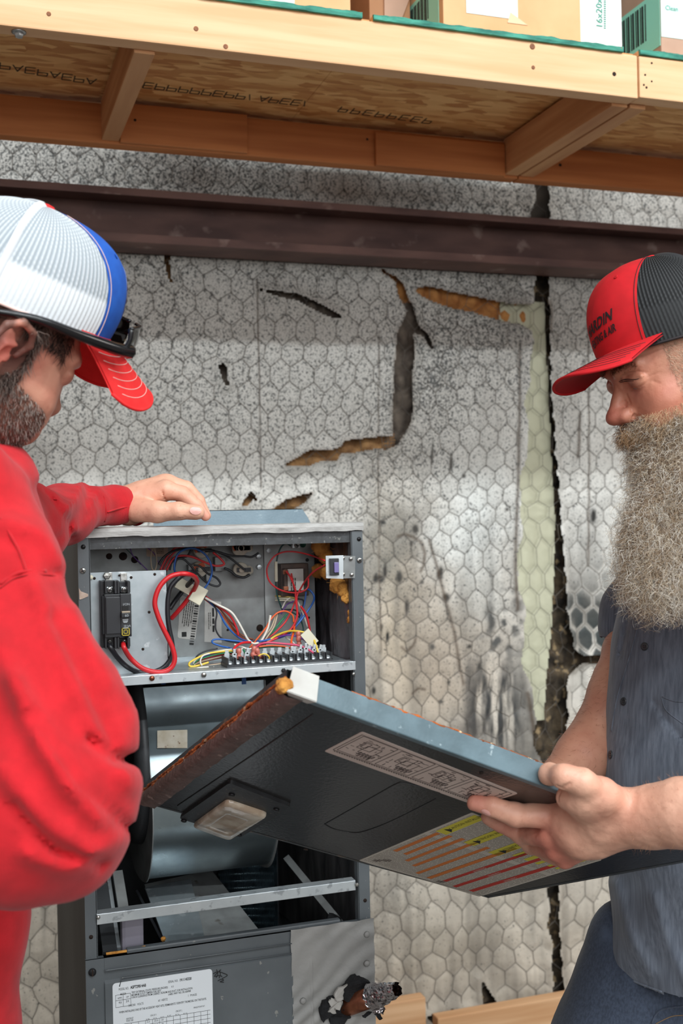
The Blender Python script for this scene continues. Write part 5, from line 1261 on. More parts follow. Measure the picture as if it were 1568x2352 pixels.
def nets(D, lo, res, name):
    nx, ny, nz = D.shape; S = D < 0
    cnt = np.zeros((nx-1, ny-1, nz-1), np.float32); acc = np.zeros((nx-1, ny-1, nz-1, 3), np.float32)
    for ax_ in range(3):
        oth = [a for a in range(3) if a != ax_]
        for u in (0, 1):
            for v in (0, 1):
                sl0 = [slice(0, -1)]*3; sl1 = [slice(0, -1)]*3
                for a, o in zip(oth, (u, v)):
                    sl0[a] = slice(o, D.shape[a]-1+o); sl1[a] = slice(o, D.shape[a]-1+o)
                sl1[ax_] = slice(1, D.shape[ax_])
                d0 = D[tuple(sl0)]; d1 = D[tuple(sl1)]; cr_ = (d0 < 0) != (d1 < 0)
                t = np.where(cr_, d0/(d0-d1+1e-12), 0)
                cnt += cr_; 
                acc[..., ax_] += np.where(cr_, t, 0)
                for a, o in zip(oth, (u, v)): acc[..., a] += cr_*o
    act = cnt > 0; idx = np.full(act.shape, -1, np.int64); idx[act] = np.arange(act.sum())
    cells = np.argwhere(act); V = lo+(cells+acc[act]/cnt[act][:, None])*res
    F = []
    for ax_ in range(3):
        sl0 = [slice(1, -1)]*3; sl1 = [slice(1, -1)]*3; sl0[ax_] = slice(0, -1); sl1[ax_] = slice(1, None)
        a = S[tuple(sl0)]; b = S[tuple(sl1)]; e = np.argwhere(a != b); off = np.array([1, 1, 1]); off[ax_] = 0; e = e+off
        inside = S[tuple(e.T)]
        o1, o2 = [x for x in range(3) if x != ax_]
        def g(du, dv):
            q = e.copy(); q[:, o1] -= du; q[:, o2] -= dv; return idx[tuple(q.T)]
        q = np.stack([g(1, 1), g(0, 1), g(0, 0), g(1, 0)], -1)
        flip = inside if ax_ != 1 else ~inside
        q[~flip] = q[~flip][:, ::-1]; F.append(q)
    F = np.concatenate(F); F = F[(F >= 0).all(1)]
    return np_mesh(name, V, F), V
from mathutils.bvhtree import BVHTree
def bvh_of(me):
    V = np.empty(len(me.vertices)*3, np.float32); me.vertices.foreach_get('co', V)
    return BVHTree.FromPolygons(V.reshape(-1, 3).tolist(), [tuple(p.vertices) for p in me.polygons])
def hit(bvh, px, py):
    d = ray(px, py); d = d/np.linalg.norm(d); r = bvh.ray_cast(Vector(O), Vector(d))
    return (np.array(r[0]), np.array(r[1])) if r[0] is not None else (None, None)
def surf_obj(name, me, m, parent, label=None): me.materials.append(m); return link(name, me, parent, label)
def strands(name, roots, dirs, lens, rad, curl, m, parent, cols, nseg=10, seed=0, grav=0.0, label=None, freq=1.0):
    """curly hairs as three-sided tubes; roots, dirs (n,3)"""
    rs = np.random.RandomState(seed); n = len(roots); T = np.linspace(0, 1, nseg)
    D_ = dirs/np.linalg.norm(dirs, axis=1)[:, None]
    a = np.cross(D_, rs.randn(n, 3)); a /= np.linalg.norm(a, axis=1)[:, None]; b = np.cross(D_, a)
    ph = rs.rand(n)*6.28; fr = (rs.rand(n)*1.5+0.7)*6.28*freq; amp = curl*lens*(0.5+rs.rand(n)); ph2 = rs.rand(n)*6.28
    t = T[None, :, None]
    C = roots[:, None]+D_[:, None]*lens[:, None, None]*t
    w = (t**0.8)
    C = C+a[:, None]*(amp[:, None, None]*w*(np.sin(fr[:, None, None]*t+ph[:, None, None])-np.sin(ph)[:, None, None]))+b[:, None]*(amp[:, None, None]*w*(np.cos(fr[:, None, None]*t*0.9+ph2[:, None, None])-np.cos(ph2)[:, None, None]))
    C[..., 2] -= grav*lens[:, None]*T[None]**2
    R = (rad*(0.7+0.6*rs.rand(n)))[:, None]*(1-0.75*T[None]**2)
    TT = np.gradient(C, axis=1); TT /= np.linalg.norm(TT, axis=2)[..., None]+1e-9
    A = np.cross(TT, b[:, None]); A /= np.linalg.norm(A, axis=2)[..., None]+1e-9; B = np.cross(TT, A)
    th = 2*PI*np.arange(3)/3
    V = C[:, :, None]+(A[:, :, None]*np.cos(th)[None, None, :, None]+B[:, :, None]*np.sin(th)[None, None, :, None])*R[:, :, None, None]
    idx = np.arange(n*nseg*3).reshape(n, nseg, 3); F = []
    for k in range(3): F.append(np.stack([idx[:, :-1, k], idx[:, :-1, (k+1) % 3], idx[:, 1:, (k+1) % 3], idx[:, 1:, k]], -1).reshape(-1, 4))
    me = np_mesh(name, V.reshape(-1, 3), np.concatenate(F)); set_col(me, 'tone', np.repeat(cols, nseg*3, 0)); me.materials.append(m)
    return link(name, me, parent, label)
class Frame:
    """a local frame (forward, left, up) placed in the world"""
    def __init__(s, o, f, u):
        s.o = np.asarray(o, float); f = np.asarray(f, float); s.f = f/np.linalg.norm(f); s.l = np.cross(u, s.f); s.l /= np.linalg.norm(s.l); s.u = np.cross(s.f, s.l); s.A = np.array([s.f, s.l, s.u])
    def __call__(s, f, l, u): return s.o+s.f*f+s.l*l+s.u*u
    def inv(s, P): return (P-s.o)@s.A.T
def head_frame(o, yaw_axis_right, toward, pitch, roll=0):
    """yaw_axis_right: +1 faces image right, -1 faces image left; toward: degrees turned to the camera; pitch down"""
    t = math.radians(toward); p = math.radians(pitch)
    h = CR*yaw_axis_right*math.cos(t)-CF*math.sin(t)
    f = h*math.cos(p)-CU*math.sin(p); u = h*math.sin(p)+CU*math.cos(p)
    if roll:
        l = np.cross(u, f); r = math.radians(roll); u = u*math.cos(r)+l*math.sin(r)
    return Frame(o, f, u)

m_hair = mat('hair_strand', (1, 1, 1), attr='tone', rough=0.45, spec=0.4)
def skin_mat(name):
    m = mat(name, (1, 1, 1), (0.93, 0.90, 0.89), scale=45, rough=0.48, attr='tone', sub=0.0, bump=0.25, bscale=420, bdist=0.001, spec=0.45)
    return m
m_skin = skin_mat('skin')
def tone_skin(V, base, red, seed, spots=None):
    n = fbm(V, 28, 3, seed)[:, None]; c = np.array(base)*(1-0.0)+0*V; m = np.clip((n-0.42)*2.6, 0, 1)*0.45
    c = c*(1-m)+np.array(red)*m
    fr = np.clip((fbm(V, 240, 2, seed+3)[:, None]-0.66)*7, 0, 1)*0.22; c = c*(1-fr)+np.array(red)*0.75*fr
    if spots:
        for (p, r, rgb, s_) in spots:
            w_ = np.exp(-(np.linalg.norm(V-np.asarray(p), axis=1)/r)**2)[:, None]*s_; c = c*(1-w_)+np.array(rgb)*w_
    return c

# ---------------------------------------------------------------- access cover held by the man on the right
ND = 1.19
_u3 = np.array([-0.21, 0.883, -0.42]); _n = np.array([-0.328, -0.468, -0.821])
PA = atd(665, 1588, ND)
def onpl(x, y, off=0.0):
    d = ray(x, y); return O+d*(((PA-O)@_n+off)/(d@_n))
cA, cB, cC, cD = onpl(657, 1590), onpl(327, 1843), onpl(1121, 2062), onpl(1672, 1962)
cv = empty('access_cover', (cA+cB+cC+cD)/4, 'dark grey access cover held tilted in one hand, with printed stickers and a sight glass', 'cover')
m_cov = mat('dark_enamel', srgb(48, 47, 47), srgb(40, 40, 40), scale=9, rough=0.22, spec=0.5, bump=0.35, bscale=230, bdist=0.0012)
m_flg = mat('sky_lit_flange', srgb(104, 124, 132), srgb(88, 106, 113), scale=26, rough=0.35, bump=0.15, bscale=250, c3=srgb(150, 165, 170), s3=80, t3=0.68, w3=0.05)  # bluish sky light from above painted into the upper flange colour
m_flg2 = mat('dark_flange', srgb(74, 78, 80), srgb(60, 62, 62), scale=18, rough=0.4, c3=srgb(112, 96, 82), s3=30, t3=0.58, w3=0.1)
m_strip = mat('maroon_strip', srgb(116, 92, 86), srgb(98, 76, 70), scale=40, rough=0.6, bump=0.7, bscale=110, bdist=.003, c3=srgb(150, 126, 118), s3=90, t3=.63)
def bil(s_, t_): return (cA*(1-s_)*(1-t_)+cB*s_*(1-t_)+cC*s_*t_+cD*(1-s_)*t_)     # s: A->B, t: A->D
nn = np.cross(cB-cA, cD-cA); nn /= np.linalg.norm(nn)
if nn@CF > 0: nn = -nn            # nn points at the camera side of the face
TH = 0.026
back = -nn*TH
def plate(q, a, b, c, d, nrm, t=0.0012, mi=0): q.prism([a, b, c, d], np.array(nrm)*t, mi)
q = MB(); N_ = 24; G = np.array([[bil(i/N_, j/N_) for j in range(N_+1)] for i in range(N_+1)]); 
q.grid(G); q.grid(G-nn*0.0012, flip=True); q.build('cover_sheet', m_cov, cv)
def flange(a, b, inward, m, name='flange', h=TH, lab=None):
    q = MB(); inw = np.array(inward); inw /= np.linalg.norm(inw)
    R4 = []
    for k in range(4):
        t = k/3*PI/2; R4.append(nn*(0.0018*math.cos(t)-0.0018)+(-inw)*(0.0018*math.sin(t)))
    prof = [inw*0.006]+[r for r in R4]+[-nn*h-inw*0.004, -nn*h+inw*0.008]
    G = np.zeros((2, len(prof), 3))
    for i, p in enumerate((a, b)):
        for k, r in enumerate(prof): G[i, k] = p+r+nn*0.0004
    q.grid(G, smooth=False); q.grid(G-nn*.0003+inw*.001, flip=True); return q.build(name, m, cv, lab)
flange(cA, cD, cC-cD, m_flg, lab='upper flange of the cover with bluish sky light put into its colour'); flange(cA, cB, cD-cA, m_flg2); flange(cB, cC, cA-cB, m_flg2); flange(cC, cD, cB-cC, m_flg2)
# pressed outline near the edges
q = MB()
for pts in ([(0.06, 0.075), (0.94, 0.075)],):
    P = [bil(*p)+nn*0.0003 for p in pts]; q.tube([P[0], (P[0]+P[1])/2, P[1]], .0009, 6)
P = [onpl(x, y, 0)+nn*.0003 for x, y in ((745, 1893), (800, 1862), (870, 1822), (910, 1800), (925, 1798), (960, 1805), (1010, 1820))]
q.tube(catmull(P, 5), .0007, 5)
P = [onpl(x, y, 0)+nn*.0003 for x, y in ((745, 1893), (770, 1905), (810, 1912), (840, 1908), (900, 1885), (1000, 1835))]
q.tube(catmull(P, 5), .0006, 5); q.build('pressed_crease', m_cov, cv)
# strip along the short edge, orange wool edge, tape
def strip_geo():
    n = 70; q = MB(); G = np.zeros((n+1, 6, 3)); e = cB-cA; ed = (cD-cA)/np.linalg.norm(cD-cA)
    for i in range(n+1):
        t = i/n; p = cA+e*t; w = 0.021+0.002*(float(fbm(np.array([[t*9, 0, 0]]), 2, 3, 1)[0])-.5)*2
        b_ = [float(fbm(np.array([[t*40, k, 0]]), 1.5, 2, 4)[0])-.5 for k in range(6)]
        for k, (u, h) in enumerate(((-.006, -.010), (-.005, .003), (.002, .0045), (w*.5, .0036), (w*.92, .0035), (w, 0.0))): G[i, k] = p+ed*(u+b_[k]*.002)+nn*(h+b_[k]*.0016)
    q.grid(G); return q
strip_geo().build('edge_strip', m_strip, cv, 'maroon sealing strip along the short edge')
m_rustw = mat('orange_wool_edge', srgb(196, 104, 44), srgb(120, 70, 40), scale=50, rough=1, bump=1, bscale=180, bdist=.004, c3=srgb(220, 190, 150), s3=120, t3=.62)
def wool(p0, p1, r, seed, n=70, off=0.0, lab=None, name='wool_edge'):
    q = MB(); p0 = np.array(p0); p1 = np.array(p1); pts = []; R = []
    for i in range(n+1):
        t = i/n; k = np.array([fbm(np.array([[t*60, j*3.1, 0]]), 1, 3, seed)[0]-.5 for j in range(4)]); pts.append(p0+(p1-p0)*t+k[:3]*.0035); R.append(r*(0.5+1.0*abs(k[3])))
    q.tube(pts, R, 7); return q.build(name, m_rustw, cv, lab)
outw = -(cD-cA)/np.linalg.norm(cD-cA); upo = -(cB-cA)/np.linalg.norm(cB-cA)
wool(cA+outw*.004-nn*.010, cB+outw*.004-nn*.010, .0036, 3, lab='rust orange fiberglass showing past the strip'); wool(cA+outw*.004-nn*.016, cB+outw*.004-nn*.016, .0034, 6)
wool(bil(-.005, .12)-nn*TH, bil(-.005, .62)-nn*TH, .0022, 9)
tuft([(cA+outw*.006-nn*.004+upo*.004, .0085), (cA-nn*.006+upo*.006+outw*.002, .006)], 0, seed=12, n=8, par=cv)
q = MB(); a = cA+outw*.002; ed = (cD-cA)/np.linalg.norm(cD-cA)
q.prism([a+upo*.006+nn*.001, a+upo*.006+ed*.036+nn*.001, a+upo*.006+ed*.034-nn*(TH+.002), a+upo*.006+ed*.002-nn*(TH+.002)], upo*.0006)
q.prism([a+upo*.0066+nn*.0015, a+upo*.0066+ed*.036+nn*.0015, a+ed*.030-upo*.004+nn*.0015, a-upo*.002+nn*.0015+ed*.006], nn*.0006); q.build('tape', mat('pale_foil_tape', srgb(190, 188, 182), srgb(176, 172, 166), scale=30, rough=.35), cv, 'pale tape wrapped on the upper corner')
# torn gasket at the far lower corner
q = MB(); 
G = np.zeros((9, 4, 3)); e2 = (cB-cC)/np.linalg.norm(cB-cC); dn = (cC-cD)/np.linalg.norm(cC-cD); ow = np.cross(nn, dn); ow = ow if ow@(cC-cA) > 0 else -ow
for i in range(9):
    t = i/8; w = .010*math.sin(PI*min(1, t*1.02))**.6+.001
    for k in range(4): G[i, k] = cC-dn*(t*.13-.004)+ow*(.0035+k*w/3)-nn*(TH*.75)+np.array([0, 0, -.001*k])
q.grid(G, smooth=False); q.build('torn_gasket', m_foam, cv, 'torn black gasket at the lower corner')
q = MB(); c = onpl(702, 1953)+nn*.001
q.lathe(onpl(702, 1951)-nn*.0005, nn, [(.0034, 0), (.0034, .0014)], 12); q.lathe(onpl(1105, 1775)-nn*.0, nn, [(.0025, 0), (.0025, .001)], 10); q.build('screw_hole', m_hole, cv)
# sight glass: frame, four screws and lens
def sp(x, y, off=0.0): return onpl(x, y)+nn*off
fr = empty('sight_glass', sp(540, 1860)); fr.parent = cv; fr.matrix_parent_inverse = world_mat(cv).inverted()
f0, f1, f2, f3 = sp(528, 1790), sp(413, 1872), sp(553, 1916), sp(669, 1845)
def rquad(c4_, r, seg=5):
    out = []; n = 4
    for i in range(4):
        p = c4_[i]; a = c4_[i-1]; b = c4_[(i+1) % 4]; u = (a-p)/np.linalg.norm(a-p)*r; v = (b-p)/np.linalg.norm(b-p)*r
        for k in range(seg+1): t = k/seg; out.append(p+u*(1-t)**2+v*t**2)
    return out
m_frame = mat('black_frame', srgb(38, 39, 41), srgb(28, 28, 30), scale=60, rough=.45, bump=.2, c3=srgb(96, 88, 78), s3=150, t3=.66)
q = MB(); q.prism(rquad([f0, f1, f2, f3], .006), nn*.005); q.build('frame', m_frame, fr)
for (x, y) in ((534, 1816), (424, 1876), (636, 1850), (550, 1909)):
    q = MB(); q.lathe(sp(x, y, .005), nn, [(.0042, 0), (.004, .002), (.0025, .0028)], 12); q.build('screw', m_scrd, fr)
g0, g1, g2, g3 = sp(523, 1826, .005), sp(444, 1884, .005), sp(530, 1915, .005), sp(618, 1858, .005)
m_lens = mat('cloudy_lens', srgb(224, 212, 192), srgb(186, 164, 140), scale=38, rough=.12, transm=.08, bump=.2, bscale=60, coat=.5, c3=srgb(120, 112, 104), s3=24, t3=.6, w3=.15)
cg = (g0+g1+g2+g3)/4; rings = []
for (s_, h) in ((1.0, 0), (1.0, .004), (.97, .0062), (.90, .0075), (.55, .0082), (.5, .0074)):
    rings.append([cg+(p-cg)*s_+nn*h for p in rquad([g0, g1, g2, g3], .010)])
G = np.array(rings); G = np.concatenate([G, G[:, :1]], 1); q = MB(); q.grid(G); q.add(G[-1, :-1], [tuple(range(G.shape[1]-1))], 0); q.build('lens', m_lens, fr, 'cloudy yellowed plastic lens')
# wiring diagram sticker
def plq(q, pts, off, mi=0): 
    q.prism([sp(x, y, off) for x, y in pts], nn*.0001, mi)
def bilpx(c4_, s_, t_):
    return tuple(np.array(c4_[0])*(1-s_)*(1-t_)+np.array(c4_[1])*s_*(1-t_)+np.array(c4_[2])*s_*t_+np.array(c4_[3])*(1-s_)*t_)
m_stk = mat('sticker_paper', srgb(214, 196, 186), srgb(204, 186, 176), scale=30, rough=.55); m_sink = flat('sticker_ink', 74, 62, 60, .6)
W4 = [sp(831, 1680), sp(744, 1725), sp(1098, 1852), sp(1190, 1822)]
q = MB(); q.prism(rquad(W4, .004), nn*.0004); st = q.build('wiring_sticker', m_stk, cv, 'pinkish wiring diagram sticker')
q = MB(); rr = random.Random(21)
def wv_(s_, t_): return bilpx(W4, s_, t_)
def seg_(s0, t0, s1, t1, w_=.00035):
    a = np.array(wv_(s0, t0))+nn*.0006; b = np.array(wv_(s1, t1))+nn*.0006; d = b-a; L_ = np.linalg.norm(d); d /= L_; u = np.cross(d, nn); q.obox((a+b)/2, (d, u, np.cross(d, u)), (L_/2, w_, .0001))
def rect_(s0, t0, s1, t1, w_=.00035):
    seg_(s0, t0, s1, t0, w_); seg_(s1, t0, s1, t1, w_); seg_(s1, t1, s0, t1, w_); seg_(s0, t1, s0, t0, w_)
rect_(.08, .02, .84, .98)
for k in range(4):
    t0 = .035+k*.235; rect_(.10, t0, .80, t0+.21)
    rect_(.22, t0+.05, .50, t0+.13); rect_(.34, t0+.085, .62, t0+.17); rect_(.26, t0+.06, .44, t0+.09)
    for j in range(9): rect_(.60+(j % 2)*.08, t0+.10+j*.010, .68+(j % 2)*.08, t0+.108+j*.010, .0004)
    for j in range(16):
        s_ = rr.uniform(.12, .75); t_ = t0+rr.uniform(.01, .2); seg_(s_, t_, s_+rr.uniform(-.02, .02), t_+rr.uniform(.01, .03), rr.choice((.0003, .0006)))
    for j in range(7):
        s_ = rr.uniform(.14, .7); t_ = t0+rr.uniform(.02, .18); seg_(s_, t_, s_+rr.uniform(.05, .12), t_, .0003)
for j in range(60): t_ = .03+j*.0155; seg_(.86, t_, .88, t_+.011, .0006)
q.build('diagram_lines', m_sink, st)
# warning sticker with coloured bands
m_stk2 = mat('warning_paper', srgb(206, 198, 186), srgb(196, 188, 176), scale=30, rough=.55)
K4 = [sp(1083, 1866), sp(824, 1976), sp(1100, 2059), sp(1382, 1975)]
q = MB(); q.prism(rquad(K4, .003), nn*.0004); st2 = q.build('warning_sticker', m_stk2, cv, 'warning sticker with orange, red and yellow bands')
m_or = flat('orange_band', 216, 122, 52, .55); m_rd = flat('red_band', 196, 52, 40, .55); m_yw = flat('yellow_band', 216, 204, 66, .55)
q = MB()
def kq(s0, t0, s1, t1, mi, off=.0006):
    P = [np.array(bilpx(K4, a, b))+nn*off for a, b in ((s0, t0), (s1, t0), (s1, t1), (s0, t1))]; q.prism(P, nn*.0001, mi)
for (t0, t1, s0, s1, mi) in ((.045, .075, .10, .72, 0), (.125, .155, .08, .72, 0), (.205, .235, .06, .80, 0), (.295, .325, .06, .84, 0), (.40, .430, .30, .93, 0), (.51, .545, .20, .95, 0), (.62, .65, .18, .95, 1), (.735, .77, .22, .96, 1), (.865, .905, .24, .95, 1)):
    kq(s0 if t0 > .3 else max(s0, .34-t0*.2), t0, s1, t1, mi)
for (t0, t1, s0, s1) in ((.03, .11, .0, .32), (.26, .34, .02, .34), (.47, .55, .03, .36), (.60, .64, .02, .30), (.69, .73, .02, .30), (.78, .81, .03, .30), (.86, .885, .03, .28), (.92, .945, .05, .28)): kq(s0+.01, t0, s1, t1, 2)
q.build('colour_bands', [m_or, m_rd, m_yw], st2)
q = MB()
for i in range(66):
    t_ = .02+i*.0147
    for (s0, s1) in ((.40, .97), (.03, .36)):
        s_ = s0
        while s_ < s1:
            L_ = rr.uniform(.015, .06); e_ = min(s_+L_, s1); kq(s_, t_, e_, t_+.003, 0, .0005); s_ = e_+.008
for (s_, t_) in ((.94, .06), (.90, .10), (.965, .60)):
    kq(s_-.03, t_, s_, t_+.035, 0, .0007); kq(s_-.045, t_+.02, s_-.015, t_+.05, 0, .0007)
q.build('fine_print', flat('grey_print', 128, 118, 110, .6), st2, kind='stuff')
q = MB()
for (s_, t_) in ((.27, .045), (.29, .28), (.30, .49)):
    P = [np.array(bilpx(K4, a, b))+nn*.0008 for a, b in ((s_, t_+.06), (s_, t_), (s_-.035, t_+.03))]; q.prism(P, nn*.0001)
q.build('alert_symbol', m_ink, st2)
dr_ = np.array(bilpx(K4, .2, .3))-np.array(bilpx(K4, .8, .3)); dr_ /= np.linalg.norm(dr_); uy_ = np.cross(nn, dr_)
q = MB()
for (s_, t_, txt, sz) in ((.245, .078, 'CAUTION: INSTALLER', .0075), (.27, .308, 'ATENCION: INSTALADOR', .0075), (.28, .518, 'ATTENTION: INSTALLATEUR', .0075)):
    on_plane(q, txt, np.array(bilpx(K4, s_, t_)), dr_, uy_, sz, off=.0008)
q.build('band_lettering', m_ink, st2)
q = MB()
for (s_, t_) in ((.66, .648), (.66, .766), (.66, .900)): on_plane(q, 'WARNING', np.array(bilpx(K4, s_, t_)), dr_, uy_, .0062, off=.0008)
q.build('band_lettering', m_stk2, st2)

# ================================================================== trucker caps
def cap_surface(fr, a, t, off=0.0, A=.108, B=.084, H=None, ef=.62, eb=.95):
    H = H or getattr(fr, 'H', .118); A = getattr(fr, 'capA', A)
    """a: azimuth from the front (radians), t: 0 at the band, 1 at the button"""
    a = np.asarray(a, float); t = np.asarray(t, float); w = 0.5+0.5*np.cos(a); e = eb+(ef-eb)*np.clip(w*1.6-.5, 0, 1)
    g = np.cos(np.clip(t, 0, 1)*PI/2)**e; h = np.sin(np.clip(t, 0, 1)*PI/2)**(1.0)
    Ax = np.where(np.cos(a) > 0, A+.006*np.cos(a)**2, A)
    f = (Ax+off)*np.cos(a)*g+.012*np.sin(t*PI)*w; l = (B+off)*np.sin(a)*g; u = (H+off)*h
    return fr.o+f[..., None]*fr.f+l[..., None]*fr.l+u[..., None]*fr.u
def cap_grid(fr, a0, a1, t0, t1, na, nt_, off=0.0, rib=0, amp=.0005, cols=None, lean=0.0):
    A_ = np.linspace(a0, a1, na); T_ = np.linspace(t0, t1, nt_); AA, TT = np.meshgrid(A_, T_, indexing='ij')
    AA = AA+lean*(TT**1.5)*np.sign(AA)
    o = off+(amp*np.cos(AA*rib) if rib else 0)
    return cap_surface(fr, AA, TT, o), AA, TT
def rib_obj(name, fr, a0, a1, t0, t1, rib, m, par, ca, cb, lean=0.0, label=None, rows=120):
    na = max(8, int(abs(a1-a0)*rib/6.283*6)); G, AA, TT = cap_grid(fr, a0, a1, t0, t1, na, 60, 0.0, rib, .0004, lean=lean)
    q = MB(); q.grid(G); me_o = q.build(name, m, par, label)
    w_ = (0.5+0.5*np.cos(AA*rib))**1.5; w2 = 0.6+0.4*np.cos(TT*rows*1.6+np.round(AA*rib/6.283)*3.14); w_ = np.clip(w_*w2, 0, 1)
    # plain woven bands at the rim
    edge = np.clip((TT-.24)/.02, 0, 1); bv = getattr(fr, 'band', .85); w_ = w_*edge+(1-edge)*(bv+.15*w_)
    c = np.array(cb)*(1-w_[..., None])+np.array(ca)*w_[..., None]; set_col(me_o.data, 'tone', c.reshape(-1, 3)); return me_o
m_mesh = mat('cap_mesh_cloth', (1, 1, 1), attr='tone', rough=.7, spec=.25)
SEAM = math.radians(47)
def build_cap(fr, parent, mfront, mbrim, munder, mbtn, mesh_hi, mesh_lo, mstitch, brim_len=.070, brim_drop=.30, brim_w=.076, brim_arch=2.0, lean=.35, name='cap', label=None):
    cp = empty(name, fr.o); cp.parent = parent; cp.matrix_parent_inverse = world_mat(parent).inverted()
    if label: cp['label'] = label
    G, _, _ = cap_grid(fr, -SEAM, SEAM, 0, .985, 60, 50, .0006, lean=lean); q = MB(); q.grid(G); q.build('front_panel', mfront, cp)
    G, _, _ = cap_grid(fr, -SEAM, SEAM, 0, .98, 40, 30, -.0016, lean=lean); q = MB(); q.grid(G, flip=True); q.build('lining', mfront, cp)
    for sg in (1, -1):
        # side and back mesh with a plain seam strap between
        rib_obj('mesh_panel', fr, sg*(SEAM+.005), sg*2.05, 0, .985, 120, m_mesh, cp, mesh_hi, mesh_lo, lean=lean*.4)
        rib_obj('mesh_panel', fr, sg*2.05, sg*PI, 0, .985, 120, m_mesh, cp, mesh_hi, mesh_lo, lean=lean*.4)
        T_ = np.linspace(0, .97, 30)
        P = [cap_surface(fr, np.array(sg*(2.02+lean*.4*t**1.5)), np.array(t), .0006) for t in T_]
        q = MB(); q.tube(P, .0055, 6, flat=.16, up=fr.l*sg); q.build('seam_strap', mesh_strap[0] if mesh_strap else mfront, cp)
        P = [cap_surface(fr, np.array(sg*(SEAM-.04+lean*t**1.5)), np.array(t), .0012) for t in T_[:-2]]
        q = MB(); q.tube(P, .00045, 4); q.build('stitching', mstitch, cp)
    # sweatband rim
    P = [cap_surface(fr, np.array(a), np.array(0.0), -.0003)-fr.u*.001 for a in np.linspace(-PI, PI, 72, endpoint=False)]
    q = MB(); q.tube(P, .002, 6, closed=True); q.build('sweatband', mstitch, cp)
    q = MB(); q.lathe(cap_surface(fr, np.array(0.0), np.array(1.0), 0)-fr.u*.001, fr.u, [(.0085, 0), (.0085, .0015), (.006, .0035), (.0001, .0042)], 20); q.build('button', mbtn, cp)
    # eyelets
    for sg in (1, -1):
        c = cap_surface(fr, np.array(sg*.55), np.array(.62), .0008); q = MB(); q.lathe(c, c-fr.o, [(.003, 0), (.0026, .0008), (.0012, .0003)], 12); q.build('eyelet', mfront, cp)
    # brim
    def brim_pt(v, w_, off=0.0):
        a = v*math.radians(60); base = cap_surface(fr, np.array(a), np.array(0.02), .0005)
        b = fr.inv(base); out_f = .108+.006+brim_len*(1-abs(v)**2.6)**.62; out_l = brim_w*np.sign(v)*abs(v)**.85*(1.0)
        f = b[0]+(max(out_f-(.108-getattr(fr, 'capA', .108)), b[0])-b[0])*w_; l = b[1]+(out_l*(1.0 if abs(v) > .01 else 1)-b[1])*w_*.75; 
        u = b[2]-brim_drop*(f-b[0])-brim_arch*l*l*w_**.7*(.5+.5*w_)+off
        return fr(f, l, u)
    V_ = np.linspace(-1, 1, 49); W_ = np.linspace(0, 1, 22)
    G = np.array([[brim_pt(v, w_, .0016) for w_ in W_] for v in V_]); G2 = np.array([[brim_pt(v, w_, -.0016) for w_ in W_] for v in V_])
    q = MB(); q.grid(G, flip=True); q.build('brim', mbrim, cp); q = MB(); q.grid(G2); q.build('brim_underside', munder, cp)
    q = MB(); E_ = [brim_pt(v, 1.0, 0) for v in V_]; q.tube(E_, .0021, 8); q.build('brim_edge', mbrim, cp)
    q = MB()
    for k in range(6):
        w_ = .28+k*.115; P = [brim_pt(v, w_, .0018) for v in np.linspace(-.93, .93, 40)]; q.tube(P, .00042, 4)
    q.build('stitching', mstitch, cp)
    return cp, brim_pt
def cap_text(q, fr, s, size, a_c, t_c, shear=.25, align='CENTER', bold=.035, stretch=1.0):
    V, F = text_mesh(s, size, align, bold); x = (V[:, 0]+V[:, 1]*shear)*stretch; y = V[:, 1]
    a = -(x)/.112+a_c; t = t_c+(y+.14*x)/.15
    # reader's right is the wearer's left: azimuth grows to the wearer's left
    P = cap_surface(fr, -a, t, .0016); q.add(P, F)
# ================================================================== man on the right
def merge(parts, name):
    V = []; F = []; T = []; n = 0
    for (me, Vv, tone) in parts:
        F0 = np.empty(len(me.loops), np.int32); me.loops.foreach_get('vertex_index', F0); Vq = np.empty(len(me.vertices)*3, np.float32); me.vertices.foreach_get('co', Vq)
        V.append(Vq.reshape(-1, 3)); F.append(F0.reshape(-1, 4)+n); n += len(me.vertices); T.append(tone)
    me = np_mesh(name, np.vstack(V), np.vstack(F)); set_col(me, 'tone', np.vstack(T)); return me
def ear_prims(S, fr, side, c=(-.008, .076, -.004), tilt=.12):
    """outer ear: helix, lobe and hollow"""
    def E(f, u, l): # local ear plane
        return fr(c[0]+f+u*tilt, side*(c[1]+l), c[2]+u)
    hel = [(.012, .004, .004), (.016, .020, .009), (.009, .033, .014), (-.008, .037, .020), (-.021, .027, .024), (-.024, .008, .024), (-.018, -.012, .020), (-.008, -.026, .013)]
    S.chain([E(*h) for h in hel], [.0034, .0034, .0036, .0038, .0038, .0036, .0036, .004], k=.003)
    S.ell(E(-.003, -.026, .008), (.0075, .0055, .0095), fr.A, k=.004); S.ell(E(-.008, .006, .009), (.012, .0035, .022), fr.A, k=.006)
    S.chain([E(.004, .014, .010), E(-.007, .010, .013), E(-.008, -.006, .013), E(-.001, -.014, .010)], [.0022]*4, k=.003)
    S.ell(E(.004, -.002, .006), (.0045, .003, .006), fr.A, k=.003); S.ell(E(.000, .000, .013), (.006, .0045, .008), fr.A, k=.003, op='s')
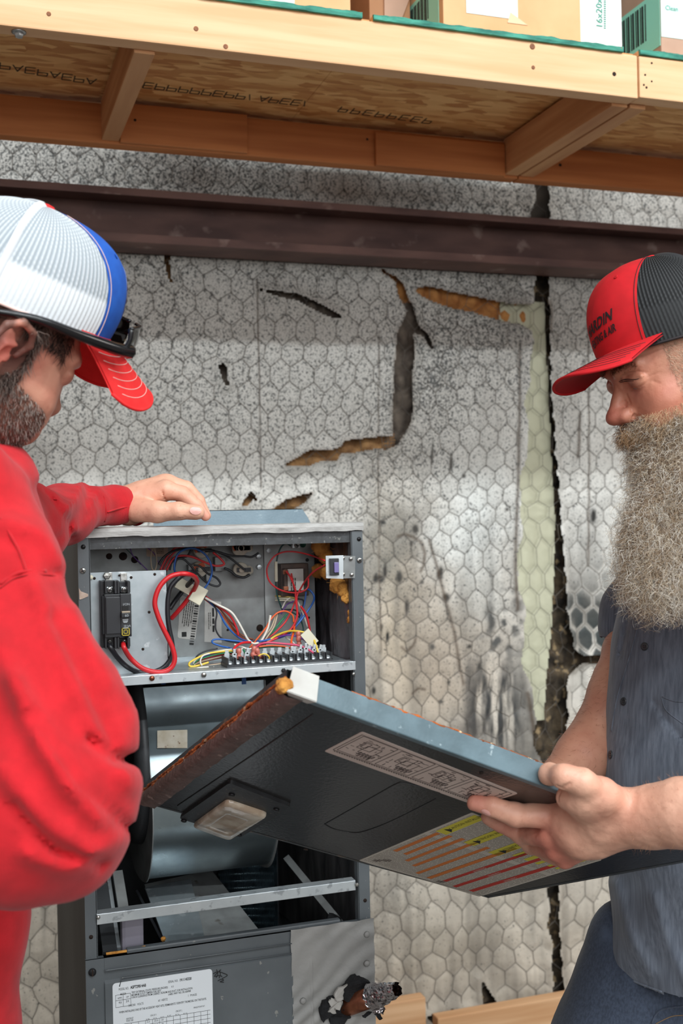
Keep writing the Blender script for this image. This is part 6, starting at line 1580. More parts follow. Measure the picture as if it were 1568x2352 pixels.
def head_prims(S, fr, ears=True, fat=1.0, ns=0.0):
    e = lambda c, r, k=.012, op='u': S.ell(fr(*c), r, fr.A, k, op); c_ = lambda a, b, ra, rb=None, k=.010, op='u': S.cap(fr(*a), fr(*b), ra, rb, k, op)
    e((-.012, 0, .045), (.098, .076, .082)); e((.030, 0, -.010), (.068, .064*fat, .085), .02); e((.040, 0, -.070), (.050, .052*fat, .048), .02)
    c_((.078, .030, .024), (.078, -.030, .024), .013, k=.016); e((.083, 0, .020), (.014, .022, .016), .01)
    for s_ in (1, -1):
        e((.058, s_*.044, -.026), (.028, .024, .022), .016); e((.058, s_*.036, -.050), (.032, .024, .026), .018)
        e((.104, s_*.033, .010), (.016, .019, .012), .012, 's')
        e((.0800, s_*.032, .008), (.0138, .0165, .0130), .003)
        c_((.0935, s_*.020, .0140), (.084, s_*.047, .0130), .0030, .0024, .004)
        c_((.098, s_*.012, .026), (.082, s_*.044, .030), .0050, .0035, .008)
        e((.101-ns, s_*.0135, -.031), (.0135, .0082, .0100), .004); e((.108-ns, s_*.0072, -.0405), (.0045, .0032, .0035), .002, 's')
        c_((.098, s_*.019, -.034), (.080, s_*.034, -.058), .002, .002, .004, 's')
        if ears: ear_prims(S, fr, s_)
    c_((.090, 0, .010), (.110-ns, 0, -.022), .0075, .0095, .008); e((.1135-ns, 0, -.029), (.0125, .0120, .0105), .006); c_((.100, 0, -.038), (.094, 0, -.046), .006, .008)
    c_((.090, .02, -.060), (.090, -.02, -.060), .009); c_((.088, .018, -.071), (.088, -.018, -.071), .009); e((.080, 0, -.098), (.020, .024, .018))
    c_((-.028, 0, -.05), (-.060, 0, -.17), .060*fat, .068*fat, .03)
RD = 1.50
pr = empty('person', (0.98, 1.5, 0.0), 'bearded man in a red and black cap and slate blue short-sleeved shirt holding the cover', 'person')
hf = head_frame(atd(1567, 848, RD), -1, 12, 20, 0)
S = SDF(.010); head_prims(S, hf, fat=1.06)
def creases_on(S, lst, res=.003):
    t_, _ = S.mesh(res); b_ = bvh_of(t_); bpy.data.meshes.remove(t_)
    for pts, r in lst:
        hp = [hit(b_, x, y)[0] for x, y in pts]; hp = [p for p in hp if p is not None]
        for i in range(len(hp)-1): S.cap(hp[i], hp[i+1], r*.55, r*.45, k=.002, op='s')
creases_on(S, [([(1487, 866), (1500, 861), (1515, 855)], .0010), ([(1486, 874), (1500, 876), (1514, 880)], .0009), ([(1424, 866), (1445, 856), (1465, 853), (1484, 857)], .0012), ([(1430, 888), (1448, 896), (1470, 888), (1484, 878)], .0010), ([(1438, 905), (1446, 925), (1452, 945), (1462, 962)], .0016), ([(1424, 928), (1434, 922), (1446, 932), (1449, 948)], .0012), ([(1414, 884), (1420, 895), (1428, 902)], .0010), ([(1410, 846), (1440, 838), (1470, 834)], .0009), ([(1425, 828), (1470, 815), (1510, 806)], .0008)])
me_h, V_h = S.mesh(.0016, disp=lambda P: (fbm(P, 90, 3, 3)-.5)*.0012)
Vl = hf.inv(V_h)
base_r, red_r = srgb(206, 148, 120), srgb(184, 96, 78)
sp_ = [(hf(.092, .033, .004), .009, srgb(128, 74, 64), .7), (hf(.112, 0, -.03), .022, srgb(178, 86, 74), .75), (hf(.07, .05, -.03), .03, srgb(192, 104, 84), .6), (hf(.09, .03, -.008), .010, srgb(150, 84, 74), .5), (hf(.1, .0, .02), .03, srgb(176, 116, 92), .5)]
tone_h = tone_skin(V_h, base_r, red_r, 5, sp_)
def pdp(x, y): return (onpl(x, y)-O)@CF
def Pp(x, y, off, r): # point lying on the camera side of the cover, off metres above the face
    p = onpl(x, y); return p+nn*(off+r)
def px_r(r, D): return r*D/FPX
# near (left) hand and forearm
S = SDF(.007)
DH = pdp(1262, 1880)-.032
def A_(x, y, D): return atd(x, y, D)
wr = A_(1440, 1879, DH-.038); 
S.chain([A_(1790, 1450, 1.42), A_(1780, 1650, 1.34), A_(1740, 1850, DH-.11)], [px_r(95, 1.4), px_r(92, 1.35), px_r(84, 1.27)], k=.03)
S.chain([A_(1740, 1862, DH-.11), A_(1700, 1868, DH-.12), A_(1568, 1868, DH-.08), A_(1490, 1876, DH-.052), wr], [px_r(84, 1.25), px_r(78, 1.25), px_r(72, 1.27), px_r(64, 1.29), px_r(58, 1.3)], k=.02)
ip = A_(1268, 1872, DH-.002); mp_ = A_(1262, 1920, DH+.004); rp_ = A_(1276, 1952, DH+.012); kp = A_(1298, 1972, DH+.022)
for p, r0_, r1_ in ((ip, 50, 30), (mp_, 50, 28), (rp_, 46, 27), (kp, 40, 24)): S.cap(wr+CF*.002, p, px_r(r0_, 1.3), px_r(r1_, 1.3), k=.016)
S.ell(A_(1355, 1886, DH-.020), (px_r(82, 1.3), px_r(84, 1.3), .020), np.array([CR, CU, CF]), k=.02)
def finger(pts, rs, k=.0035): S.chain(pts, rs, k)
f4 = lambda r: px_r(r, 1.3)
finger([ip, Pp(1186, 1845, .003, f4(25)), Pp(1132, 1832, .0, f4(22)), Pp(1092, 1829, -.001, f4(18))], [f4(32), f4(28.5), f4(23), f4(18.5)])
finger([mp_, Pp(1196, 1893, .001, f4(22)), Pp(1150, 1876, -.001, f4(20)), Pp(1120, 1866, -.001, f4(16))], [f4(29), f4(24), f4(20), f4(16.5)])
finger([rp_, Pp(1222, 1922, .001, f4(20)), Pp(1190, 1902, .001, f4(18)), Pp(1165, 1888, .0, f4(15))], [f4(27), f4(22), f4(18), f4(15)])
finger([kp, Pp(1252, 1945, .001, f4(17)), Pp(1230, 1925, .001, f4(15)), Pp(1212, 1912, .0, f4(13))], [f4(24), f4(18), f4(15), f4(13)])
for p in ((1186, 1843, 27), (1197, 1892, 22)): S.ell(Pp(p[0], p[1], .004, f4(20)), f4(p[2])*1.02, k=.004)
# thumb over the flange
S.chain([A_(1420, 1856, 1.312), A_(1378, 1826, 1.290), A_(1336, 1798, 1.274), A_(1294, 1783, 1.274), A_(1262, 1778, 1.300), A_(1252, 1785, 1.318)], [f4(46), f4(38), f4(30), f4(25), f4(22), f4(18)], k=.010)
S.chain([A_(1298, 1834, 1.300), A_(1330, 1835, 1.295), A_(1370, 1866, 1.325)], [f4(18), f4(36), f4(54)], k=.016)
def crease(a, b, r=.0012): S.cap(a, b, r, r, k=.0025, op='s')
_bvh_me, _ = S.mesh(.0022); _b = bvh_of(_bvh_me); bpy.data.meshes.remove(_bvh_me)
for pts in ([(1162, 1822), (1160, 1850)], [(1170, 1818), (1168, 1856)], [(1178, 1818), (1177, 1858)], [(1120, 1818), (1119, 1840)], [(1280, 1806), (1292, 1812)], [(1272, 1815), (1262, 1832)], [(1284, 1815), (1280, 1836)], [(1296, 1808), (1308, 1800)]):
    hp = [hit(_b, x, y)[0] for x, y in pts]
    for i in range(len(hp)-1):
        if hp[i] is not None and hp[i+1] is not None: crease(hp[i], hp[i+1], .0015)
h_, n_ = hit(_b, 1086, 1824)
me_a, V_a = S.mesh(.0017, disp=lambda P: (fbm(P, 110, 3, 13)-.5)*.0016+(fbm(P, 30, 2, 15)-.5)*.003)
kr = srgb(198, 104, 88)
tone_a = tone_skin(V_a, srgb(228, 176, 150), srgb(206, 136, 114), 9, [(ip, .022, kr, .5), (mp_, .025, kr, .7), (rp_, .03, kr, .7), (kp, .03, kr, .6), (Pp(1186, 1845, .003, .01), .014, srgb(216, 140, 120), .6), (Pp(1096, 1829, 0, .006), .02, srgb(196, 92, 84), .6), (Pp(1150, 1880, 0, .006), .03, srgb(186, 92, 82), .6), (A_(1290, 1779, DH), .02, srgb(222, 160, 132), .3)])
# far (right) arm and hand behind the cover
S = SDF(.012); D2 = 1.62
S.chain([A_(1490, 1400, 1.78), A_(1452, 1500, 1.75), A_(1428, 1590, 1.72), A_(1375, 1700, 1.70)], [px_r(40, 1.7), px_r(60, 1.7), px_r(66, 1.7), px_r(62, 1.7)], k=.03)
S.chain([A_(1390, 1690, 1.70), A_(1336, 1745, 1.66), A_(1290, 1800, 1.62), A_(1240, 1860, 1.60)], [px_r(62, 1.7), px_r(56, 1.65), px_r(48, 1.6), px_r(38, 1.5)], k=.03)
S.ell(A_(1205, 1890, 1.60), (.045, .022, .03), np.array([CR, CU, CF]), k=.02)
for k in range(4): S.chain([A_(1185-6*k, 1880+k*14, 1.60), A_(1140, 1885+14*k, 1.59), A_(1110, 1890+14*k, 1.58)], [.010, .009, .007], k=.004)
S.chain([A_(1210, 1870, 1.58), A_(1180, 1850, 1.56), A_(1150, 1845, 1.55)], [.013, .011, .009], k=.008)
me_f, V_f = S.mesh(.0026, disp=lambda P: (fbm(P, 40, 3, 19)-.5)*.003)
tone_f = tone_skin(V_f, srgb(206, 150, 124), srgb(186, 116, 94), 19)
# trunk inside the clothes
S = SDF(.03); tx_ = lambda x, y, D: A_(x, y, D)
S.chain([tx_(1625, 1120, 1.56), tx_(1650, 1350, 1.62), tx_(1650, 1750, 1.62), tx_(1650, 2000, 1.64)], [.05, .065, .07, .07])
me_t, V_t = S.mesh(.008); tone_t = tone_skin(V_t, base_r, red_r, 3)
bo = merge([(me_h, V_h, tone_h), (me_a, V_a, tone_a), (me_f, V_f, tone_f), (me_t, V_t, tone_t)], 'body'); bo.materials.append(m_skin)
body_r = link('body', bo, pr, 'fair freckled skin')
# nails
m_nail = flat('nail', 226, 170, 158, .3)
def nail(bv, x, y, w, h, ang, par):
    c, n = hit(bv, x, y)
    if c is None: return
    t = CR*math.cos(ang)-CU*math.sin(ang); t = t-n*(t@n); t /= np.linalg.norm(t); b = np.cross(n, t)
    rings = [[c+n*(.0009-(.35*s_*s_)*w*math.sin(k*PI/6)**2*.6-.0002*s_)+t*math.cos(k*PI/6)*h*s_*(1 if True else 1)+b*math.sin(k*PI/6)*w*s_ for k in range(13)] for s_ in (0.02, .5, .85, 1.0)]
    q = MB(); q.grid(np.array(rings), flip=False); q.build('fingernail', m_nail, par)
_b = bvh_of(bo); nail(_b, 1083, 1823, .0055, .0075, .3, body_r)
nail(_b, 1116, 1866, .004, .006, .3, body_r)
# eyes and brows
for s_ in (1, -1):
    c = hf(.0800, s_*.032, .0070); q = MB(); q.lathe(c-hf.f*.0128, hf.f, [(.0128*math.sin(t), .0128-.0128*math.cos(t)) for t in np.linspace(.02, PI-.02, 14)], 20); q.build('eye', flat('eye_white', 150, 132, 126, .2), pr)
rs = np.random.RandomState(4)
for s_ in (1, -1):
    n_ = 230; uu = rs.rand(n_)
    rt = np.array([hf(.103-.020*u, s_*(.008+.034*u), .0285+.004*math.sin(u*3)+rs.randn()*.0022) for u in uu])
    dr = np.array([hf.f*.4+hf.l*s_*.8-hf.u*.1 for u in uu])+rs.randn(n_, 3)*.2
    strands('eyebrow', rt, dr, .006+.004*rs.rand(n_), .00036, .05, m_hair, pr, np.array(srgb(140, 98, 72))*(0.6+.6*rs.rand(n_, 1)), 6, 2, .2)
_bh = bvh_of(me_h)
for pts, r_ in (([(1421, 877), (1430, 873), (1441, 871), (1453, 872), (1465, 870), (1478, 865)], .0008), ([(1423, 879), (1433, 876), (1444, 875), (1455, 875)], .0007)):
    P = [hit(_bh, x, y) for x, y in pts]; P = [p+n*.0001 for p, n in P if p is not None]
    q = MB(); q.tube(catmull(P, 5), np.concatenate([np.linspace(.0003, r_, 8), np.linspace(r_, .0003, len(catmull(P, 5))-8)]), 5); q.build('eyelashes', flat('lash', 58, 38, 32, .7), pr)
# beard: a soft mass with curly strands over it
S = SDF(.022)
bd = [(1550, 1050, 76, 1.47), (1550, 1100, 86, 1.46), (1538, 1200, 98, 1.45), (1512, 1280, 86, 1.44), (1494, 1332, 48, 1.43), (1552, 1310, 66, 1.45)]
for x, y, r, D in bd: S.ell(A_(x, y, D), (px_r(r, D), px_r(r, D), px_r(r*.8, D)), np.array([CR, CU, CF]))
S.ell(A_(1625, 1120, 1.45), px_r(92, 1.45)); S.ell(A_(1620, 1240, 1.45), px_r(80, 1.45))
S.chain([hf(.098, 0, -.052), hf(.088, .030, -.056), hf(.070, .045, -.064)], [.011, .013, .014], k=.01); S.chain([hf(.098, 0, -.052), hf(.088, -.030, -.056)], [.011, .012], k=.01)
S.chain([hf(.062, .048, -.070), hf(.030, .060, -.062), hf(.006, .068, -.035), hf(-.002, .070, .0)], [.022, .018, .012, .008], k=.015); S.ell(hf(.075, .01, -.095), (.035, .045, .035), hf.A)
me_b, V_b = S.mesh(.0035, disp=lambda P: (fbm(P*np.array([1, 1, .5]), 60, 3, 33)-.5)*.012)
nb = np.array([0.]*3); tone_b = np.array(srgb(128, 110, 92))*(0.55+.9*fbm(V_b*np.array([1, 1, .4]), 90, 3, 8)[:, None]); set_col(me_b, 'tone', tone_b)
m_beard = mat('beard_mass', (1, 1, 1), attr='tone', rough=.9, bump=1.0, bscale=330, bdist=.004)
beard = surf_obj('beard', me_b, m_beard, pr, 'long bushy beard, sandy brown turning grey')
def normals(me):
    a = np.empty(len(me.vertices)*3, np.float32); me.vertices.foreach_get('normal', a); return a.reshape(-1, 3)
Nb = normals(me_b); rs = np.random.RandomState(11)
front = np.einsum('ij,j->i', Nb, CF) < .35; ids = np.where(front)[0]
n_ = 20000; pick = rs.choice(ids, n_); rt = V_b[pick]-Nb[pick]*.004
dn_ = np.array([0, 0, -1.0]); wdn = np.clip((hf.o[2]-rt[:, 2]-.06)/.10, .1, 1)[:, None]
dr = Nb[pick]*.55+dn_*wdn*.9+rs.randn(n_, 3)*.42
ln_ = (.012+.022*rs.rand(n_))*(.45+.65*wdn[:, 0])
g = rs.rand(n_, 1); c = np.where(g < .35, np.array(srgb(168, 142, 114)), np.where(g < .65, np.array(srgb(208, 190, 164)), np.array(srgb(240, 232, 220))))*(0.74+.5*rs.rand(n_, 1))
strands('beard_hair', rt, dr, ln_, .00023, .17, m_hair, beard, c, 11, 5, .15, freq=1.6)
# moustache whiskers
n_ = 1100; u = rs.rand(n_); sd = np.where(rs.rand(n_) < .75, 1, -1); rt = np.array([hf(.106-.022*a, b*(.002+.036*a), -.047-.010*a+rs.randn()*.003) for a, b in zip(u, sd)])
dr = np.array([hf.f*.55*(1-a)+hf.l*b*(.35+.5*a)-hf.u*(.75) for a, b in zip(u, sd)])+rs.randn(n_, 3)*.22
strands('moustache', rt, dr, .014+.016*rs.rand(n_), .00028, .14, m_hair, beard, np.array(srgb(186, 150, 112))*(0.65+.6*rs.rand(n_, 1)), 9, 7, .1, freq=1.1)
# short fair hair at the temple and cheek fuzz
def fuzz(name, V, N, mask, n, ln, col, par, seed, dirv=None, mix=.5, rad=.00022, curl=.06):
    rs = np.random.RandomState(seed); ids = np.where(mask)[0]
    if len(ids) == 0: return
    pk = rs.choice(ids, n); d = N[pk]*(1-mix)+(dirv*mix if dirv is not None else 0)+rs.randn(n, 3)*.22
    return strands(name, V[pk], d, ln*(.5+rs.rand(n)), rad, curl, m_hair, par, np.array(col)*(0.55+.8*rs.rand(n, 1)), 5, seed, .1)
Nh = normals(me_h)
msk = (Vl[:, 1] > .045) & (Vl[:, 0] < .052) & (Vl[:, 0] > -.03) & (Vl[:, 2] > -.03) & (Vl[:, 2] < .06)
fuzz('temple_hair', V_h, Nh, msk, 7000, .008, srgb(226, 200, 174), pr, 21, -hf.f*.6-hf.u*.5, .6, rad=.00012)
fz = (Vl[:, 1] > .02) & (Vl[:, 2] < -.035) & (Vl[:, 0] > .02); fuzz('cheek_fuzz', V_h, Nh, fz, 2200, .012, srgb(222, 190, 152), pr, 22, hf.f*.3-hf.u*.7, .6, curl=.2, rad=.00015)
Na = normals(me_a); xa_, ya_ = proj(V_a.T.T) if False else (784+FPX*((V_a-O)@CR)/((V_a-O)@CF), 1176-FPX*((V_a-O)@CU)/((V_a-O)@CF))
fuzz('arm_hair', V_a, Na, xa_ > 1440, 1100, .006, srgb(190, 140, 104), pr, 23, CR*-.5+CU*.3, .5, .00012)
Nf = normals(me_f); fuzz('arm_hair', V_f, Nf, V_f[:, 2] > 1.0, 1300, .007, srgb(150, 100, 70), pr, 24, -CU*.5-CR*.5, .5, .00012)
# shirt
m_shirt = mat('slate_chambray', srgb(122, 130, 143), srgb(90, 97, 110), scale=150, rough=.85, stretch=(1.6, 1.6, .10), bump=.25, bscale=900, sheen=.25, bdist=.001, lo=.3, hi=.7)
S = SDF(.03); ax3 = np.array([CR, CU, CF])
for x, y, r, D in ((1650, 1340, 205, 1.66), (1650, 1480, 238, 1.66), (1652, 1620, 252, 1.65), (1650, 1760, 262, 1.64), (1650, 1900, 258, 1.64), (1650, 2050, 246, 1.66), (1655, 2190, 246, 1.67)):
    S.ell(A_(x, y, D), (px_r(r, D), px_r(170, D), .125), ax3, k=.05)
# sleeves
S.chain([A_(1720, 1330, 1.56), A_(1785, 1430, 1.44), A_(1790, 1560, 1.38)], [px_r(110, 1.5), px_r(112, 1.45), px_r(112, 1.4)], k=.03)
S.chain([A_(1500, 1330, 1.76), A_(1452, 1395, 1.78), A_(1438, 1440, 1.78)], [px_r(72, 1.76), px_r(64, 1.78), px_r(62, 1.78)], k=.02)
S.fn(lambda P: ((P-A_(1420, 1466, 1.78))@(CU*.97-CR*.10)), A_(1340, 1640, 1.95)-.0, A_(1425, 1466, 1.6)+.0, op='s') if False else None
cl = srgb(0, 0, 0)
def shirt_folds(P):
    x = 784+FPX*((P-O)@CR)/((P-O)@CF); y = 1176-FPX*((P-O)@CU)/((P-O)@CF)
    d = (fbm(P*np.array([1, 1, .35]), 14, 3, 51)-.5)*.014
    d += .004*np.sin((x*.9+y*.45)/26+3*fbm(P, 6, 2, 3))*np.clip((y-1950)/200, 0, 1)
    d -= .006*np.exp(-(segdist(x, y, [(1452, 1360), (1440, 1430), (1424, 1506)], False)/5)**2)
    d += .0022*np.clip(1-np.abs(x-np.interp(y, [1376, 1506, 1600, 1732, 1900], [1500, 1462, 1432, 1408, 1398])-22)/3, 0, 1)*0
    d -= .005*np.exp(-(segdist(x, y, [(1568, 1700), (1520, 1640), (1500, 1610)], False)/5)**2)
    d += .005*np.exp(-(segdist(x, y, [(1500, 2060), (1540, 2180), (1590, 2290)], False)/14)**2)
    d += .006*np.exp(-(segdist(x, y, [(1412, 2030), (1440, 2140), (1490, 2230)], False)/16)**2)
    return d
lo_clip = None
me_s, V_s = S.mesh(.0045, disp=shirt_folds)
def cut(me, V, keepmask, name):
    F0 = np.empty(len(me.loops), np.int32); me.loops.foreach_get('vertex_index', F0); F0 = F0.reshape(-1, 4); k = keepmask[F0].all(1); F0 = F0[k]; used = np.unique(F0); mp = np.full(len(V), -1); mp[used] = np.arange(len(used)); return np_mesh(name, V[used], mp[F0]), V[used]
def pxy(V): z = (V-O)@CF; return 784+FPX*((V-O)@CR)/z, 1176-FPX*((V-O)@CU)/z
xs_, ys_ = pxy(V_s)
# hem drops from the side seam to the right; sleeve ends square
hem = np.interp(xs_, [1380, 1410, 1460, 1520, 1600], [2230, 2238, 2262, 2285, 2300])
kp_ = (ys_ < hem) & ~((xs_ < 1424) & (ys_ > 1466) & (((V_s-O)@CF) > 1.70)) & ~((ys_ > 1468-(xs_-1420)*.25) & (((V_s-O)@CF) > 1.71) & (xs_ < 1470) & (ys_ < 1560))
me_s, V_s = cut(me_s, V_s, kp_, 'shirt'); shirt = surf_obj('shirt', me_s, m_shirt, pr, 'slate blue short-sleeved button shirt')
bs = bvh_of(me_s); m_btn = mat('grey_button', srgb(74, 76, 80), srgb(54, 56, 60), scale=80, rough=.25)
for (x, y) in ((1480, 1485), (1432, 1611), (1402, 1733)):
    c, n = hit(bs, x, y)
    if c is None: continue
    q = MB(); q.lathe(c-n*.0008, n, [(.0058, 0), (.0060, .0015), (.0052, .0026), (.0035, .0020), (.0001, .0019)], 20); b_ = q.build('button', m_btn, shirt)
    q = MB(); t = np.cross(n, [0, 0, 1.]); t /= np.linalg.norm(t); v = np.cross(n, t)
    for a_, d_ in ((1, 1), (1, -1), (-1, 1), (-1, -1)): q.lathe(c+n*.0012+(t*a_+v*d_)*.0013, n, [(.0005, 0), (.0005, .0004)], 6)
    q.build('button_hole', m_hole, shirt)
def seam(pts, r=.0009, m=None, name='seam', bv=None, par=None, off=.0004):
    P = [hit(bv or bs, x, y) for x, y in pts]; P = [p+n*off for p, n in P if p is not None]
    if len(P) > 1: q = MB(); q.tube(catmull(P, 5), r, 5); return q.build(name, m or m_shirt, par or shirt)
seam([(1470, 1420), (1448, 1500), (1418, 1600), (1404, 1680)], .0010); seam([(1520, 1600), (1545, 1610), (1568, 1612)], .0009); seam([(1519, 1602), (1530, 1632), (1568, 1662)], .0009)
seam([(1410, 2228), (1460, 2255), (1520, 2278), (1567, 2292)], .0016)
# jeans
m_jean = mat('blue_jeans', srgb(62, 72, 90), srgb(46, 55, 71), scale=340, rough=.85, bump=.4, bscale=900, sheen=.2, stretch=(1, 1, .5), bdist=.001, c3=srgb(78, 90, 110), s3=16, t3=.62, w3=.14)
S = SDF(.04)
S.ell(A_(1640, 2170, 1.70), (px_r(215, 1.66), px_r(150, 1.66), .12), ax3); S.chain([A_(1480, 2235, 1.705), A_(1420, 2420, 1.68), A_(1400, 2700, 1.62)], [px_r(150, 1.66), px_r(150, 1.65), px_r(130, 1.62)]); S.chain([A_(1690, 2250, 1.72), A_(1660, 2500, 1.64), A_(1660, 2800, 1.62)], [px_r(170, 1.66), px_r(150, 1.65), px_r(140, 1.62)])
S.ell(A_(1425, 2130, 1.70), px_r(60, 1.66))
me_j, V_j = S.mesh(.006, disp=lambda P: (fbm(P*np.array([1, 1, .6]), 12, 3, 61)-.5)*.018+.003*np.sin(P[..., 2]*60+P[..., 0]*40)*(fbm(P, 6, 2, 7)-.3)); jeans = surf_obj('jeans', me_j, m_jean, pr, 'dark blue jeans')
bj = bvh_of(me_j); seam([(1495, 2350), (1515, 2320), (1568, 2310)], .0012, m_jean, bv=bj, par=jeans); seam([(1505, 2352), (1540, 2335), (1567, 2332)], .0008, flat('thread', 120, 96, 70), bv=bj, par=jeans)
# legs of the person below the frame, down to boots
m_boot = flat('work_boot', 70, 50, 38, .6)
for x0 in (1400, 1660):
    a = A_(x0, 2700, 1.62); q = MB(); q.tube([a, (a[0]+.01, a[1], .45), (a[0]+.015, a[1]+.01, .10)], [.085, .075, .07], 16); q.build('jeans_leg', m_jean, pr)
    q = MB(); q.obox((a[0]-.03, a[1]+.0, .055), np.eye(3), (.14, .05, .052), bev=.03); q.build('boot', m_boot, pr)
# cap
cf_ = hf.f*math.cos(.10)+hf.u*math.sin(.10); cu_ = hf.u*math.cos(.10)-hf.f*math.sin(.10)
cfr = Frame(hf(.002, 0, .036), cf_, cu_)
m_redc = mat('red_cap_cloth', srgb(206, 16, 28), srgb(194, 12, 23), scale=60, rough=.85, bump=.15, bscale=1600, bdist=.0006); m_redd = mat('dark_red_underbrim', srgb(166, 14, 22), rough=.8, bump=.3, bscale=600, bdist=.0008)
m_blk = flat('black_thread', 34, 24, 26, .7)
mesh_strap = [flat('black_strap', 40, 40, 42, .7)]
cfr.band = .30
cfr.capA = .096; a_ = math.radians(-4); cfr.u, cfr.l = cfr.u*math.cos(a_)+cfr.l*math.sin(a_), cfr.l*math.cos(a_)-cfr.u*math.sin(a_)
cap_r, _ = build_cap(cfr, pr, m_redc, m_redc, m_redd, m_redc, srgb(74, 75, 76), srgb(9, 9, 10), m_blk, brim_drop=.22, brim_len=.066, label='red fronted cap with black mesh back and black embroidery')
q = MB(); cap_text(q, cfr, 'HARDIN', .0165, -.15, .215, stretch=1.22, shear=.3, bold=.03); cap_text(q, cfr, 'HEATING & AIR', .0112, -.16, .128, stretch=.95, shear=.3, bold=.03); q.build('embroidery', m_blk, cap_r, 'black embroidered shop lettering')
# ================================================================== man on the left
pl_ = empty('person', (0.0, 1.15, 0.0), 'man in red sweatshirt and white, blue and red cap resting a hand on the cabinet', 'person')
LD = 1.20
lf = head_frame(atd(-36, 775, LD), 1, -42, 24, -20)
t_ = .16
cf2 = lf.f*math.cos(t_)+lf.u*math.sin(t_); cu2 = lf.u*math.cos(t_)-lf.f*math.sin(t_)
cfl = Frame(lf(.004, 0, .046), cf2, cu2); cfl.H = .108
S = SDF(.010); head_prims(S, lf, ears=False, fat=1.08, ns=.012); ear_prims(S, lf, -1, c=(-.002, .074, -.002)); ear_prims(S, lf, 1)
me_h2, V_h2 = S.mesh(.0020, disp=lambda P: (fbm(P, 90, 3, 73)-.5)*.0012)
Vl2 = lf.inv(V_h2)
tone_h2 = tone_skin(V_h2, srgb(206, 150, 126), srgb(190, 104, 88), 75, [(lf(-.01, -.095, .0), .036, srgb(206, 104, 92), .75), (lf(-.006, -.09, -.030), .014, srgb(220, 130, 116), .5)])
# scalp and beard shadow as hair-coloured skin under the strands
def zone(a, lo, hi, s_): return np.clip((a-lo)/s_, 0, 1)*np.clip((hi-a)/s_, 0, 1)
m_beard_l = zone(Vl2[:, 0], -.004, .085, .012)*np.clip((-.018-Vl2[:, 2]-.30*(Vl2[:, 0]-.03))/.012, 0, 1)*np.clip((Vl2[:, 2]+.16)/.02, 0, 1)
side_ = np.clip((-Vl2[:, 1]-.035)/.01, 0, 1)+np.clip((Vl2[:, 1]-.035)/.01, 0, 1)
m_side = zone(Vl2[:, 0], .002, .034, .006)*zone(Vl2[:, 2], -.04, .05, .01)*side_
m_back = np.clip((-.010-Vl2[:, 0])/.006, 0, 1)*np.clip((Vl2[:, 2]+.085)/.02, 0, 1)
m_top = np.clip((Vl2[:, 2]-.022+.20*(Vl2[:, 0]-.04))/.006, 0, 1)*np.clip((.072-Vl2[:, 0])/.01, 0, 1)*side_
m_all = np.clip(np.maximum.reduce([m_beard_l*.8, m_side, m_back, m_top]), 0, 1)[:, None]
tone_h2 = tone_h2*(1-m_all*.75)+np.array(srgb(58, 46, 42))*m_all*.75
# left hand on the cabinet top
HDm = 1.765
def B_(x, y, D=HDm): return atd(x, y, D)
f5 = lambda r: px_r(r, 1.76)
S = SDF(.006)
wr2 = B_(296, 1160, 1.745)
S.chain([B_(215, 1165, 1.70), wr2], [f5(44), f5(40)], k=.012)
mcp = [(380, 1126, 1.735), (386, 1113, 1.765), (384, 1116, 1.79), (376, 1124, 1.815)]
for (x, y, D), r in zip(mcp, (24, 24, 22, 20)): S.cap(wr2, B_(x, y, D), f5(36), f5(r), k=.012)
S.cap(B_(330, 1140, 1.75), B_(372, 1120, 1.76), f5(34), f5(27), k=.012)
S.chain([B_(*mcp[0]), B_(418, 1134, 1.735), B_(450, 1160, 1.735), B_(472, 1186, 1.735)], [f5(22), f5(17.5), f5(14), f5(10.5)], k=.003)
S.chain([B_(*mcp[1]), B_(428, 1122, 1.765), B_(456, 1150, 1.77), B_(474, 1184, 1.77)], [f5(22), f5(18), f5(14), f5(11)], k=.003)
S.chain([B_(*mcp[2]), B_(424, 1124, 1.795), B_(446, 1152, 1.80), B_(458, 1182, 1.80)], [f5(21), f5(17), f5(14), f5(11)], k=.003)
S.chain([B_(*mcp[3]), B_(408, 1134, 1.82), B_(424, 1158, 1.825), B_(430, 1180, 1.825)], [f5(19), f5(15), f5(12), f5(10)], k=.003)
S.chain([B_(318, 1172, 1.72), B_(362, 1176, 1.705), B_(410, 1174, 1.70), B_(452, 1177, 1.70)], [f5(28), f5(23), f5(18.5), f5(15.5)], k=.006)
S.ell(B_(446, 1176, 1.699), (f5(22), f5(15), f5(13)), np.array([CR, CU, CF]), k=.004)
_t, _ = S.mesh(.0022); _b = bvh_of(_t); bpy.data.meshes.remove(_t)
for pts in ([(413, 1160), (412, 1190)], [(418, 1161), (418, 1189)], [(424, 1162), (424, 1188)], [(378, 1146), (386, 1166)], [(372, 1128), (382, 1150)]):
    hp = [hit(_b, x, y)[0] for x, y in pts]
    if hp[0] is not None and hp[1] is not None: S.cap(hp[0], hp[1], .0010, .0010, k=.002, op='s')
me_a2, V_a2 = S.mesh(.0017, disp=lambda P: (fbm(P, 110, 3, 83)-.5)*.0012+(fbm(P, 34, 2, 85)-.5)*.002)
tone_a2 = tone_skin(V_a2, srgb(234, 180, 152), srgb(214, 140, 116), 87, [(B_(470, 1185, 1.735), .02, srgb(222, 130, 116), .5), (B_(400, 1150, 1.76), .02, srgb(200, 120, 100), .4)])
S = SDF(.03); S.chain([lf(-.03, 0, -.08), atd(-150, 1120, 1.28), atd(-160, 1250, 1.28), atd(-110, 1500, 1.28), atd(-120, 2100, 1.28)], [.050, .055, .06, .07, .07])
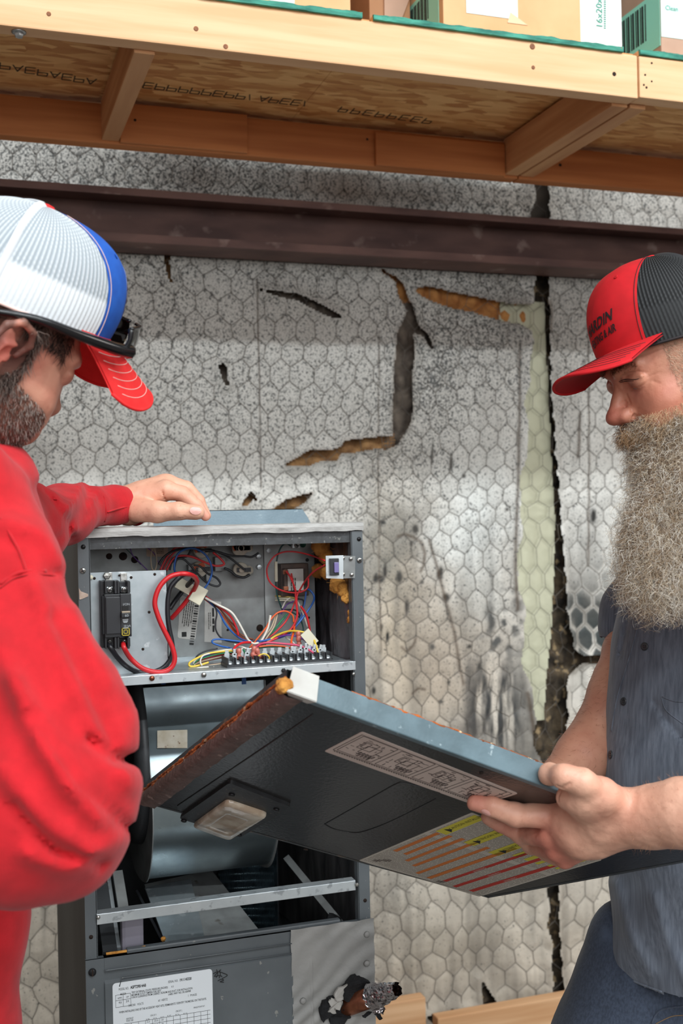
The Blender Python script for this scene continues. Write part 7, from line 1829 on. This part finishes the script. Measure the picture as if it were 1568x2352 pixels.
S.chain([atd(-20, 1230, 1.33), atd(120, 1190, 1.55), atd(210, 1165, 1.70)], [.02, .018, .022])
me_t2, V_t2 = S.mesh(.008)
bo2 = merge([(me_h2, V_h2, tone_h2), (me_a2, V_a2, tone_a2), (me_t2, V_t2, tone_skin(V_t2, base_r, red_r, 3))], 'body'); bo2.materials.append(m_skin)
body_l = link('body', bo2, pl_, 'fair skin')
_b = bvh_of(bo2); nail(_b, 449, 1173, .0062, .0088, .05, body_l)
# short dark hair and a greying beard
N2 = normals(me_h2); under = (V_h2-cfl.o)@cfl.u < -.006; m_back = m_back*under; m_side = m_side*under; m_top = m_top*under; near_ear = np.linalg.norm(V_h2-lf(-.004, -.092, .002), axis=1) > .036; m_back = m_back*near_ear; m_side = m_side*near_ear; m_top = m_top*near_ear; m_beard_l = m_beard_l*near_ear
bk = lf.f*-.5-lf.u*.8
fuzz('hair', V_h2, N2, (m_back+m_side+m_top) > .4, 7000, .009, srgb(50, 38, 34), pl_, 31, bk, .6, .00030, .04)
fuzz('hair', V_h2, N2, m_side > .3, 1200, .010, srgb(140, 122, 112), pl_, 32, -lf.u+lf.f*.2, .6, .00026, .04)
fuzz('beard', V_h2, N2, m_beard_l > .3, 7000, .0045, srgb(92, 64, 52), pl_, 33, lf.f*.5-lf.u*.9, .75, .00030, .08)
fuzz('beard', V_h2, N2, m_beard_l > .3, 4500, .0045, srgb(186, 174, 164), pl_, 34, lf.f*.5-lf.u*.9, .75, .00028, .08)
# hooded sweatshirt
m_hood = mat('red_fleece', srgb(200, 18, 31), srgb(182, 13, 25), scale=40, rough=.92, sheen=.12, bump=.35, bscale=520, bdist=.001)
S = SDF(.045)
q_ = lambda x, y, D, r: (atd(x, y, D), px_r(r, D))
def ch(lst, k=.05):
    P = [q_(*l) for l in lst]; S.chain([p[0] for p in P], [p[1] for p in P], k=k)
ch([(-95, 1130, 1.22, 120), (-90, 1330, 1.25, 165), (-120, 1650, 1.27, 190), (-115, 2100, 1.28, 155), (-105, 2420, 1.28, 142)])     # trunk
ch([(-30, 1160, 1.16, 105), (-10, 1300, 1.12, 122), (35, 1560, 1.08, 158), (95, 1790, 1.05, 186), (98, 1840, 1.05, 188)], .04)   # near upper arm
ch([(92, 1840, 1.05, 176), (0, 1890, 1.03, 160), (-200, 1920, 1.0, 130)], .03)        # near forearm going left
ch([(232, 1648, 1.07, 74), (190, 1600, 1.07, 90)], .03)                     # elbow fold
S.ell(*[atd(170, 1965, 1.06), px_r(74, 1.06)], k=.03)
ch([(-30, 1190, 1.30, 110), (60, 1210, 1.45, 88), (150, 1182, 1.60, 62), (200, 1165, 1.66, 54)], .03)   # far arm
ch([(196, 1164, 1.66, 52), (262, 1160, 1.72, 46), (292, 1160, 1.745, 44)], .01)
ch([(-120, 1130, 1.18, 110), (-20, 1130, 1.22, 95), (-10, 1230, 1.22, 110)], .03)
# collar and hood bunched behind the neck
ch([(-150, 1060, 1.15, 90), (-80, 1095, 1.12, 75), (-40, 1140, 1.14, 70)], .03)
def dp(P):
    z = (P-O)@CF; x = 784+FPX*((P-O)@CR)/z; y = 1176-FPX*((P-O)@CU)/z
    d = (fbm(P*np.array([1, 1, .7]), 8, 3, 41)-.5)*.018
    near = np.clip((1.32-z)/.06, 0, 1)
    for pts, w_, a_ in (([(80, 1340), (150, 1500), (240, 1700), (300, 1800)], 26, .010), ([(30, 1560), (120, 1720), (230, 1880)], 30, .012), ([(0, 1760), (100, 1880), (200, 1960)], 28, .010), ([(170, 1400), (250, 1570)], 16, .006), ([(0, 1480), (60, 1640), (160, 1820)], 26, .008),
                        ([(60, 1960), (160, 2000), (260, 1930)], 22, .008), ([(0, 1200), (90, 1220), (150, 1290)], 20, .008)):
        d += near*a_*np.exp(-(segdist(x, y, pts, False)/w_)**2)
    for pts, w_, a_ in (([(120, 1420), (190, 1560), (270, 1740), (285, 1745)], 16, .012), ([(70, 1640), (180, 1800), (290, 1900)], 14, .010), ([(335, 1745), (262, 1745), (205, 1700)], 15, .014), ([(30, 1850), (120, 1950), (230, 1980)], 14, .010), ([(250, 1650), (300, 1620)], 8, .003),
                        ([(90, 1120), (130, 1200), (160, 1290)], 12, .010), ([(0, 1340), (55, 1312), (150, 1318)], 5, .004), ([(55, 1312), (20, 1230), (0, 1180)], 4, .003)):
        d -= near*a_*np.exp(-(segdist(x, y, pts, False)/w_)**2)
    far = (1-near)*.55
    for pts, w_, a_ in (([(105, 1130), (150, 1190), (165, 1235)], 8, .012), ([(205, 1125), (195, 1165), (160, 1200)], 9, .010), ([(228, 1140), (210, 1175), (185, 1205)], 6, .006), ([(240, 1172), (318, 1158)], 3, .004), ([(130, 1240), (200, 1180)], 6, .006)):
        d -= far*a_*np.exp(-(segdist(x, y, pts, False)/w_)**2)
    for pts, w_, a_ in (([(185, 1110), (170, 1150), (140, 1180)], 10, .010), ([(225, 1125), (215, 1160)], 8, .005)): d += far*a_*np.exp(-(segdist(x, y, pts, False)/w_)**2)
    return d
me_o, V_o = S.mesh(.0058, disp=dp)
xo, yo = pxy(V_o); zo = (V_o-O)@CF
# open the cuff and the neck
cufx = 318-(yo-1160)*-.02
kk = ~((xo > 312) & (yo < 1215) & (zo > 1.6)) & ~((np.linalg.norm(V_o-lf(-.03, 0, -.09), axis=1) < .082) & (yo < 1030))
me_o, V_o = cut(me_o, V_o, kk, 'hoodie'); hood = surf_obj('hoodie', me_o, m_hood, pl_, 'bright red hooded sweatshirt')
bh = bvh_of(me_o)
seam([(0, 1342), (30, 1322), (60, 1313), (105, 1312), (150, 1318)], .0016, m_hood, bv=bh, par=hood); seam([(0, 1352), (30, 1331), (60, 1322), (105, 1321), (148, 1327)], .0007, flat('red_thread', 160, 14, 24, .8), bv=bh, par=hood)
seam([(60, 1312), (45, 1270), (22, 1225), (0, 1190)], .0014, m_hood, bv=bh, par=hood); seam([(240, 1198), (243, 1170), (238, 1140)], .0014, m_hood, bv=bh, par=hood); seam([(246, 1176), (280, 1166), (310, 1160)], .0014, m_hood, bv=bh, par=hood)
# cuff rim
c0 = B_(310, 1160, 1.752); q = MB(); ring = []
axd = (B_(330, 1158, 1.76)-B_(260, 1162, 1.72)); axd /= np.linalg.norm(axd); a1 = np.cross(axd, CF); a1 /= np.linalg.norm(a1); a2 = np.cross(axd, a1)
for k in range(40):
    t = 2*PI*k/40; ring.append(c0+(a1*math.cos(t)+a2*math.sin(t))*px_r(43, 1.75)+axd*.002*math.sin(3*t))
q.tube(ring, .0035, 8, closed=True); q.build('cuff', m_hood, hood)
for x0 in (-230, -60):
    a = atd(x0, 2500, 1.28); q = MB(); q.tube([a, (a[0], a[1], .45), (a[0], a[1]+.01, .10)], [.085, .075, .07], 16); q.build('trouser_leg', m_jean, pl_)
    q = MB(); q.obox((a[0]+.03, a[1], .055), np.eye(3), (.14, .05, .052), bev=.03); q.build('boot', m_boot, pl_)
# cap
m_blue = mat('royal_blue_cap', srgb(26, 92, 186), srgb(20, 80, 170), scale=60, rough=.85, bump=.15, bscale=1600, bdist=.0006)
m_rb = mat('red_brim_cloth', srgb(232, 40, 40), srgb(222, 30, 32), scale=60, rough=.75, bump=.3, bscale=700, bdist=.0008); m_wst = flat('pale_thread', 240, 200, 190, .7)
mesh_strap = [flat('white_strap', 218, 220, 223, .8)]
cap_l, brp = build_cap(cfl, pl_, m_blue, m_rb, m_rb, m_rb, srgb(226, 229, 232), srgb(150, 158, 164), m_wst, brim_drop=.55, brim_arch=3.2, label='white mesh cap with blue front, red button and red brim')
# emblem on the front
q = MB(); pts = [cap_surface(cfl, np.array(.045*math.cos(t)/.112), np.array(.36+.032*math.sin(t)/.15), .0012) for t in np.linspace(0, 2*PI, 40, endpoint=False)]
q.add(pts, [tuple(range(40))]); q.build('emblem', flat('white_patch', 236, 236, 238, .7), cap_l, 'white oval emblem')
q = MB(); cap_text(q, cfl, 'OW', .030, 0, .30, stretch=.9, shear=.1); q.build('emblem', m_rd, cap_l, 'red letters on the emblem')
# dark sunglasses perched on the brim
sg = empty('sunglasses', cfl(.12, 0, -.01), 'black wraparound sunglasses perched on the white and blue cap above the brim', 'sunglasses')
m_sg = mat('glossy_black_frame', srgb(20, 20, 22), rough=.22); m_sl = flat('dark_lens', 16, 14, 14, .05)
for s_ in (1, -1):
    P = catmull([cfl(-.045, s_*.080, -.012), cfl(.0, s_*.090, -.002), cfl(.05, s_*.088, -.001), cfl(.095, s_*.078, .000), cfl(.118, s_*.066, .002)], 6)
    q = MB(); q.tube(P, np.linspace(.0035, .0088, len(P)), 8, flat=.9, up=cfl.u); q.build('temple', m_sg, sg)
    n1, n2 = 14, 8; G = np.zeros((n1, n2, 3))
    for i in range(n1):
        t = i/(n1-1); ang = s_*(.08+t*.62); 
        for j in range(n2):
            w_ = j/(n2-1); hh = (.5-w_)*.038*(1-.30*t**3); R_ = .136+.004*math.sin(w_*PI)
            G[i, j] = cfl(R_*math.cos(ang)*1.02, R_*math.sin(ang)*.84, .012+hh)
    q = MB(); q.grid(G); q.build('lens', m_sl, sg)
    q = MB(); q.tube([G[i, 0] for i in range(n1)], .0022, 6); q.tube([G[i, -1] for i in range(n1)], .0016, 6); q.tube([G[-1, j] for j in range(n2)], .003, 6); q.build('lens_rim', m_sg, sg)
q = MB(); q.tube([cfl(.139, .011, .018), cfl(.141, 0, .022), cfl(.139, -.011, .018)], .0026, 6); q.build('bridge', m_sg, sg)

for o in COL.objects:
    if o.parent is None:
        g_ = {'box': 'filter cartons on the shelf', 'shelf': 'overhead lumber shelves', 'board': 'lumber boards at the foot of the wall'}.get(o.get('category'))
        if g_: o['group'] = g_
